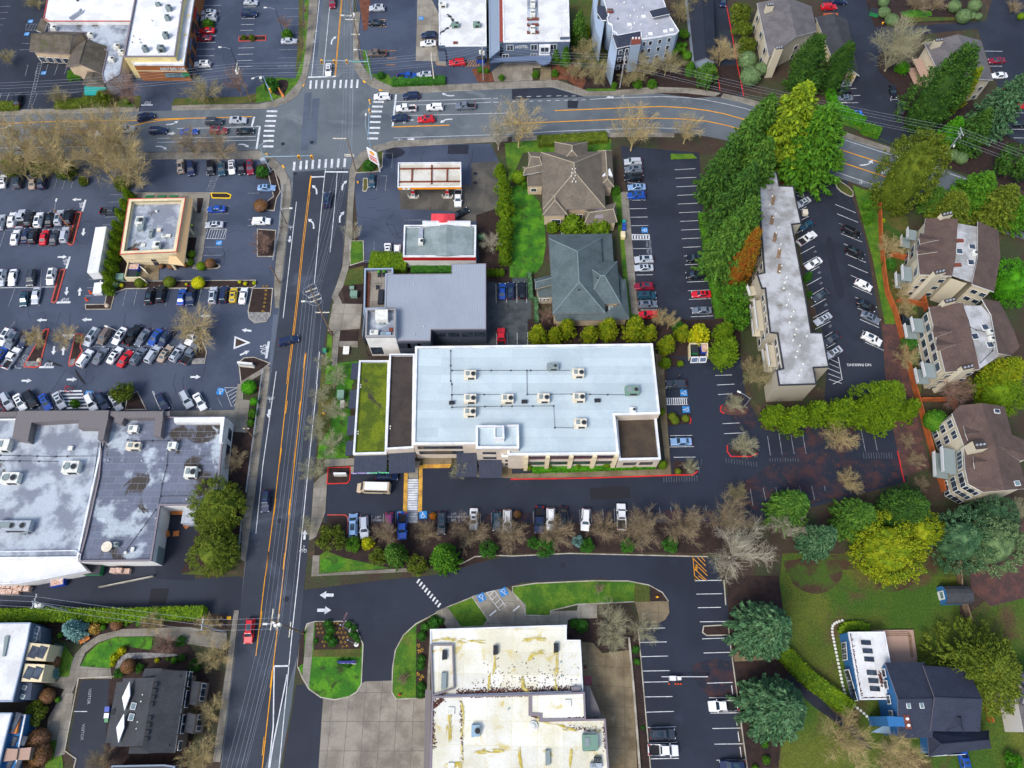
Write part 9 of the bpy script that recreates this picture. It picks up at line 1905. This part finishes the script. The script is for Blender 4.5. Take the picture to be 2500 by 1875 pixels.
for p,lb in (([(950,62),(1130,165)],'top'),([(1040,552),(1190,592)],'northmost flats'),([(1100,950),(1340,992)],'middle flats'),([(1305,870),(1350,1035)],'gap between the flats'),([(1292,1808),(1560,1806)],'southmost flats garden'),([(1565,1795),(1610,1900)],'southmost flats corner')):fence((3,1),p,1.9,f'short orange timber fence at the {lb}')
fence((3,3),[(1840,1035),(1900,1265)],1.8,'orange timber fence between the blue house and its lilac neighbour');fence((3,2),[(1620,1540),(1640,1800),(1720,2050)],1.8,'dark timber fence behind the blue shed','wood_pole');fence((2,0),[(1510,60),(1572,520)],1.2,'pale fence along the garage row','siding_white')
T();fence((),[(692,455),(684,560),(668,640)],1.1,'grey railing beside the restaurant lot sidewalk',STEL,2.2,True,'railing');fence((),[(644,905),(626,1040),(604,1205)],1.1,'grey railing between the plaza bed and the sidewalk',STEL,2.2,True,'railing');fence((),[(594,1270),(586,1345)],1.1,'short grey railing below the big dark-green trees',STEL,2.2,True,'railing')
fence((0,3),[(870,103),(1335,8)],.8,'low concrete wall along the service road','kerb',50,False,'low_wall')
# signs
T(1,0);p=g(1040,1462);t=thing('price_sign','white filling station price sign with a shell emblem and red lines','sign',(p.x,p.y,0));d=V3((.8,-.6,0));n=V3((-.6,-.8,0));b=MB();b.obox(p+V3((0,0,4.6)),d*1.7,n*.15,(0,0,2.2));b.mk('panel',PLWH,t);b=MB()
for s in (-1,1):b.obox(p+d*s*1.3+V3((0,0,1.2)),d*.14,n*.14,(0,0,1.25))
b.mk('leg',PLWH,t);shell(t,p+n*.17+V3((0,0,5.9)),d,(0,0,1),n,.75);b=MB()
for z in (4.6,3.9,3.3):b.obox(p+n*.17+V3((0,0,z)),d*1.2,n*.02,(0,0,.16))
b.mk('price_line','red_band',t)
def monument(tile,x,y,L_,h,m,label,rot=0.0,txt=None,tm=PWHI):
 T(*tile);p=g(x,y,h*.5);t=thing('monument_sign',label,'sign',(p.x,p.y,.02),None,rot);b=MB();b.box((0,0),L_*1.06,.7,0,.25);b.mk('plinth','kerb').parent=t;b=MB();b.box((0,0),L_,.4,.25,h);b.mk('panel',m).parent=t;b=MB();b.obox((0,-.22,h*.6),(L_*.4,0,0),(0,.02,0),(0,0,h*.14));b.mk('face',tm).parent=t
monument((1,2),728,778,2.6,1.2,PLWH,'low white monument sign in the red-kerbed bed',0,None,UGRY);monument((0,1),2125,1490,3.4,1.8,STWH,'white monument sign in the bed at the plaza exit',-.1,None,'stucco_grey');monument((1,3),785,746,3.2,1.1,'flag_blue','blue monument sign on the flagpole island',0,None,'lavender')
b=MB();T(1,0);p=g(205,800,1.2);b.tube([tuple(g(240,838,0)),tuple(g(190,752,1.9))],[.5,.1],5);tag(b.mk('leaning_monument','wood_orange'),'tan pointed wooden monument lying over the corner bed','monument')
# little things
def small(tile,x,y,z,b,m,name,label,cat,rot=0.0,group=None):T(*tile);p=g(x,y,z);o=b.mk(name,m);o.location=(p.x,p.y,.02);o.rotation_euler.z=rot;return tag(o,label,cat,group)
def hyd():
 b=MB();b.cyl((0,0),.17,0,.6,8);b.cyl((0,0),.2,.58,.72,8,r2=.06);b.tube([(-.28,0,.45),(.28,0,.45)],.09,6);return b
for tl,x,y,m,lb in (((1,0),880,1573,'signal_yellow','yellow hydrant by the station sidewalk'),((1,2),585,253,'signal_yellow','yellow hydrant on the verge by the pale trees'),((2,3),1255,182,'signal_yellow','yellow hydrant on the mulch nose of the hall lawn'),((1,2),22,35,KRRB,'red hydrant beside the bright green ball shrub'),((3,0),992,198,'signal_yellow','yellow hydrant by the green dumpster'),((1,3),1240,1027,KRRB,'red hydrant on the lawn beside the white hall')):small(tl,x,y,.4,hyd(),m,'fire_hydrant',lb,'hydrant')
for x,y,lb in ((778,862,'upper'),(745,925,'lower')):b=MB();b.cyl((0,0),.22,.06,.9,10,r2=.16);b.box((0,0),.6,.6,0,.08);small((0,1),x,y,.4,b,'red_orange','traffic_drum',f'orange traffic drum behind the white trailers, {lb} one','traffic drum')
b=MB()
for k in (-1,1):b.tube([(-.9,k*.5,0),(0,k*.5,1.5),(.9,k*.5,0)],.07,5);b.tube([(-.45,k*.5,.75),(.45,k*.5,.75)],.06,5)
b.tube([(0,-.5,1.5),(0,.5,1.5)],.07,5);small((0,2),583,42,.7,b,KRRB,'folding_frame','red folding frame standing on the storefront zebra crossing','frame')
T(0,3);p=g(735,556,.4);t=thing('park_bench','orange wooden bench on the clinic garden path','bench',(p.x,p.y,.14),None,R(32));b=MB();[b.box((0,y),1.9,.12,.42,.47) for y in (-.2,-.05,.1)];b.mk('seat','wood_orange').parent=t;b=MB();[b.obox((0,.28,z),(.95,0,0),(0,.03,0),(0,0,.06)) for z in (.6,.8)];b.mk('backrest','wood_orange').parent=t
for s in (-.8,.8):b=MB();b.box((s,0),.08,.5,0,.42);b.mk('leg',TRDK).parent=t
for k,(x,y,w_) in enumerate(((1065,722,'north-west'),(1108,718,'north-east'),(1050,828,'middle'))):b=MB();b.box((0,0),.7,.7,.3,.45);b.box((0,.32),.7,.1,.45,.9);[b.box((i,j),.07,.07,0,.3) for i in (-.3,.3) for j in (-.3,.3)];small((1,1),x,y,4.4,b,TRDK,'terrace_chair',f'dark chair on the roof terrace, {w_} one','chair').location.z=4.1
b=MB();b.box((0,0),1.1,3.6,0,.75);b.box((0,0),1.16,3.66,.72,.8);small((1,1),1078,905,4.6,b,PLDK,'covered_table','long dark covered table on the roof terrace','table').location.z=4.1
for x in (1062,1108):b=MB();b.cyl((0,0),.3,0,.5,10);b.cyl((0,0),.42,.45,.9,10,0,.2);small((1,1),x,690,4.5,b,'leaf_bright','planter_pot',f'round green potted plant on the roof terrace, {"left" if x < 1100 else "right"} one','planter').location.z=4.1
b=MB();b.tube([(0,0,0),(0,0,.4),(0,0,1.2),(0,0,2.4)],[.06,.06,.3,.05],8);small((2,3),630,790,.6,b,'paint_maroon_car','folded_parasol','folded crimson parasol on the hall terrace','parasol');b=MB();b.box((0,0),1.4,1.5,0,.02);small((2,3),655,905,0,b,'paint_maroon_car','doormat','dark red mat at the east wall of the white hall','mat').location.z=.16
T(2,3);p=g(1400,885,.6);q=g(1690,873,1.0);t=thing('barrier_gate','white barrier arm with a white control box across the lower right car park','barrier',(p.x,p.y,.02));L_=q.x-p.x;b=MB();b.obox((L_/2-1.2,.25,1.05),(L_/2+1.2,0,0),(0,.05,0),(0,0,.07));b.mk('arm',PLWH).parent=t;b=MB();b.box((-.3,0),1.1,.8,0,1.1);b.box((.9,0),.7,.6,0,1.0);b.mk('cabinet',PLWH).parent=t;b=MB();[b.cyl((x,-.9),.18,0,.7,8,r2=.04) for x in (-.9,.3,.8,1.3)];b.mk('marker_cone','red_orange').parent=t;b=MB();b.box((L_,.3),.2,.2,0,1.0);b.mk('rest_post',STEL).parent=t
T(3,3);st=((640,387),(614,393),(592,402),(572,414),(558,432),(553,455),(554,484),(557,512),(563,541),(569,570),(575,600),(581,630),(587,661),(594,692),(600,724),(606,757),(613,790),(620,825),(626,856),(632,887),(638,919),(646,951),(655,984),(665,1016),(678,1048),(693,1078),(714,1105),(742,1123),(771,1142),(800,1164),(827,1188),(852,1213),(876,1239))
for x,y in st:b=MB();b.cyl((0,0),.26,0,.1,9);small((3,3),x,y,0,b,UWHI,'stepping_stone','round pale stepping stone in the curved line west of the blue house','stepping stone',0,'stepping stones west of the blue house')
for k,(tl,x,y) in enumerate((((0,1),925,980),((0,1),340,1450),((0,1),345,1252))):b=MB();b.tube([(0,0,0),(0,0,.2),(.05,0,.5),(.05,0,.65)],[.5,.6,.4,.1],7);small(tl,x,y,.2,b,STTN,'boulder','tan boulder '+('on the bent bed behind the trailers','at the foot of the red-kerbed triangle','at the tip of the red-kerbed triangle')[k],'boulder')
# two people
def person(tile,x,y,face,top,legs,label,hold=None):
 T(*tile);p=g(x,y,.9);me=bpy.data.meshes.new('person');V=[(0,0,.95),(0,0,1.2),(0,.01,1.42),(0,.02,1.55),(-.2,0,1.42),(-.26,.08,1.14),(-.22,.25,.98),(.2,0,1.42),(.27,.02,1.14),(.26,.12,.9),(-.1,0,.88),(-.12,.1,.48),(-.12,.02,.06),(-.12,.16,.03),(.1,0,.88),(.11,-.05,.48),(.12,-.16,.06),(.12,-.02,.03)]
 E=[(0,1),(1,2),(2,3),(2,4),(4,5),(5,6),(2,7),(7,8),(8,9),(0,10),(10,11),(11,12),(12,13),(0,14),(14,15),(15,16),(16,17)];RD=[.15,.15,.13,.06,.08,.055,.045,.08,.055,.045,.1,.075,.05,.045,.1,.075,.05,.045]
 me.from_pydata(V,E,[]);o=bpy.data.objects.new('body',me);COL.objects.link(o);md=o.modifiers.new('skin','SKIN');o.modifiers.new('sub','SUBSURF').levels=1
 for i,s in enumerate(me.skin_vertices[0].data):s.radius=(RD[i],RD[i]*.8);s.use_root=i==0
 bpy.context.view_layer.update();m2=bpy.data.meshes.new_from_object(o.evaluated_get(bpy.context.evaluated_depsgraph_get()));bpy.data.objects.remove(o);m2.materials.clear();m2.materials.append(m_(top));m2.materials.append(m_(legs));m2.materials.append(m_('skin'))
 for f in m2.polygons:z=f.center.z;f.material_index=1 if z<.93 and abs(f.center.x)<.2 else (2 if (z<1.0 and abs(f.center.x) >= .2) or z>1.5 else 0);f.use_smooth=True
 t=thing('person',label,'person',(p.x,p.y,.15),None,face);bo=bpy.data.objects.new('body',m2);COL.objects.link(bo);bo.parent=t
 for nm,c,rx,rz,mm in (('head',(0,.04,1.66),.095,.125,'skin'),('hair',(0,.01,1.71),.105,.1,'hair')):
  bm=bmesh.new();bmesh.ops.create_uvsphere(bm,u_segments=12,v_segments=8,radius=1);bmesh.ops.transform(bm,matrix=Matrix.Translation(c) @ Matrix.Diagonal((rx,rx*1.1,rz,1)),verts=bm.verts)
  m3=bpy.data.meshes.new(nm);bm.to_mesh(m3);bm.free();m3.materials.append(m_(mm));q=bpy.data.objects.new(nm,m3);COL.objects.link(q);q.parent=t
person((0,1),1662,296,R(60),'hivis','cloth_dark','person in a bright yellow high-visibility top walking beside the beige restaurant');person((2,1),1442,1592,R(190),'cloth_dark','cloth_dark','person in dark clothes standing beside the dark grey SUV at the office east wall')
